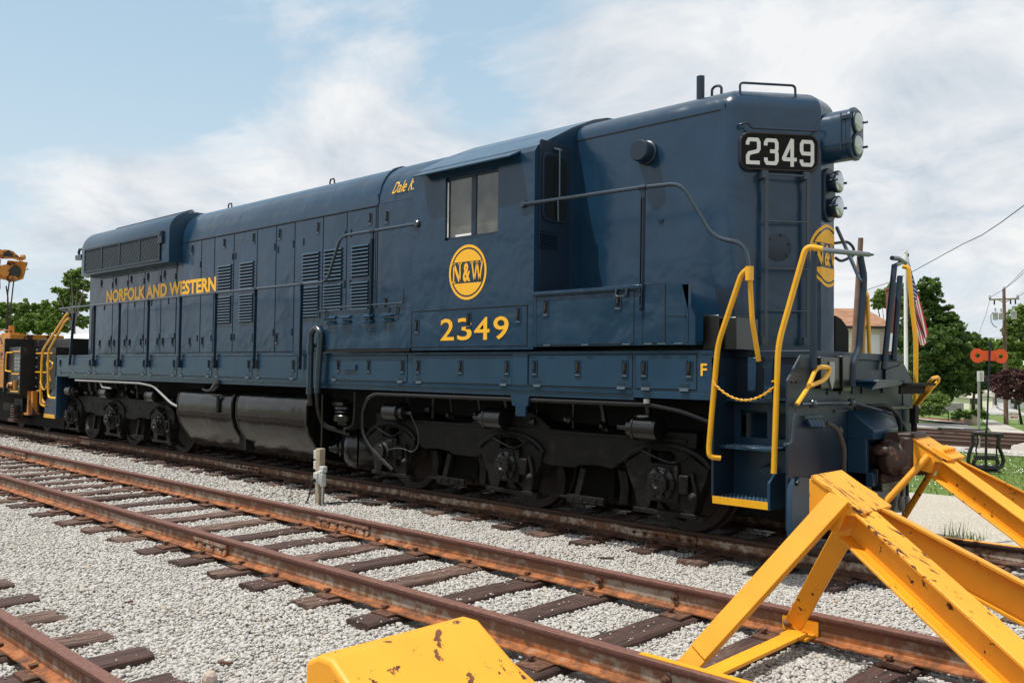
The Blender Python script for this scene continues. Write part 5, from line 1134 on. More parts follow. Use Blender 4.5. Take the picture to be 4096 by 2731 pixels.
# hoses
b = MB(); h0 = X_(3232, 1666, 1.42)
for i in range(4):
    p = Vector((1.41, h0.y+.07*i+.02, 1.17-.004*i)); b.lathe(p, (.5, .15, -1), [(0, .02), (.03, .026), (.07, .022)], 10)
b.box(1.386, 1.42, h0.y-.05, h0.y+.28, 1.185, 1.20); b.build('hose_manifold', 'navy_sill', LOCO)
b = MB(); b.tube([(1.43, -.86, 1.13), (1.50, -.80, 1.08), (1.52, -.71, .90), (1.50, -.68, .72), (1.49, -.67, .50)], .022, 10, bend=.06); b.tube([(1.495, -.79, 1.09), (1.51, -.765, 1.05)], .028, 10); b.build('mu_hose', 'hose', LOCO)
b = MB(); b.tube([(1.42, -.25, 1.24), (1.62, -.02, 1.28), (1.72, .06, 1.16), (1.70, .10, 1.02)], .018, 8, bend=.1); b.tube([(1.42, .0, 1.26), (1.60, .12, 1.25), (1.70, .20, 1.08), (1.72, .22, .98)], .018, 8, bend=.1); b.build('cable_bundle', 'rubber', LOCO)
for (u0, v0, u1, v1) in ((3612, 1886, 3606, 1998), (3628, 1886, 3630, 1996)):
    b = MB(); a_0, a_1 = X_(u0, v0, 1.55), X_(u1, v1, 1.60); b.tube([a_0+Vector((0, 0, .1)), a_0, a_1], .016, 8); hz = b.build('air_hose', 'rubber', LOCO)
    b = MB(); b.lathe(a_1+Vector((0, 0, .03)), (0, 0, -1), [(0, .018), (.03, .03), (.08, .036), (.12, .03), (.14, .012)], 10); b.obox(a_1+Vector((0, .03, -.03)), a_1+Vector((0, .05, -.14)), .02, .03); b.build('gladhand', 'grey_metal', hz)
b = MB(); b.tube([(1.60, .15, .66), (1.62, .16, .40), (1.58, .10, .18)], .035, 8, bend=.08); b.build('drain_hose', 'black_part', LOCO)

# ---- underframe
def wheelset(xc):
    b = MB()
    for s in (-1, 1):
        b.lathe((xc, s*.67, .508), (0, s, 0), [(0, .535), (.028, .535), (.034, .512), (.135, .506), (.135, .42), (.09, .40), (.08, .20), (.14, .16), (.14, .01)], 36)
    b.cyl((xc, -.7, .508), (xc, .7, .508), .09, 14); return b.build('wheelset', 'rust_wheel', LOCO)
def truck(xm, xs, flip=1):
    Y0, Y1 = -1.20, -1.06
    for x in xs: wheelset(x)
    b = MB(); F = lambda P: [(xm+flip*a, z) for a, z in P]
    e = xs
    beam = [(-2.40, .99), (-2.40, .84), (-2.28, .82), (-2.25, .60), (-2.17, .56), (-2.12, .80), (-1.92, .80), (-1.60, .70), (-1.50, .60), (-1.42, .58), (-1.25, .60), (-1.0, .585), (-.92, .55), (-.55, .55), (-.40, .60), (-.10, .80), (.10, .80), (.40, .62), (.55, .55), (.92, .55), (1.0, .585), (1.25, .60), (1.42, .58), (1.60, .70), (1.92, .80), (2.12, .80), (2.17, .56), (2.25, .60), (2.28, .82), (2.40, .84), (2.40, .99),
            (1.95, .99), (1.65, .93), (1.0, .92), (.62, .94), (.35, 1.10), (-.35, 1.10), (-.62, .94), (-1.0, .92), (-1.65, .93), (-1.95, .99)]
    b.prism(F(beam), 'y', Y0+.02, Y1); fr_ = b.build('truck_frame', 'truck_black', LOCO, bevel=.012, seg=2)
    b = MB()
    for x in xs:
        A = [(x-.42+.42*(1-math.cos(t))*1.0, .60+.23*math.sin(t)) for t in [i/10*PI for i in range(11)]]
        A = [(x-.52*math.cos(t), .585+.275*math.sin(t)) for t in [.35+i/10*(PI-.7) for i in range(11)]]; b.tube([(p[0], Y0+.005, p[1]) for p in A], .028, 6)
    b.box(xm-2.3, xm+2.3, Y0, Y0+.02, .90, .925); b.build('frame_rib', 'truck_black', fr_)
    for x in (-1.08, -.54, .54, 1.08): b = MB(); b.lathe((xm+x, Y0+.022, .765), (0, -1, 0), [(0, .04), (.004, .04)], 14); b.build('frame_hole', 'black_flat', fr_, smooth=False)
    for i, x in enumerate(xs):
        b = MB()
        for s in (-1, 1): b.prism([(x+s*.165, .84), (x+s*.47, .66), (x+s*.44, .56), (x+s*.36, .40), (x+s*.31, .22), (x+s*.19, .22), (x+s*.165, .32)], 'y', Y0+.0, Y1)
        b.box(x-.36, x+.36, Y0-.02, Y0+.06, .20, .245); b.box(x+.24, x+.40, Y0-.01, Y0+.1, .17, .235); b.build('pedestal', 'truck_black', fr_, bevel=.006)
        b = MB(); b.box(x-.165, x+.165, Y0-.05, Y1, .33, .69); b.box(x-.10, x+.10, Y0-.07, Y0-.04, .40, .66); b.box(x+.17, x+.28, Y0-.05, Y0+.05, .42, .60); jb = b.build('journal_box', 'truck_black', fr_, bevel=.02, seg=2)
        b = MB(); yf = Y0-.05
        if i == 2 and flip > 0: b.lathe((x-.03, yf, .51), (0, -1, 0), [(0, .13), (.05, .125), (.07, .10), (.12, .10), (.125, .095)], 20)
        else:
            b.lathe((x, yf, .51), (0, -1, 0), [(0, .155), (.03, .15), (.04, .11), (.10, .105), (.105, .045), (.085, .03)], 22)
            for k in range(8):
                a = k*PI/4+.3; b.cyl((x+.13*math.cos(a), yf-.03, .51+.13*math.sin(a)), (x+.13*math.cos(a), yf-.06, .51+.13*math.sin(a)), .018, 6)
                b.cyl((x+.078*math.cos(a), yf-.10, .51+.078*math.sin(a)), (x+.078*math.cos(a), yf-.115, .51+.078*math.sin(a)), .010, 6)
        b.build('axle_cap', 'black_part', jb)
    for xr, d_ in ((-1.88, 1), (-.08, -1), (1.95, -1)):
        x = xm+flip*xr if flip > 0 else xm+xr
        b = MB(); w = .14; b.lathe((x-w*d_, Y0-.10, 1.015), (d_, 0, 0), [(0, .06), (.012, .112), (.26, .112), (.265, .122), (.285, .122), (.29, .09), (.36, .085), (.37, .03), (.50, .028)], 22)
        b.build('brake_cylinder', 'black_part', fr_)
    for x in (xs[0]-1.0, xs[2]+1.10):
        b = MB(); b.box(x-.22, x+.26, Y0-.0, Y0+.04, .20, .275); b.box(x-.30, x-.05, Y0+.1, Y0+.14, .16, .26); b.obox((x-.10, Y0+.05, .27), (x-.02, Y0+.05, .55), .05, .07); b.box(x-.42, x-.2, Y0+.04, Y0+.08, .225, .25)
        for xx in (-.14, -.02, .16): b.cyl((x+xx, Y0, .238), (x+xx, Y0-.015, .238), .020, 8)
        b.build('brake_rigging', 'truck_black', fr_, bevel=.004)
    b = MB(); b.prism([(xs[2]+.45, .53), (xs[2]+.55, .53), (xs[2]+.60, .40), (xs[2]+.55, .30), (xs[2]+.46, .26), (xs[2]+.43, .32)], 'y', -.85, -.77); b.build('brake_shoe', 'truck_black', fr_, bevel=.005); b = MB(); b.prism([(xs[0]-.45, .53), (xs[0]-.55, .53), (xs[0]-.60, .36), (xs[0]-.48, .26)], 'y', -.85, -.77); b.build('brake_shoe', 'truck_black', fr_, bevel=.005)
    b = MB(); b.box(xm-1.75, xm+1.75, -.58, .58, .55, .95); b.box(xm-.4, xm+.4, -.95, .95, .8, 1.2)
    for x in xs: b.box(x-.35, x+.35, -.5, .5, .25, .75)
    b.build('truck_bolster', 'black_flat', LOCO)
    for x in xs:
        b = MB(); b.box(x-.98, x+.98, -.60, .60, .19, 1.12); b.build('traction_motor', 'black_flat', LOCO, smooth=False)
    r_ = random.Random(int(abs(xm)*10))
    for i in range(9):
        x = xm-1.9+i*.47+r_.uniform(-.1, .1); b = MB()
        b.cyl((x, Y0+.08, .95), (x+r_.uniform(-.05, .05), Y0+.05, 1.22), r_.choice((.012, .018, .03)), 8)
        b.lathe((x, Y0+.02, 1.0+r_.uniform(-.02, .08)), (r_.uniform(-.3, .3), -1, 0), [(0, .035), (.03, .045), (.05, .03), (.07, .02)], 8); b.build('pipe_fitting', 'black_part', fr_)
    for x in xs:
        b = MB(); b.tube([(x+.30, Y0-.02, .62), (x+.36, Y0-.03, .45), (x+.34, Y0-.03, .30)], .022, 8, bend=.05); b.lathe((x+.33, Y0-.0, .40), (0, -1, 0), [(0, .045), (.05, .05), (.07, .03), (.09, .015)], 10); b.build('shock_absorber', 'truck_black', fr_)
        b = MB(); b.tube([(x-.25, Y0-.02, .80), (x-.05, Y0-.05, .74), (x+.12, Y0-.06, .70), (x+.25, Y0-.02, .78)], .012, 6, bend=.05); b.build('oil_line', 'black_part', fr_)
        b = MB()
        for k in range(5): b.lathe((x-.0, Y0+.04, .69+k*.02), (0, 0, 1), [(0, .09), (.008, .10), (.016, .09)], 12)
        b.build('journal_spring', 'truck_black', fr_)
    for x in (xs[0]-.62, xs[0]-1.45, xs[1]-.62, xs[1]-1.45):
        b = MB(); b.prism([(x-.06, .56), (x+.05, .56), (x+.09, .40), (x+.07, .22), (x-.03, .22), (x-.02, .40)], 'y', -1.05, -.97); b.build('brake_hanger', 'truck_black', fr_, bevel=.006)
    b = MB(); b.prism(F(beam), 'y', 1.06, 1.18); b.build('truck_frame', 'truck_black', LOCO)
truck(-2.07, (0.0, -2.03, -4.14)); truck(-12.63, (-10.56, -12.63, -14.70), flip=-1)
# small items on the front truck
b = MB(); b.tube([(-3.60, -1.33, 1.0), (-3.48, -1.30, .80), (-3.50, -1.28, .62), (-3.62, -1.27, .53), (-3.80, -1.27, .57), (-3.98, -1.28, .56), (-4.10, -1.30, .52)], .007, 6, bend=.08); b.build('speed_cable', 'hose', LOCO)
# fuel tank
pr = [(-1.38, 1.10), (-1.41, 1.0), (-1.41, .78), (-1.36, .62), (-1.20, .38), (-1.05, .25), (-.8, .20), (0, .20)]
prf = pr+[(-y, z) for y, z in reversed(pr[:-1])]+[(1.30, 1.17), (-1.30, 1.17)]
for x0, x1 in ((-9.56, -7.78), (-7.62, -5.74)):
    b = MB(); b.loft([[(x, y, z) for y, z in prf] for x in (x0, x0+.5, (x0+x1)/2, x1-.5, x1)]); ft = b.build('fuel_tank', 'black_gloss', LOCO, ang=40, bevel=.02)
    b = MB(); b.box(x0+.02, x1-.02, -1.372, -1.362, .628, .634); 
    b = MB()
    P = [Vector((x1-.002, y, z)) for y, z in pr]; b.tube(P, .012, 6); b.build('tank_rim', 'hose', ft); b = MB(); P = [Vector((x0+.002, y, z)) for y, z in pr]; b.tube(P, .012, 6); b.build('tank_rim', 'hose', ft)
b = MB(); b.box(-7.80, -7.60, -1.25, 1.25, .28, 1.14); b.build('tank_spacer', 'black_flat', LOCO)
b = MB(); b.cyl((-8.15, -1.43, 1.10), (-8.15, -1.43, .83), .03, 10); b.cyl((-8.15, -1.45, 1.28), (-8.3, -1.45, 1.20), .06, 10, r2=.04); b.tube([(-8.2, -1.44, 1.2), (-8.5, -1.44, 1.17), (-8.62, -1.44, 1.19)], .02); b.lathe((-8.12, -1.44, 1.25), (0, -.4, 1), [(0, .05), (.06, .06), (.10, .03)], 10); b.build('fuel_filler', 'black_part', LOCO)
# U pipes
b = MB()
b.tube([(-5.47, -1.53, 1.22), (-5.47, -1.53, 1.95), (-5.465, -1.53, 2.03), (-5.35, -1.53, 2.10), (-5.245, -1.53, 2.03), (-5.24, -1.53, 1.95), (-5.30, -1.53, 1.22)], .042, 12, bend=.05)
for z in (1.80, 1.24): b.cyl((-5.47, -1.53, z-.04), (-5.47, -1.53, z+.04), .052, 12)
b.cyl((-5.25, -1.53, 1.97), (-5.25, -1.53, 2.03), .05, 12); b.box(-5.5, -5.2, -1.50, -1.45, 1.83, 1.88); b.build('vent_pipe', 'navy_pipe', LOCO)
b = MB(); b.tube([(-5.47, -1.53, 1.22), (-5.47, -1.50, 1.05)], .042, 12); b.tube([(-5.30, -1.53, 1.22), (-5.31, -1.50, .98), (-5.30, -1.42, .78), (-5.0, -1.2, .68)], .034, 10, bend=.1); b.tube([(-5.22, -1.50, 1.20), (-5.22, -1.50, .50)], .012, 8); b.build('drain_pipe', 'black_part', LOCO)
# air filter and main reservoir
b = MB(); b.lathe((-5.03, -1.28, 1.14), (0, 0, -1), [(0, .03), (.05, .10), (.06, .12), (.08, .06), (.10, .125), (.13, .13), (.135, .10), (.16, .125), (.17, .13), (.18, .10), (.22, .14), (.29, .14), (.31, .09), (.34, .08)], 22); b.box(-5.15, -4.90, -1.4, -1.2, 1.06, 1.10); b.tube([(-4.80, -1.28, 1.24), (-4.80, -1.28, 1.0), (-4.83, -1.28, .80), (-5.03, -1.28, .74), (-5.03, -1.25, .68)], .018, bend=.06); b.build('air_filter', 'black_part', LOCO)
b = MB(); b.lathe((-5.04, -1.05, .47), (-.75, -1, 0), [(0, .27), (.02, .265), (.10, .24), (.16, .18), (.18, .12)], 26); b.cyl((-5.04, -1.05, .47), (-4.4, .0, .47), .27, 26); b.lathe((-5.17, -1.22, .47), (-.75, -1, 0), [(0, .11), (.02, .10), (.03, .06), (.06, .07), (.10, .05), (.14, .03), (.16, .03)], 14); b.build('air_reservoir', 'black_part', LOCO)
b = MB(); b.tube([(-3.92, -1.33, .30), (-4.30, -1.38, .55), (-4.45, -1.40, .72), (-4.46, -1.40, 1.0), (-4.34, -1.42, 1.17), (-4.20, -1.42, 1.235), (-1.9, -1.42, 1.245), (-.03, -1.41, 1.25), (.30, -1.38, 1.20), (.62, -1.35, 1.10)], .026, 10, bend=.08); b.build('air_pipe', 'black_part', LOCO)
b = MB(); b.tube([(-14.0, -1.42, 1.245), (-11.0, -1.42, 1.24), (-10.5, -1.40, 1.2), (-9.9, -1.36, .92), (-9.55, -1.35, .85)], .020, 10, bend=.12); b.tube([(-12.8, -1.40, 1.22), (-12.7, -1.40, 1.13), (-12.3, -1.40, 1.12)], .02, bend=.05); b.build('air_pipe', 'grey_metal', LOCO)
b = MB(); b.tube([(-.29, -1.30, 1.12), (-.2, -1.34, 1.13), (-.13, -1.3, 1.13)], .012); b.tube([(-.05, -1.44, 1.30), (-.05, -1.44, 1.26)], .03, 10); b.build('pipe_fitting', 'grey_metal', LOCO)
b = MB(); b.box(-14.9, .5, -.98, .98, 1.0, 1.28); b.box(-5.6, -4.3, -.9, 1.2, .35, 1.2); b.build('center_sill', 'black_flat', LOCO)
# ---- rear end
b = MB(); b.box(-15.02, -14.95, -1.42, 1.42, .45, 1.72); b.build('rear_end_plate', 'navy_dark', LOCO)
b = MB(); b.box(-15.02, -14.94, -SY, -SY+.1, .45, 1.31); b.build('stair_side', 'navy_sill', LOCO, bevel=.004)
b = MB(); b.add([(-15.70, -1.42, .50), (-15.05, -1.42, .50), (-15.02, -1.42, 1.02), (-15.25, -1.42, 1.02), (-15.68, -1.42, .74)], [(0, 1, 2, 3, 4)]); b.box(-15.70, -15.05, -1.42, -1.0, .48, .50); st_ = b.build('rear_stair', 'navy_sill', LOCO, smooth=False)
b = MB(); b.box(-15.70, -15.06, -1.43, -1.415, .42, .50); b.build('tread_edge', 'yellow_rail', st_, smooth=False)
b = MB(); b.tube([(-14.25, PY, 2.62), (-14.42, PY, 2.56), (-15.66, PY, 1.86), (-15.70, PY, 1.60), (-15.70, PY, .70), (-15.60, -1.44, .66)], .024, 10, bend=.1); b.build('step_handrail', 'yellow_rail', LOCO)
b = MB(); b.tube([(-14.20, PY, 2.50), (-14.38, PY, 2.47), (-15.30, PY, 1.86), (-15.33, PY, 1.60), (-15.26, PY, .93), (-15.20, PY, .86), (-14.97, -1.44, .85)], .024, 10, bend=.1); b.build('step_handrail', 'yellow_rail', LOCO)
ch = MB(); chain(ch, Vector((-15.69, PY-.02, 1.22)), Vector((-15.28, PY-.02, 1.14)), .16, 14, r=.008); ch.build('safety_chain', 'yellow_rail', LOCO)
b = MB(); b.tube([(-15.32, PY+.05, 1.20), (-15.55, PY+.05, 1.60), (-15.42, PY+.05, 1.64), (-15.18, PY+.05, 1.58), (-15.22, PY+.05, 1.48), (-15.50, PY+.05, 1.45)], .018, 8, bend=.05); b.build('uncoupling_lever', 'yellow_rail', LOCO)
b = MB(); b.obox((-14.12, PY, 1.55), (-13.95, PY, 2.60), .028, .05, up=(0, 1, 0)); b.tube([(-14.76, PY, 2.71), (-14.45, PY, 2.66), (-14.2, PY, 2.64), (-14.0, PY, 2.58)], .018, bend=.08); b.build('handrail_post', 'navy_dark', LOCO)
b = MB(); b.obox((-14.30, .9, 1.75), (-14.30, .9, 2.62), .05, .05); b.obox((-14.9, -.35, 1.75), (-14.92, -.35, 2.6), .05, .05); b.tube([(-14.9, -.35, 2.6), (-14.9, .9, 2.62)], .02); b.build('handrail_post', 'navy_dark', LOCO)
# far side handrail
tubes('side_handrail', [(-14.7, 1.45, 2.7), (-5, 1.45, 2.7)], .019, 'navy_pipe')
# ================================================================== BACKGROUND
RH = Vector((RT.x, RT.y, 0)).normalized(); FH = Vector((FW.x, FW.y, 0)).normalized()
A_ = lambda a, b_: (3300+a/1.568, 900+b_/1.568)
def leaf_crown(name, blobs, n, size, m, par=None, seed=1, flat=.85):
    r = np.random.default_rng(seed); C_ = []; 
    tot = sum(b_[1]**2 for b_ in blobs); P = []; T = []
    for (c, R) in blobs:
        k = max(40, int(n*R*R/tot)); 
        # sub-clumps on and in the blob so the outline is uneven
        nc = max(34, int(44+R*22)); d = r.normal(0, 1, (nc, 3)); d /= np.linalg.norm(d, axis=1)[:, None]
        cc = np.array(c)+d*R*r.uniform(.35, .98, nc)[:, None]*np.array([1, 1, flat]); cr = R*r.uniform(.07, .27, nc); ct = r.uniform(.25, .75, nc)
        j = r.integers(0, nc, k); d2 = r.normal(0, 1, (k, 3)); d2 /= np.linalg.norm(d2, axis=1)[:, None]
        rr = r.uniform(.45, 1.0, k)**.5; p = cc[j]+d2*(cr[j]*rr)[:, None]*np.array([1, 1, .72]); P.append(p); T.append(np.clip(ct[j]+r.normal(0, .18, k), 0, 1))
    P = np.concatenate(P); T = np.concatenate(T); n = len(P); a = r.normal(0, 1, (n, 3)); a[:, 2] *= .55; a /= np.linalg.norm(a, axis=1)[:, None]
    q = r.normal(0, 1, (n, 3)); b_ = np.cross(a, q); b_ /= np.linalg.norm(b_, axis=1)[:, None]; s = size*r.uniform(.6, 1.3, n)
    V = np.stack([P-a*s[:, None], P-b_*s[:, None]*.55, P+a*s[:, None], P+b_*s[:, None]*.55], 1).reshape(-1, 3)
    return np_mesh(name, V, np.arange(4*n).reshape(-1, 4), m, np.repeat(T, 4), par)
def tree(name, pxblobs, depth, n, size, m, label, base=None, trunk_r=.25, cat='tree', branches=True, seed=1, group=None):
    blobs = [(px(u, v, depth+dd), R*depth/FPX) for (u, v, R, dd) in pxblobs]
    cx_ = sum(b_[0].x*b_[1] for b_ in blobs)/sum(b_[1] for b_ in blobs); cy_ = sum(b_[0].y*b_[1] for b_ in blobs)/sum(b_[1] for b_ in blobs)
    if base: p = gp(*base) if len(base) == 2 else Vector(base)
    else: p = Vector((cx_, cy_, gz(cx_, cy_)))
    t = empty(name, p, label, cat, group)
    leaf_crown('crown' if cat == 'tree' else 'foliage', [(tuple(c), R) for c, R in blobs], n, size, m, t, seed)
    b = MB(); r_ = random.Random(seed)
    top = max(c.z for c, R in blobs)
    mid = Vector((p.x*.6+cx_*.4, p.y*.6+cy_*.4, p.z+(top-p.z)*.45))
    if trunk_r:
        P = [p-Vector((0, 0, .3)), p.lerp(mid, .5)+Vector((r_.uniform(-.1, .1), r_.uniform(-.1, .1), 0)), mid]
        for i in range(2): b.cyl(P[i], P[i+1], trunk_r*(1-.3*i), 10, r2=trunk_r*(1-.3*(i+1)))
        for c, R in blobs[::2 if len(blobs) > 6 else 1]:
            q = mid.lerp(c, .5)+Vector((0, 0, -R*.3)); b.cyl(mid-Vector((0, 0, .1)), q, trunk_r*.30, 7, r2=trunk_r*.16); b.cyl(q, c, trunk_r*.16, 6, r2=trunk_r*.05)
        b.build('trunk', 'trunk', t)
    return t
def ab(lst): return [(*A_(a, b_), R/1.568, dd) for a, b_, R, dd in lst]
tree('broadleaf_tree', ab([(655, 380, 75, 0), (640, 470, 110, 1), (540, 470, 110, 2), (740, 560, 100, 0), (600, 600, 150, 1), (770, 660, 120, 0), (520, 720, 130, 2), (690, 760, 160, -1), (820, 790, 120, 0), (600, 880, 140, -1), (740, 920, 140, 0), (850, 920, 110, 1), (520, 930, 110, 2), (650, 1020, 100, 0), (800, 1030, 80, 0), (845, 730, 85, 1), (815, 650, 60, 1), (880, 850, 100, 3), (880, 960, 110, 3), (600, 1080, 80, 2), (740, 1060, 80, 2)]), 72, 120000, .125, 'leaf_green', 'tall dark green maple behind the flagpole, the highest tree on the right', base=A_(700, 1190), trunk_r=.5, seed=3)
tree('broadleaf_tree', ab([(900, 740, 85, 0), (960, 780, 95, 0), (900, 860, 110, 0), (1010, 860, 90, 0), (960, 940, 100, 0), (1050, 930, 60, 0), (1000, 980, 80, 1), (930, 1010, 80, 1)]), 78, 44000, .125, 'leaf_green', 'green tree directly behind the orange switch target', base=A_(930, 1170), trunk_r=.35, seed=4)
tree('broadleaf_tree', ab([(350, 440, 48, 0), (320, 470, 34, 0), (400, 470, 60, 0), (330, 500, 40, 0), (440, 400, 60, 1), (450, 520, 80, 0)]), 68, 16000, .11, 'leaf_light', 'tree crown rising over the brown roof of the house', base=A_(420, 1180), trunk_r=.3, seed=5)
tree('broadleaf_tree', ab([(1195, 590, 70, 0), (1240, 540, 60, 0), (1160, 660, 60, 0), (1235, 650, 80, 1), (1200, 740, 90, 0), (1130, 740, 60, 0), (1250, 790, 90, 1), (1150, 830, 90, 0)]), 95, 36000, .14, 'leaf_light', 'airy light green tree behind the transformer pole at the right edge', base=A_(1195, 1150), trunk_r=.3, seed=6)
tree('broadleaf_tree', ab([(1050, 750, 60, 0), (1090, 800, 60, 0), (1020, 790, 50, 0), (1080, 880, 70, 0), (1170, 880, 80, 0)]), 110, 12000, .2, 'leaf_light', 'far pale green tree between the dark maple and the transformer pole', base=A_(1070, 1140), trunk_r=.25, seed=7)
tree('purple_tree', ab([(1130, 945, 50, 0), (1085, 975, 48, 0), (1180, 935, 52, 1), (1240, 930, 55, 0), (1045, 990, 34, 0), (1075, 1030, 40, -1), (1120, 1020, 50, 0), (1175, 1010, 55, 0), (1235, 1000, 60, 0), (1290, 960, 60, 0), (1290, 1030, 60, 0), (1000, 960, 22, 0), (965, 955, 12, 0), (1150, 1070, 36, 0), (1210, 1065, 42, 0), (1100, 1065, 26, 0), (1260, 1080, 40, 0)]), 60, 34000, .062, 'leaf_purple', 'small purple leaved ornamental tree beside the gift shop sign', base=A_(1235, 1245), trunk_r=.14, seed=8)
for i, (bl, dp, lb, bs) in enumerate((
        ([(650, 1130, 80, 0), (720, 1130, 65, 0), (580, 1140, 70, 0), (690, 1080, 50, 0), (620, 1075, 40, 0), (750, 1090, 35, 0), (550, 1110, 50, 0)], 65, 'big rounded green bush left of the entrance sign', (650, 1212)),
        ([(850, 1180, 34, 0), (890, 1190, 30, 0), (820, 1200, 30, 0)], 69, 'low green shrub right below the entrance sign', (850, 1225)),
        ([(970, 1180, 34, 0), (1000, 1195, 28, 0), (945, 1175, 26, 0)], 68, 'low green shrub between the concrete planter and the metal signpost', (980, 1222)))):
    tree('bush', ab(bl), dp, 9000 if i == 0 else 3500, .09, 'leaf_light' if i == 0 else 'leaf_green', lb, base=A_(*bs), trunk_r=.04, cat='bush', seed=20+i)
# left side trees
LB = [([(15, 1235, 34, 0), (45, 1235, 26, 0), (20, 1290, 50, 0), (60, 1300, 45, 0)], 90, 'green tree at the left edge behind the crane cables'),
      ([(100, 1225, 26, 0), (102, 1200, 9, 0), (90, 1250, 34, 0), (120, 1290, 50, 0), (85, 1310, 40, 0)], 95, 'green tree with a thin pointed top right of the crane cables'),
      ([(142, 1228, 20, 0), (150, 1260, 34, 0), (165, 1300, 45, 0)], 100, 'darker green tree in the middle of the left tree line'),
      ([(185, 1215, 20, 0), (183, 1240, 30, 0), (205, 1255, 35, 0), (200, 1300, 50, 0), (235, 1300, 45, 0)], 92, 'green tree just left of the tall tree, above the white roof')]
for i, (bl, dp, lb) in enumerate(LB): tree('broadleaf_tree', bl, dp, 16000, .14, 'leaf_light' if i != 2 else 'leaf_green', lb, trunk_r=.25, seed=40+i)
tree('broadleaf_tree', [(285, 1095, 26, 0), (325, 1090, 30, 0), (350, 1085, 28, 0), (270, 1125, 24, 0), (310, 1135, 34, 0), (345, 1140, 30, 0), (222, 1160, 17, 0), (245, 1165, 22, 0), (280, 1175, 32, 0), (262, 1200, 30, 0), (320, 1190, 30, 0), (240, 1225, 34, 0), (300, 1240, 34, 0), (345, 1225, 25, 0), (270, 1275, 36, 0), (330, 1290, 34, 0), (225, 1275, 30, 0)], 84, 34000, .12, 'leaf_light', 'tall airy tree just behind the radiator end of the locomotive', base=(*gp(295, 1560).to_2d(), gz(*gp(295, 1560).to_2d())), trunk_r=.3, seed=50)
for i, (u, dp, lb) in enumerate(((3480, 120, 'distant green tree behind the brick chimney'), (3650, 130, 'distant dark tree filling the gap behind the flag'), (3900, 140, 'distant tree behind the concrete planter'), (-200, 120, 'distant tree beyond the left edge'), (400, 130, 'distant tree hidden behind the locomotive roof'))):
    tree('broadleaf_tree', [(u, 1440, 70, 0), (u+60, 1460, 60, 0), (u-60, 1460, 60, 0), (u+120, 1480, 50, 0), (u, 1380, 50, 0)], dp, 9000, .26, 'leaf_green', lb, trunk_r=.3, seed=60+i)

# frame helper: things that face the camera side, built in their own local axes (a = along RH, c = along FH, z up)
class LB3(MB):
    def __init__(s, o): super().__init__(); s.o = Vector(o)
    def L(s, a, c, z): p = s.o+RH*a+FH*c; return Vector((p.x, p.y, z))
    def lbox(s, a0, a1, c0, c1, z0, z1):
        vs = [s.L(a, c, z) for z in (z0, z1) for a, c in ((a0, c0), (a1, c0), (a1, c1), (a0, c1))]
        return s.add(vs, [(0, 3, 2, 1), (4, 5, 6, 7), (0, 1, 5, 4), (1, 2, 6, 5), (2, 3, 7, 6), (3, 0, 4, 7)])
# house
D = 36.0; H0 = px(3579, 1305, D); s_ = D/FPX
gzh = gz(H0.x, H0.y)-.3
t = empty('brick_house', (H0.x, H0.y, gz(H0.x, H0.y)), 'pale house with a brown shingle roof behind the wooden pole', 'house')
zE, zR = px(3450, 1303, D).z, px(3450, 1227, D+2.2).z
zB = px(3450, 850+1175/2.24, D).z
b = LB3(H0); b.lbox(-9, -.06, .3, 6.3, gzh, zB); b.build('brick_wall', 'pale_brick', t, smooth=False)
b = LB3(H0); b.lbox(-9, -.06, .3, 6.3, zB, zE-.02); b.build('siding_wall', 'siding', t, smooth=False)
b = LB3(H0); b.add([b.L(-9.3, 0, zE), b.L(.1, 0, zE), b.L(.1, 3.3, zR), b.L(-9.3, 3.3, zR), b.L(-9.3, 6.6, zE), b.L(.1, 6.6, zE), b.L(-9.3, 0, zE-.1), b.L(.1, 0, zE-.1), b.L(.1, 6.6, zE-.1), b.L(-9.3, 6.6, zE-.1)], [(0, 1, 2, 3), (3, 2, 5, 4), (6, 7, 1, 0), (7, 8, 5, 2, 1), (6, 9, 4, 3, 0), (6, 7, 8, 9)]); b.build('roof', 'shingles', t, smooth=False)
b = LB3(H0); b.lbox(-9.3, .1, -.10, -.001, zE-.10, zE-.01); b.build('gutter', 'rubber', t, smooth=False)
b = LB3(H0); b.lbox(-.24, .02, -.12, .28, gzh, zR+.55); b.lbox(-.28, .06, -.16, .32, zR+.55, zR+.63); b.build('chimney', 'brick_red', t, smooth=False)
b = LB3(H0); b.lbox(-.34, -.1, -.16, -.122, zB-.3, zE-.3); b.lbox(-.9, -.5, .26, .298, zB-.9, zB+.4); b.build('window', 'white_paint', t, smooth=False)
# wooden pole
pb = px(3407, 1600, 30); pt = px(3443, 952, 30); g_ = gz(pb.x, pb.y)
b = MB(); dirn = (pb-pt).normalized(); pb2 = pt+dirn*((pt.z-g_)/-dirn.z); b.cyl(pb2, pt, .12, 14, r2=.085); b.cyl(pt-Vector((0, 0, .35)), pt-Vector((0, .1, .35)), .015, 6)
o = b.build('utility_pole', 'pole_wood'); tag(o, 'leaning bare wooden pole without crossarm, in front of the brown roofed house', 'pole')
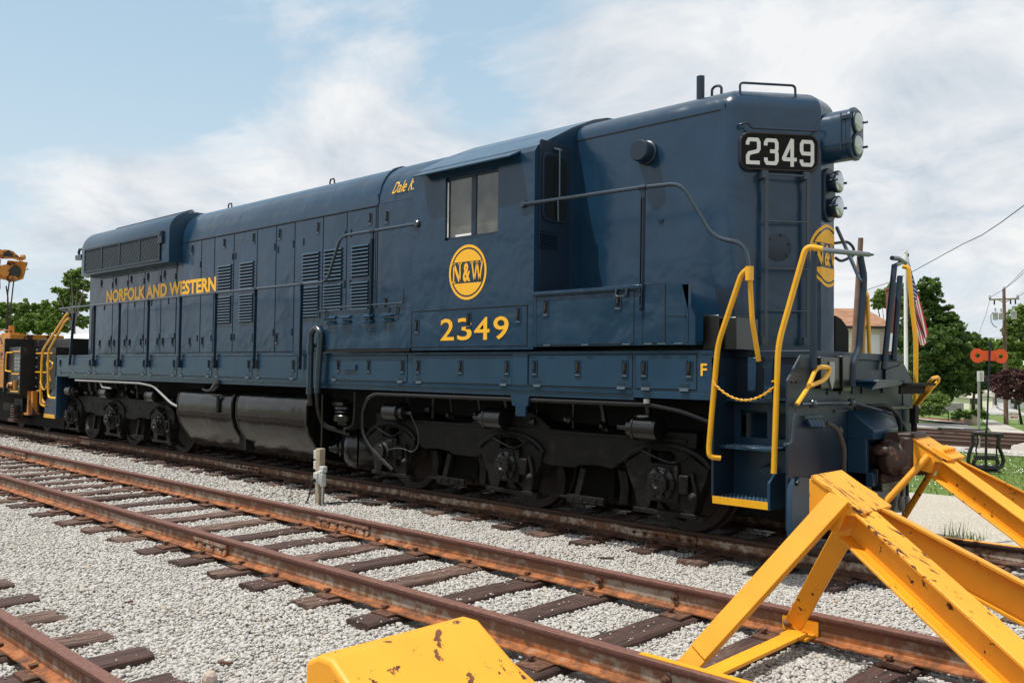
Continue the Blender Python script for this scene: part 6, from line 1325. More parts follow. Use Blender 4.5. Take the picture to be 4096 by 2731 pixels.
# flagpole and flag
fp = px(3624, 1484, 24); ft_ = px(3624, 1012, 24)
t = empty('flagpole', (fp.x, fp.y, gz(fp.x, fp.y)), 'tall white flagpole behind the locomotive steps', 'flagpole')
b = MB(); b.cyl((fp.x, fp.y, gz(fp.x, fp.y)), (fp.x, fp.y, ft_.z+.02), .055, 14, r2=.047); b.cyl((fp.x, fp.y, ft_.z+.02), (fp.x, fp.y, ft_.z+.07), .057, 14); b.build('pole', 'white_paint', t)
b = MB(); b.tube([(fp.x+RH.x*.07, fp.y+RH.y*.07, ft_.z-.05), (fp.x+RH.x*.075, fp.y+RH.y*.075, 1.2)], .006, 5); b.lathe((fp.x+RH.x*.07, fp.y+RH.y*.07, ft_.z-.08), (0, 0, 1), [(0, .02), (.08, .02)], 8); b.build('halyard', 'wire', t)
F9 = lambda a, b_, dd=0: px(3200+a/2.24, 850+b_/2.24, 23.9+dd)
ns, nt = 26, 26
b = MB()
def fpnt(s, t):
    A0, B0_, C0, D0 = Vector((975, 430)), Vector((1147, 1092)), Vector((978, 850)), Vector((1090, 1215))
    q = A0.lerp(B0_, t).lerp(C0.lerp(D0, t), s); q.x += 12*math.sin(s*9+t*3)*t; q.y += 16*math.sin(s*12)*t
    return F9(q.x, q.y, .16*math.sin(s*10+t*4)*(.3+t))
V = [fpnt(i/ns, j/nt) for i in range(ns+1) for j in range(nt+1)]
b.v = [tuple(v) for v in V]
for i in range(ns):
    for j in range(nt):
        st = i//2; canton = i < 14 and j < nt*.42
        b.f.append((i*(nt+1)+j, i*(nt+1)+j+1, (i+1)*(nt+1)+j+1, (i+1)*(nt+1)+j)); b.m.append(2 if canton else (0 if st % 2 == 0 else 1))
fl = b.build('flag', ['flag_red', 'flag_white', 'flag_blue']); tag(fl, 'limp red, white and blue flag with stars hanging from the white flagpole', 'flag')
b = MB()
for i in range(9):
    for j in range(11):
        if (i+j) % 2: continue
        s, t_ = (i+.8)/9.8*.52, (j+.8)/11.8*.42; p = fpnt(s, t_)-FH*.02; r_ = .022
        P = [p+(RH*math.sin(k*PI/5)+Vector((0, 0, 1))*math.cos(k*PI/5))*(r_ if k % 2 == 0 else r_*.42) for k in range(10)]; b.add(P, [tuple(range(10))])
b.build('stars', 'white_letter', fl, smooth=False)
# switch stand
D = 16.1; sc = D/FPX; S0 = px(3953, 1760, D); g0 = gz(S0.x, S0.y)
t = empty('switch_stand', (S0.x, S0.y, g0), 'black railroad switch stand with an orange double disc target', 'switch stand')
def B8(a, b_): return px(3500+a/2.851, 1700+b_/2.851, D)
def C8(a, b_): return px(3700+a/3.92, 1100+b_/3.92, D)
b = LB3(S0)
cl, cr = C8(825, 1262), C8(1190, 1270); R = 113/3.92*sc; rh = 36/3.92*sc
def disc_with_hole(b, c, R, rh, th=.006, n=28):
    for k in range(n):
        a0, a1 = 2*PI*k/n, 2*PI*(k+1)/n
        P = [c+RH*(r*math.cos(a))+Vector((0, 0, r*math.sin(a)))+FH*d for d in (0, th) for r, a in ((rh, a0), (R, a0), (R, a1), (rh, a1))]
        b.add(P, [(0, 1, 2, 3), (7, 6, 5, 4), (0, 4, 5, 1), (1, 5, 6, 2), (2, 6, 7, 3), (3, 7, 4, 0)])
disc_with_hole(b, cl, R, rh); disc_with_hole(b, cr, R, rh)
m0 = C8(925, 1262); m1 = C8(1100, 1266); h_ = 80/3.92*sc
pts = [m0+Vector((0, 0, -h_))-RH*.02, m1+Vector((0, 0, -h_))+RH*.02, m1+Vector((0, 0, h_))+RH*.02, m0+Vector((0, 0, h_))-RH*.02]
b.add([p+FH*.002 for p in pts]+[p+FH*.007 for p in pts], [(0, 1, 2, 3), (7, 6, 5, 4), (0, 4, 5, 1), (1, 5, 6, 2), (2, 6, 7, 3), (3, 7, 4, 0)]); b.build('target', 'orange_target', t, smooth=False)
b = MB(); b.obox(C8(1018, 1030)-FH*.012, B8(1270, 60)-FH*.012, .03, .012, up=FH); b.build('target_mast', 'navy_dark', t, smooth=False)
b = MB()
for path in ([(1115, 100), (1118, 200), (1075, 320), (1062, 410), (1090, 465), (1150, 492), (1400, 497), (1445, 470), (1465, 410), (1450, 340), (1405, 230), (1415, 130), (1440, 110)], [(1130, 360), (1395, 362)], [(1110, 95), (1455, 112)], [(1130, 410), (1160, 375), (1385, 380), (1405, 430), (1370, 478), (1160, 472), (1122, 445), (1130, 410)]):
    b.tube([B8(*p) for p in path], .034 if len(path) > 2 else .035, 8, bend=.03)
b.tube([B8(1160, 100), B8(1180, 180), B8(1150, 280), B8(1160, 350)], .014, 8, bend=.04); b.tube([B8(1395, 110), B8(1390, 200), B8(1385, 300), B8(1390, 350)], .014, 8, bend=.04)
b.build('lyre_frame', 'black_part', t)
b = MB(); b.cyl(B8(1270, 60), B8(1262, 520), .022, 10)
for a, c in ((1272, 105), (1262, 360), (1262, 465)): b.cyl(B8(a, c-14), B8(a, c+14), .045, 10)
b.build('spindle', 'black_part', t)
b = MB(); b.tube([B8(725, 40), B8(1200, 52), B8(1300, 45)], .013, 8); b.lathe(B8(722, 40)-RH*.01, RH, [(0, .02), (.05, .026), (.08, .015)], 10); b.build('throw_lever', 'black_part', t)
b = MB(); b.obox(B8(1130, 512), B8(1410, 528), .18, .03); b.obox(B8(1245, 530), B8(1262, 620), .04, .04); b.build('base_plate', 'black_part', t, smooth=False)
# slim metal signpost by the main line
q = gp(*A_(965, 1415)); dq = (q-CAM).dot(FW)
t = empty('signpost', q, 'slim galvanised post with a small narrow sign, left of the switch target mast', 'signpost')
b = MB(); zt = px(*A_(985, 915), dq).z; b.obox(q, (q.x+.01, q.y, zt), .05, .03, up=FH); b.build('post', 'grey_metal', t, smooth=False)
b = LB3(q); b.lbox(-.055, .10, -.05, -.04, zt-.24, zt+.0); b.build('sign_plate', 'white_paint', t, smooth=False)
b = LB3(q); b.lbox(-.0, .07, -.056, -.051, zt-.22, zt-.02); b.build('sign_face', 'sign_grey', t, smooth=False)
# concrete planter
q = gp(*A_(915, 1252)); dq = (q-CAM).dot(FW); s_ = dq/FPX; r_ = 41/1.568*s_; h_ = 72/1.568*s_
t = empty('concrete_planter', q, 'round brown concrete planter with a pale rim at the edge of the asphalt', 'planter')
b = MB(); b.lathe(q, (0, 0, 1), [(0, r_*.98), (h_*.9, r_)], 24); b.build('tub', 'aggregate', t); b = MB(); b.lathe(q+Vector((0, 0, h_*.9)), (0, 0, 1), [(0, r_*.85), (.01, r_*.88), (.12, r_*.88), (.12, r_*.7)], 24); b.build('rim', 'roof_brown', t)
# entrance sign
q = gp(*A_(790, 1232)); dq = (q-CAM).dot(FW); u0, v0 = A_(748, 1115); u1, v1 = A_(871, 1163)
t = empty('entrance_sign', q, 'grey entrance sign with white lettering and an up arrow, on green posts beside the bush', 'sign')
pa, pc = px(u0, v0, dq), px(u1, v1, dq); o_ = Vector((q.x, q.y, 0)); la = lambda p: (p-o_).dot(RH)
a0, a1, z0, z1 = la(pa), la(pc), pc.z, pa.z
b = LB3(o_); b.lbox(a0, a1, -.03, 0, z0, z1); bd = b.build('panel', 'white_paint', t, smooth=False)
b = LB3(o_); b.lbox(a0+.04, a1-.04, -.036, -.031, z0+.04, z1-.04); b.build('panel_face', 'sign_grey', bd, smooth=False)
b = LB3(o_); pl = lambda a, c: b.L(a, -.042, c)
H_ = z1-z0; W_ = a1-a0
fit_text(b, 'ENTRANCE', a0+.07*W_, a0+.76*W_, z0+.62*H_, z0+.80*H_, pl, .03); fit_text(b, '&', a0+.38*W_, a0+.44*W_, z0+.45*H_, z0+.57*H_, pl, .03); fit_text(b, 'ADMISSION', a0+.05*W_, a0+.80*W_, z0+.20*H_, z0+.38*H_, pl, .03)
ax = a0+.90*W_; b.add([pl(ax-.012*W_, z0+.2*H_), pl(ax+.012*W_, z0+.2*H_), pl(ax+.012*W_, z0+.7*H_), pl(ax-.012*W_, z0+.7*H_)], [(0, 1, 2, 3)]); b.add([pl(ax-.04*W_, z0+.62*H_), pl(ax+.04*W_, z0+.62*H_), pl(ax, z0+.85*H_)], [(0, 1, 2)])
b.build('lettering', 'white_letter', bd, smooth=False)
for u_ in (775, 818): 
    b = LB3(o_); aa = la(px(*A_(u_, 1200), dq)); b.lbox(aa-.05, aa+.05, 0, .06, q.z-.2, z0); b.build('post', 'green_post', t, smooth=False)
# gift shop sign
q = gp(*A_(1190, 1240)); dq = (q-CAM).dot(FW); t = empty('gift_shop_sign', q, 'small white sign with red lettering and a red left arrow, under the purple tree', 'sign'); o_ = Vector((q.x, q.y, 0))
pa, pc = px(*A_(1149, 1170), dq), px(*A_(1226, 1222), dq); a0, a1, z0, z1 = la(pa), la(pc), pc.z, pa.z; W_, H_ = a1-a0, z1-z0
b = LB3(o_); b.lbox(a0, a1, -.02, 0, z0, z1); bd = b.build('panel', 'white_paint', t, smooth=False)
b = LB3(o_); pl = lambda a, c: b.L(a, -.026, c); fit_text(b, 'GIFT SHOP', a0+.08*W_, a0+.90*W_, z0+.60*H_, z0+.80*H_, pl, .03)
b.add([pl(a0+.30*W_, z0+.27*H_), pl(a0+.78*W_, z0+.27*H_), pl(a0+.78*W_, z0+.40*H_), pl(a0+.30*W_, z0+.40*H_)], [(0, 1, 2, 3)]); b.add([pl(a0+.15*W_, z0+.335*H_), pl(a0+.34*W_, z0+.18*H_), pl(a0+.34*W_, z0+.50*H_)], [(0, 1, 2)]); b.build('lettering', 'sign_red', bd, smooth=False)
for k in (.15, .85):
    b = LB3(o_); b.lbox(a0+W_*k-.02, a0+W_*k+.02, 0, .03, q.z-.1, z0); b.build('leg', 'grey_metal', t, smooth=False)
# transformer pole
D = 75; pt = px(*A_(1122, 400), D); g_ = gz(pt.x+.5, pt.y); base_ = px(*A_(1136, 1195), D)
t = empty('utility_pole', (base_.x, base_.y, gz(base_.x, base_.y)), 'wooden utility pole with a crossarm and three grey transformers at the right edge', 'utility pole')
b = MB(); b.cyl((base_.x, base_.y, gz(base_.x, base_.y)-.2), pt, .19, 12, r2=.12); b.build('pole', 'pole_wood', t)
b = MB(); b.obox(px(*A_(1031, 468), D), px(*A_(1217, 462), D), .12, .14); b.obox(px(*A_(1085, 468), D), px(*A_(1122, 487), D), .05, .05); b.obox(px(*A_(1163, 466), D), px(*A_(1126, 487), D), .05, .05); b.build('crossarm', 'grey_wood', t, smooth=False)
for a, c in ((1034, 455), (1207, 450), (1124, 398)):
    b = MB(); p = px(*A_(a, c), D); b.lathe(p-Vector((0, 0, .1)), (0, 0, 1), [(0, .08), (.1, .11), (.18, .07), (.24, .09)], 8); b.build('insulator', 'insulator', t)
for a, c in ((1062, 482), (1164, 478), (1194, 478)):
    b = MB(); p = px(*A_(a, c), D); b.cyl(p+Vector((0, 0, .25)), p-Vector((0, 0, .25)), .06, 8); b.build('cutout', 'rust_wheel', t)
for a, c, w in ((1069, 572, 15), (1105, 572, 13), (1184, 566, 17)):
    b = MB(); p = px(*A_(a, c), D-.3); w_ = w/1.568*D/FPX; b.lathe(p-Vector((0, 0, w_*1.5)), (0, 0, 1), [(0, w_*.95), (.03, w_), (w_*2.7, w_), (w_*2.8, w_*1.06), (w_*3.0, w_*1.05), (w_*3.1, w_*.6)], 16); b.lathe(p+Vector((0, 0, w_*1.6)), (0, 0, 1), [(0, .08), (.3, .06), (.35, .09)], 8); b.build('transformer', 'grey_plastic', t)
b = MB(); b.tube([px(*A_(a, c), D-.3) for a, c in ((1052, 548), (1040, 570), (1042, 605), (1058, 632), (1080, 642))], .03, 5); b.build('cable_loop', 'wire', t)
def wire(pts, label, r=.018, lab='overhead_wire', sag=None):
    b = MB(); b.tube(pts, r, 5); o = b.build(lab, 'wire'); tag(o, label, 'wire'); return o
def curve_px(P, n=10):
    out = []
    for (u0, v0, d0), (u1, v1, d1) in zip(P[:-1], P[1:]):
        for k in range(n): f_ = k/n; out.append(px(u0+(u1-u0)*f_, v0+(v1-v0)*f_, d0+(d1-d0)*f_))
    out.append(px(*P[-1])); return out
wire(curve_px([(3440, 1163, 30), (3466, 1160, 29.6), (3560, 1128, 28), (3655, 1084, 26), (3746, 1034, 24), (3848, 996-18, 22), (3925, 942, 20.5), (4001, 892, 19), (4096, 822, 17.5), (4300, 640, 15)]), 'thick dark overhead wire rising to the upper right corner, above the flag', .010)
wire(curve_px([(3690, 1348, 60), (3900, 1352, 64), (4096, 1347, 66), (4200, 1343, 68)]), 'thin level wire crossing the tree behind the switch target', .014)
wire(curve_px([(*A_(1036, 452), 75), (*A_(1124, 402), 75), (*A_(1190, 340), 68), (*A_(1248, 280), 62), (*A_(1400, 120), 50)]), 'wire from the crossarm tip up to the right frame edge', .018)
wire(curve_px([(*A_(1124, 402), 75), (*A_(1190, 352), 68), (*A_(1248, 300), 62), (*A_(1400, 150), 50)]), 'second wire from the top of the transformer pole to the right', .018)
wire(curve_px([(*A_(1209, 450), 75), (*A_(1248, 425), 70), (*A_(1400, 330), 55)]), 'short wire leaving the right end of the crossarm', .018)
wire(curve_px([(*A_(1033, 470), 75), (*A_(1010, 560), 78), (*A_(968, 675), 82)]), 'thin slack wire dropping left from the crossarm into the trees', .014)
# traffic signal far away
D = 110; q = px(*A_(600, 1010), D); t = empty('traffic_signal', (q.x, q.y, gz(q.x, q.y)), 'tiny distant traffic signal left of the big bush', 'traffic signal')
b = MB(); b.cyl((q.x, q.y, gz(q.x, q.y)), (q.x, q.y, q.z+1), .08, 8); b.build('pole', 'grey_metal', t)
for a, c in ((600, 990), (596, 1018), (608, 1020)):
    p = px(*A_(a, c), D); b = LB3(Vector((p.x, p.y, 0))); b.lbox(-.28, .28, -.1, .1, p.z-.3, p.z+.3); h_ = b.build('signal_head', 'car_paint', t, smooth=False)
    b = MB(); b.lathe(p-FH*.1, -FH, [(0, .2), (.05, .2), (.07, .12)], 12); b.build('signal_lens', 'signal_lens', h_)
# parked car
q = gp(*A_(1012, 1139)); dq = (q-CAM).dot(FW); w_ = 27/1.568*dq/FPX
t = empty('parked_car', q, 'black car parked far down the street right of the signpost', 'car'); 
def carring(c, w, z0, z1): return [b.L(-w, c, q.z+z0), b.L(w, c, q.z+z0), b.L(w*.97, c, q.z+z1), b.L(-w*.97, c, q.z+z1)]
k = w_/.9; b = LB3(Vector((q.x, q.y, 0))); b.loft([carring(0, w_*.92, .3*k, .75*k), carring(.15*k, w_, .22*k, .95*k), carring(4.2*k, w_, .22*k, .9*k), carring(4.4*k, w_*.9, .3*k, .7*k)]); b.build('body', 'car_paint', t, bevel=.04)
b = LB3(Vector((q.x, q.y, 0))); b.loft([carring(.4*k, w_*.9, .9*k, .95*k), carring(.9*k, w_*.78, .92*k, 1.42*k), carring(2.6*k, w_*.76, .92*k, 1.42*k), carring(3.3*k, w_*.88, .9*k, .95*k)]); b.build('cabin', 'rubber', t, bevel=.03)
for sa in (-1, 1):
    for c in (.8*k, 3.5*k):
        b = LB3(Vector((q.x, q.y, 0))); p = b.L(sa*w_*.85, c, q.z+.32*k); b.cyl(p-RH*.1*k, p+RH*.1*k, .32*k, 14); b.build('wheel', 'rubber', t)
    b = LB3(Vector((q.x, q.y, 0))); b.lbox(sa*w_*.75-.15*k, sa*w_*.75+.15*k, -.02, .1, q.z+.6*k, q.z+.75*k); b.build('tail_light', 'sign_red', t, smooth=False)
# far houses
for i, (a0_, a1_, v0, v1, dd, m_, lb) in enumerate(((720, 800, 1085, 1150, 150, 'white_paint', 'far white house left of the planter'), (905, 965, 1085, 1160, 160, 'siding', 'far cream house above the planter'), (1050, 1120, 1075, 1135, 170, 'siding', 'far cream house under the purple tree'), (1150, 1248, 1085, 1135, 165, 'white_metal_roof', 'far pale house at the right edge'))):
    p0, p1 = px(*A_(a0_, v0), dd), px(*A_(a1_, v1), dd); g_ = gz(p0.x, p0.y); L_ = (p1-p0).dot(RH); o_ = Vector((p0.x, p0.y, 0))
    t = empty('distant_house', (p0.x, p0.y, g_), lb, 'house'); b = LB3(o_); b.lbox(0, L_, 0, 7, g_, p0.z); b.build('wall', m_, t, smooth=False)
    b = LB3(o_); b.add([b.L(-.4, -.4, p0.z), b.L(L_+.4, -.4, p0.z), b.L(L_+.4, 3.5, p0.z+1.6), b.L(-.4, 3.5, p0.z+1.6), b.L(L_+.4, 7.4, p0.z), b.L(-.4, 7.4, p0.z)], [(0, 1, 2, 3), (3, 2, 4, 5), (1, 4, 2), (0, 3, 5), (0, 5, 4, 1)]); b.build('roof', 'concrete', t, smooth=False)
    for k in (.25, .7):
        b = LB3(o_); b.lbox(L_*k-.3, L_*k+.3, -.06, -.01, g_+1.0, g_+2.1); b.build('window', 'car_paint', t, smooth=False)
# surfaces beyond the main line, draped over the falling ground
def drape(name, quad, m, dz, n=10, mm=6):
    (A0, B0_, C0, D0) = [Vector(A_(*p)) for p in quad]; b = MB(); V = []
    for i in range(n+1):
        for j in range(mm+1):
            q = A0.lerp(B0_, i/n).lerp(D0.lerp(C0, i/n), j/mm); V.append(gp(q.x, q.y, dz))
    b.add(V, [(i*(mm+1)+j, (i+1)*(mm+1)+j, (i+1)*(mm+1)+j+1, i*(mm+1)+j+1) for i in range(n) for j in range(mm)]); o = b.build(name, m, smooth=False); o['kind'] = 'structure'; return o
drape('asphalt_lot', ((-200, 1212), (880, 1252), (1060, 1313), (-200, 1313)), 'asphalt', .03)
drape('curb', ((-200, 1203), (545, 1213), (545, 1221), (-200, 1211)), 'concrete', .10); drape('curb', ((545, 1213), (880, 1245), (880, 1253), (545, 1221)), 'concrete', .10)
drape('mulch_bed', ((540, 1205), (880, 1222), (880, 1247), (545, 1214)), 'mulch', .06)
drape('sidewalk', ((985, 1225), (1050, 1222), (1300, 1318), (1060, 1318)), 'concrete', .045)
drape('road', ((1000, 1130), (1090, 1132), (1400, 1205), (1010, 1185)), 'road_surface', .05)
drape('road', ((930, 1170), (1010, 1160), (1400, 1190), (1010, 1192)), 'road_surface', .055)
# near kerb of the lot
b = MB(); pk = [gp(3600, 1705), gp(3667, 1709), gp(3720, 1718)]
for p, q in zip(pk[:-1], pk[1:]): b.obox(p+Vector((0, 0, .06)), q+Vector((0, 0, .06)), .4, .14)
o = b.build('curb', 'concrete', smooth=False); o['kind'] = 'structure'
b = MB(); p0, p1 = gp(3780, 1708, .06), gp(3890, 1722, .06); b.obox(p0, p1, .12, .01); o = b.build('parking_line', 'white_paint', smooth=False); o['kind'] = 'structure'

# ================================================================== LEFT: CRANE CAR
t = empty('crane_car', (-18, 0, 0), 'black and yellow railroad crane car coupled behind the locomotive', 'crane car')
yk = -1.40
b = MB(); b.box(-18.1, -15.75, yk+.5, 1.3, .95, 2.14); b.build('tender_body', 'crane_black', t, bevel=.01)
b = MB(); b.box(-18.08, -17.02, yk-.05, yk+.5, .88, 1.95); b.build('side_cabinet', 'crane_black', t, bevel=.01)
b = MB(); b.box(-17.02, -16.98, yk-.12, yk+.6, .88, 1.96); b.build('frame_panel', 'crane_black', t, smooth=False); b = MB(); b.box(-18.12, -18.07, yk-.12, yk+.6, .9, 2.15); b.build('frame_panel', 'crane_black', t, smooth=False); b = MB(); b.box(-16.95, -15.75, yk+.2, yk+.5, 1.0, 1.93); b.build('frame_panel', 'crane_black', t, smooth=False)
b = MB(); b.box(-17.6, -17.15, yk-.06, yk-.05, 1.35, 1.80)
b.build('label_plate', 'black_part', t, smooth=False)
b = MB()
for i in range(3):
    for j in range(4): b.box(-17.52+i*.12, -17.46+i*.12, yk-.066, yk-.06, 1.42+j*.08, 1.47+j*.08)
b.build('gauge_plate', 'light_worn', t, smooth=False)
b = MB()
b.tube([(-17.70, yk-.06, 1.82), (-17.95, yk-.12, 1.82), (-17.98, yk-.12, 1.40), (-17.75, yk-.06, 1.38)], .018, bend=.04)
b.tube([(-17.6, yk-.08, 1.84), (-17.1, yk-.08, 1.84)], .016); b.tube([(-17.65, yk-.08, 1.33), (-17.15, yk-.08, 1.33)], .016); b.tube([(-17.7, yk-.08, .93), (-17.2, yk-.08, .93)], .016)
b.tube([(-16.8, yk+.15, 1.80), (-15.8, yk+.15, 1.80)], .018); b.tube([(-16.8, yk+.15, 1.38), (-16.1, yk+.15, 1.38)], .018)
b.build('grab_irons', 'yellow_rail', t)
b = MB(); b.lathe((-17.8, yk-.05, 1.05), (0, -1, 0), [(0, .10), (.05, .08), (.08, .04)], 12); b.cyl((-17.45, yk-.06, .98), (-17.45, yk-.06, 1.18), .05, 10); b.build('valve', 'crane_yellow', t)
b = MB()
for z in (1.05, 1.25, 1.5, 1.7, 1.88):
    for x in (-16.9, -16.98): b.cyl((x, yk-.13 if x < -16.95 else yk+.2, z), (x, yk-.15 if x < -16.95 else yk+.18, z), .018, 6)
b.build('rivets', 'light_worn', t, smooth=False)
b = MB(); b.box(-24, -18.12, yk, -.2, .98, 2.26); b.box(-20.2, -18.12, yk-.01, yk, 1.60, 1.62); b.box(-24, -18.12, yk-.02, yk-.0, 1.0, 1.05); b.build('machine_house', 'crane_yellow', t, bevel=.01)
b = MB(); b.prism([(-19.3, 1.05), (-18.9, 1.05), (-18.8, 1.5), (-19.0, 1.5)], 'y', yk-.03, yk); b.box(-18.5, -18.2, yk-.02, yk, 1.95, 2.0); b.build('body_patch', 'crane_black', t, smooth=False)
b = MB(); b.box(-18.9, -18.35, yk+.05, yk+.35, 2.26, 2.30); b.cyl((-18.7, yk+.2, 2.28), (-18.7, yk+.2, 2.48), .06, 12); b.cyl((-19.6, yk+.2, 2.40), (-18.7, yk+.2, 2.36), .015, 6); b.build('roof_fitting', 'crane_yellow', t)
b = MB(); b.box(-26, -16.0, -.9, .9, .12, .95); b.box(-16.6, -15.9, -.4, .4, .6, .9); b.build('underframe', 'black_flat', t)
b = MB(); b.box(-17.0, -16.9, yk+.05, yk+.15, .45, .95); b.box(-16.75, -16.65, yk+.05, yk+.15, .45, .95); b.box(-17.05, -16.6, yk, yk+.2, .42, .46); b.tube([(-16.55, yk+.1, .95), (-16.3, yk+.1, .98), (-16.2, yk+.1, .75), (-16.0, yk+.1, .70)], .03, bend=.1); b.build('step', 'crane_yellow', t)
for x in (-19.1, -17.35):
    b = MB()
    for s in (-1, 1): b.lathe((x, s*.67, .42), (0, s, 0), [(0, .45), (.03, .45), (.035, .42), (.13, .415), (.13, .33), (.08, .3), (.08, .1)], 28)
    b.cyl((x, -.7, .42), (x, .7, .42), .08, 10); b.build('wheelset', 'rust_wheel', t)
b = MB(); b.box(-19.5, -17.0, -1.1, -.95, .42, .62); b.prism([(-18.6, .3), (-17.9, .3), (-17.95, .75), (-18.5, .75)], 'y', -1.15, -.95); b.build('side_frame', 'truck_black', t, bevel=.01)
b = MB()
for i in range(5): b.lathe((-18.25, -1.2, .30+i*.06), (0, 0, 1), [(0, .09), (.02, .11), (.04, .09)], 14)
b.box(-18.45, -18.05, -1.3, -1.0, .20, .27); b.build('spring', 'coupler_rust', t)
b = MB(); b.box(-33, -24.02, yk+.02, -.2, .98, 2.16); b.box(-33.0, -24.05, yk, -.15, 2.16, 2.22); b.build('engine_house', 'crane_yellow', t, bevel=.02)
for k in (-31.8, -30.0):
    b = MB()
    for s in (-1, 1): b.lathe((k, s*.67, .42), (0, s, 0), [(0, .45), (.03, .45), (.035, .42), (.13, .415), (.13, .33), (.08, .3), (.08, .1)], 28)
    b.build('wheelset', 'rust_wheel', t)
b = MB(); b.box(-33, -26, -.9, .9, .3, .95); b.build('underframe', 'black_flat', t)
# crane boom tip, hanging over the car
bt = empty('crane_boom', (-22, -.3, 4.2), 'yellow crane boom tip with sheaves and hanging cables at the left edge', 'crane boom')
BX = lambda a, b_: px(a/3.92, 950+b_/3.92, 27.5)
def bplate(P, c0, c1, m, nm):
    b = MB(); V0 = [BX(*p)+FH*c0 for p in P]; V1 = [BX(*p)+FH*c1 for p in P]; k = len(P); b.add(V0+V1, [(i, (i+1) % k, k+(i+1) % k, k+i) for i in range(k)]+[tuple(range(k)), tuple(range(k, 2*k))]); return b.build(nm, m, bt, smooth=False, bevel=.006)
bplate([(-500, 280), (-20, 275), (40, 250), (100, 225), (160, 213), (240, 216), (300, 240), (355, 285), (410, 340), (455, 375), (440, 385), (300, 355), (-500, 345)], -.35, -.32, 'crane_yellow', 'hood_plate')
bplate([(145, 310), (175, 255), (235, 222), (275, 250), (305, 300), (315, 345)], -.37, -.352, 'crane_black', 'hood_opening')
bplate([(-500, 345), (300, 352), (400, 385), (455, 388), (455, 372), (300, 340), (-500, 320)], -.45, -.36, 'crane_yellow', 'hood_rim')
bplate([(-500, 360), (75, 355), (70, 430), (-500, 445)], -.33, -.2, 'crane_yellow', 'boom_chord')
bplate([(-500, 640), (40, 650), (200, 690), (330, 650), (310, 620), (60, 610), (-500, 600)], -.3, .1, 'crane_yellow', 'boom_chord')
bplate([(300, 360), (410, 388), (385, 520), (325, 655), (230, 680), (260, 600), (330, 520)], .0, .06, 'crane_yellow', 'cheek_plate')
bplate([(90, 350), (400, 380), (330, 640), (110, 700), (20, 600)], .10, .14, 'crane_yellow', 'web_plate')
for a, c, c0 in ((170, 540, -.28), (262, 535, -.12)):
    b = MB(); p = BX(a, c)+FH*c0; ax = (RH*.75-FH*.66).normalized(); R = (98 if a < 200 else 82)/3.92*27.5/FPX
    b.lathe(p-ax*.07, ax, [(0, R), (.025, R), (.05, R*.86), (.09, R*.86), (.115, R), (.14, R), (.14, R*.7)], 26); b.build('sheave', 'crane_yellow' if a < 200 else 'crane_black', bt)
b = MB(); p = BX(110, 485)+FH*-.35; b.cyl(p, p-FH*.12, .07, 12); b.cyl(BX(395, 495), BX(440, 500), .02, 6); b.lathe(BX(418, 330)-FH*.3, RH, [(0, .08), (.1, .08)], 10); b.cyl(BX(60, 560)-FH*.3, BX(66, 820)-FH*.3, .055, 8); b.build('pin', 'crane_yellow', bt)
for i, (P, lb) in enumerate((([(95, 760), (125, 950), (120, 1500)], 0), ([(145, 700), (122, 870), (105, 1500)], 0), ([(215, 680), (185, 950), (130, 1520)], 0))):
    b = MB(); b.tube([BX(*q) for q in P], .022, 6); b.build('cable', 'wire', bt)
b = MB(); b.obox(BX(-60, 180), BX(90, 228), .05, .05); b.build('stay', 'navy_dark', bt)
q0 = BX(-420, 560); b = MB()
for s in (-.32, .12):
    for z in (-.35, .5): b.obox(q0+FH*s+Vector((0, 0, z)), Vector((-30.5, -.3+s, 2.1+z*.25)), .10, .12)
    for i in range(7):
        f0, f1 = i/7, (i+1)/7; e0, e1 = Vector((-30.5, -.3+s, 2.1-.09)), Vector((-30.5, -.3+s, 2.1+.12)); u0, u1 = q0+FH*s+Vector((0, 0, -.35)), q0+FH*s+Vector((0, 0, .5))
        b.obox(u0.lerp(e0, f0), u1.lerp(e1, f1), .06, .05)
b.build('lattice', 'crane_yellow', bt, smooth=False)
bl_ = []
r_ = np.random.default_rng(9)
for i in range(40):
    p_ = px(-1900+i*95, 1437, 150+r_.uniform(-8, 8)); bl_.append(((p_.x, p_.y, r_.uniform(-1.5, .3)), r_.uniform(2.8, 3.8)))
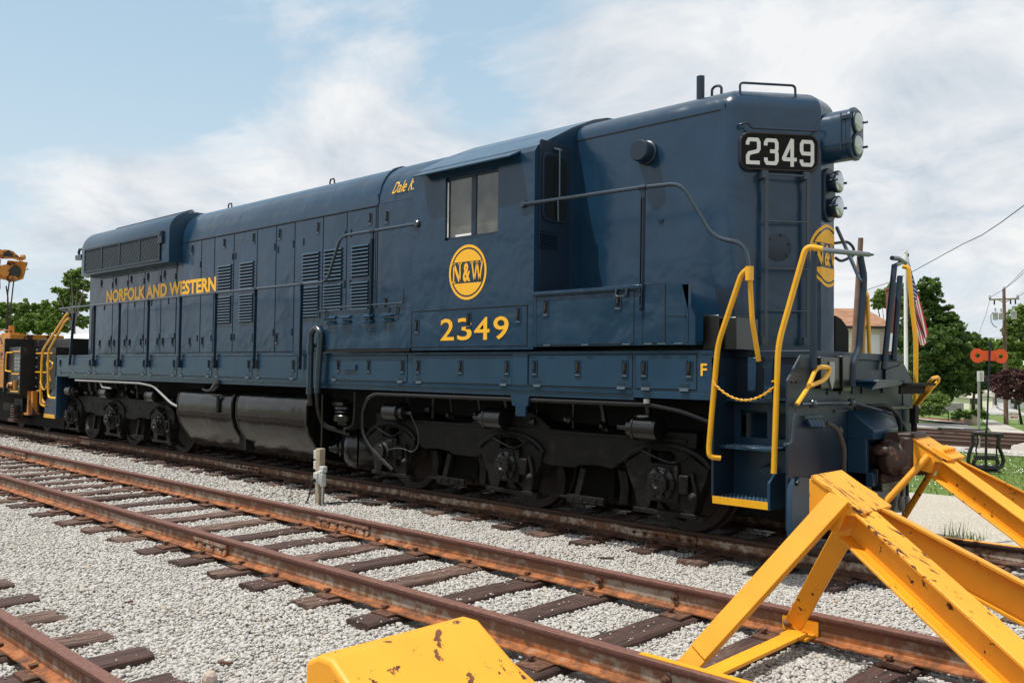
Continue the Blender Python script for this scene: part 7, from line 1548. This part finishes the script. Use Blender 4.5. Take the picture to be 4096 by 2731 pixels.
o = leaf_crown('distant_wood', bl_, 26000, .34, 'leaf_green', None, 78); o['kind'] = 'stuff'; o['label'] = 'low far wood on the horizon behind the locomotive'
# belt of trees on the far side of the yard, behind the camera; it shows in the glossy paint
bl_ = []
r_ = np.random.default_rng(5)
for i in range(34): bl_.append(((-62+i*3.6+r_.uniform(-1, 1), -46+r_.uniform(-4, 4), r_.uniform(1.5, 3)), r_.uniform(2.6, 3.9))); bl_.append(((-62+i*3.6+r_.uniform(-1, 1), -46+r_.uniform(-4, 4), r_.uniform(4.5, 7.0)), r_.uniform(1.8, 3.0)))
o = leaf_crown('tree_belt', bl_, 60000, .30, 'leaf_green', None, 77); o['kind'] = 'stuff'; o['label'] = 'far belt of trees across the yard behind the viewer, seen only as a reflection'
# low building with a white roof, left
D = 62; U = lambda a, c, dd=0: px(a/3.486, 1300+c/3.486, D+dd)
q = U(900, 400); g_ = gz(q.x, q.y)
t = empty('white_roof_building', (q.x, q.y, g_), 'low building with a white metal roof behind the crane car', 'building')
b = MB(); b.add([U(350, 172, 6), U(1500, 92, 6), U(1500, 190, -1), U(690, 285, -1), U(350, 185, 6)], [(0, 1, 2, 3, 4)]); b.add([p-Vector((0, 0, .12)) for p in (U(350, 172, 6), U(1500, 92, 6), U(1500, 190, -1), U(690, 285, -1))], [(0, 1, 2, 3)]); b.build('roof', 'white_metal_roof', t, smooth=False)
def wallq(P, m, nm):
    b = MB(); V0 = [Vector(p) for p in P]; V1 = [p+FH*.2 for p in V0]; k = len(P); b.add(V0+V1, [(i, (i+1) % k, k+(i+1) % k, k+i) for i in range(k)]+[tuple(range(k)), tuple(range(k, 2*k))]); b.build(nm, m, t, smooth=False)
def dn(p): return Vector((p.x, p.y, gz(p.x, p.y)))
w0, w1, w2 = U(720, 290, 0), U(950, 262, 0), U(1500, 200, 0); wallq([w0, w1, dn(w1), dn(w0)], 'white_metal_roof', 'wall'); wallq([w1, w2, dn(w2), dn(w1)], 'dark_red', 'wall')
w3, w4 = U(360, 190, 6.5), U(720, 285, .5); wallq([w3, w4, dn(w4), dn(w3)], 'grey_metal', 'wall')
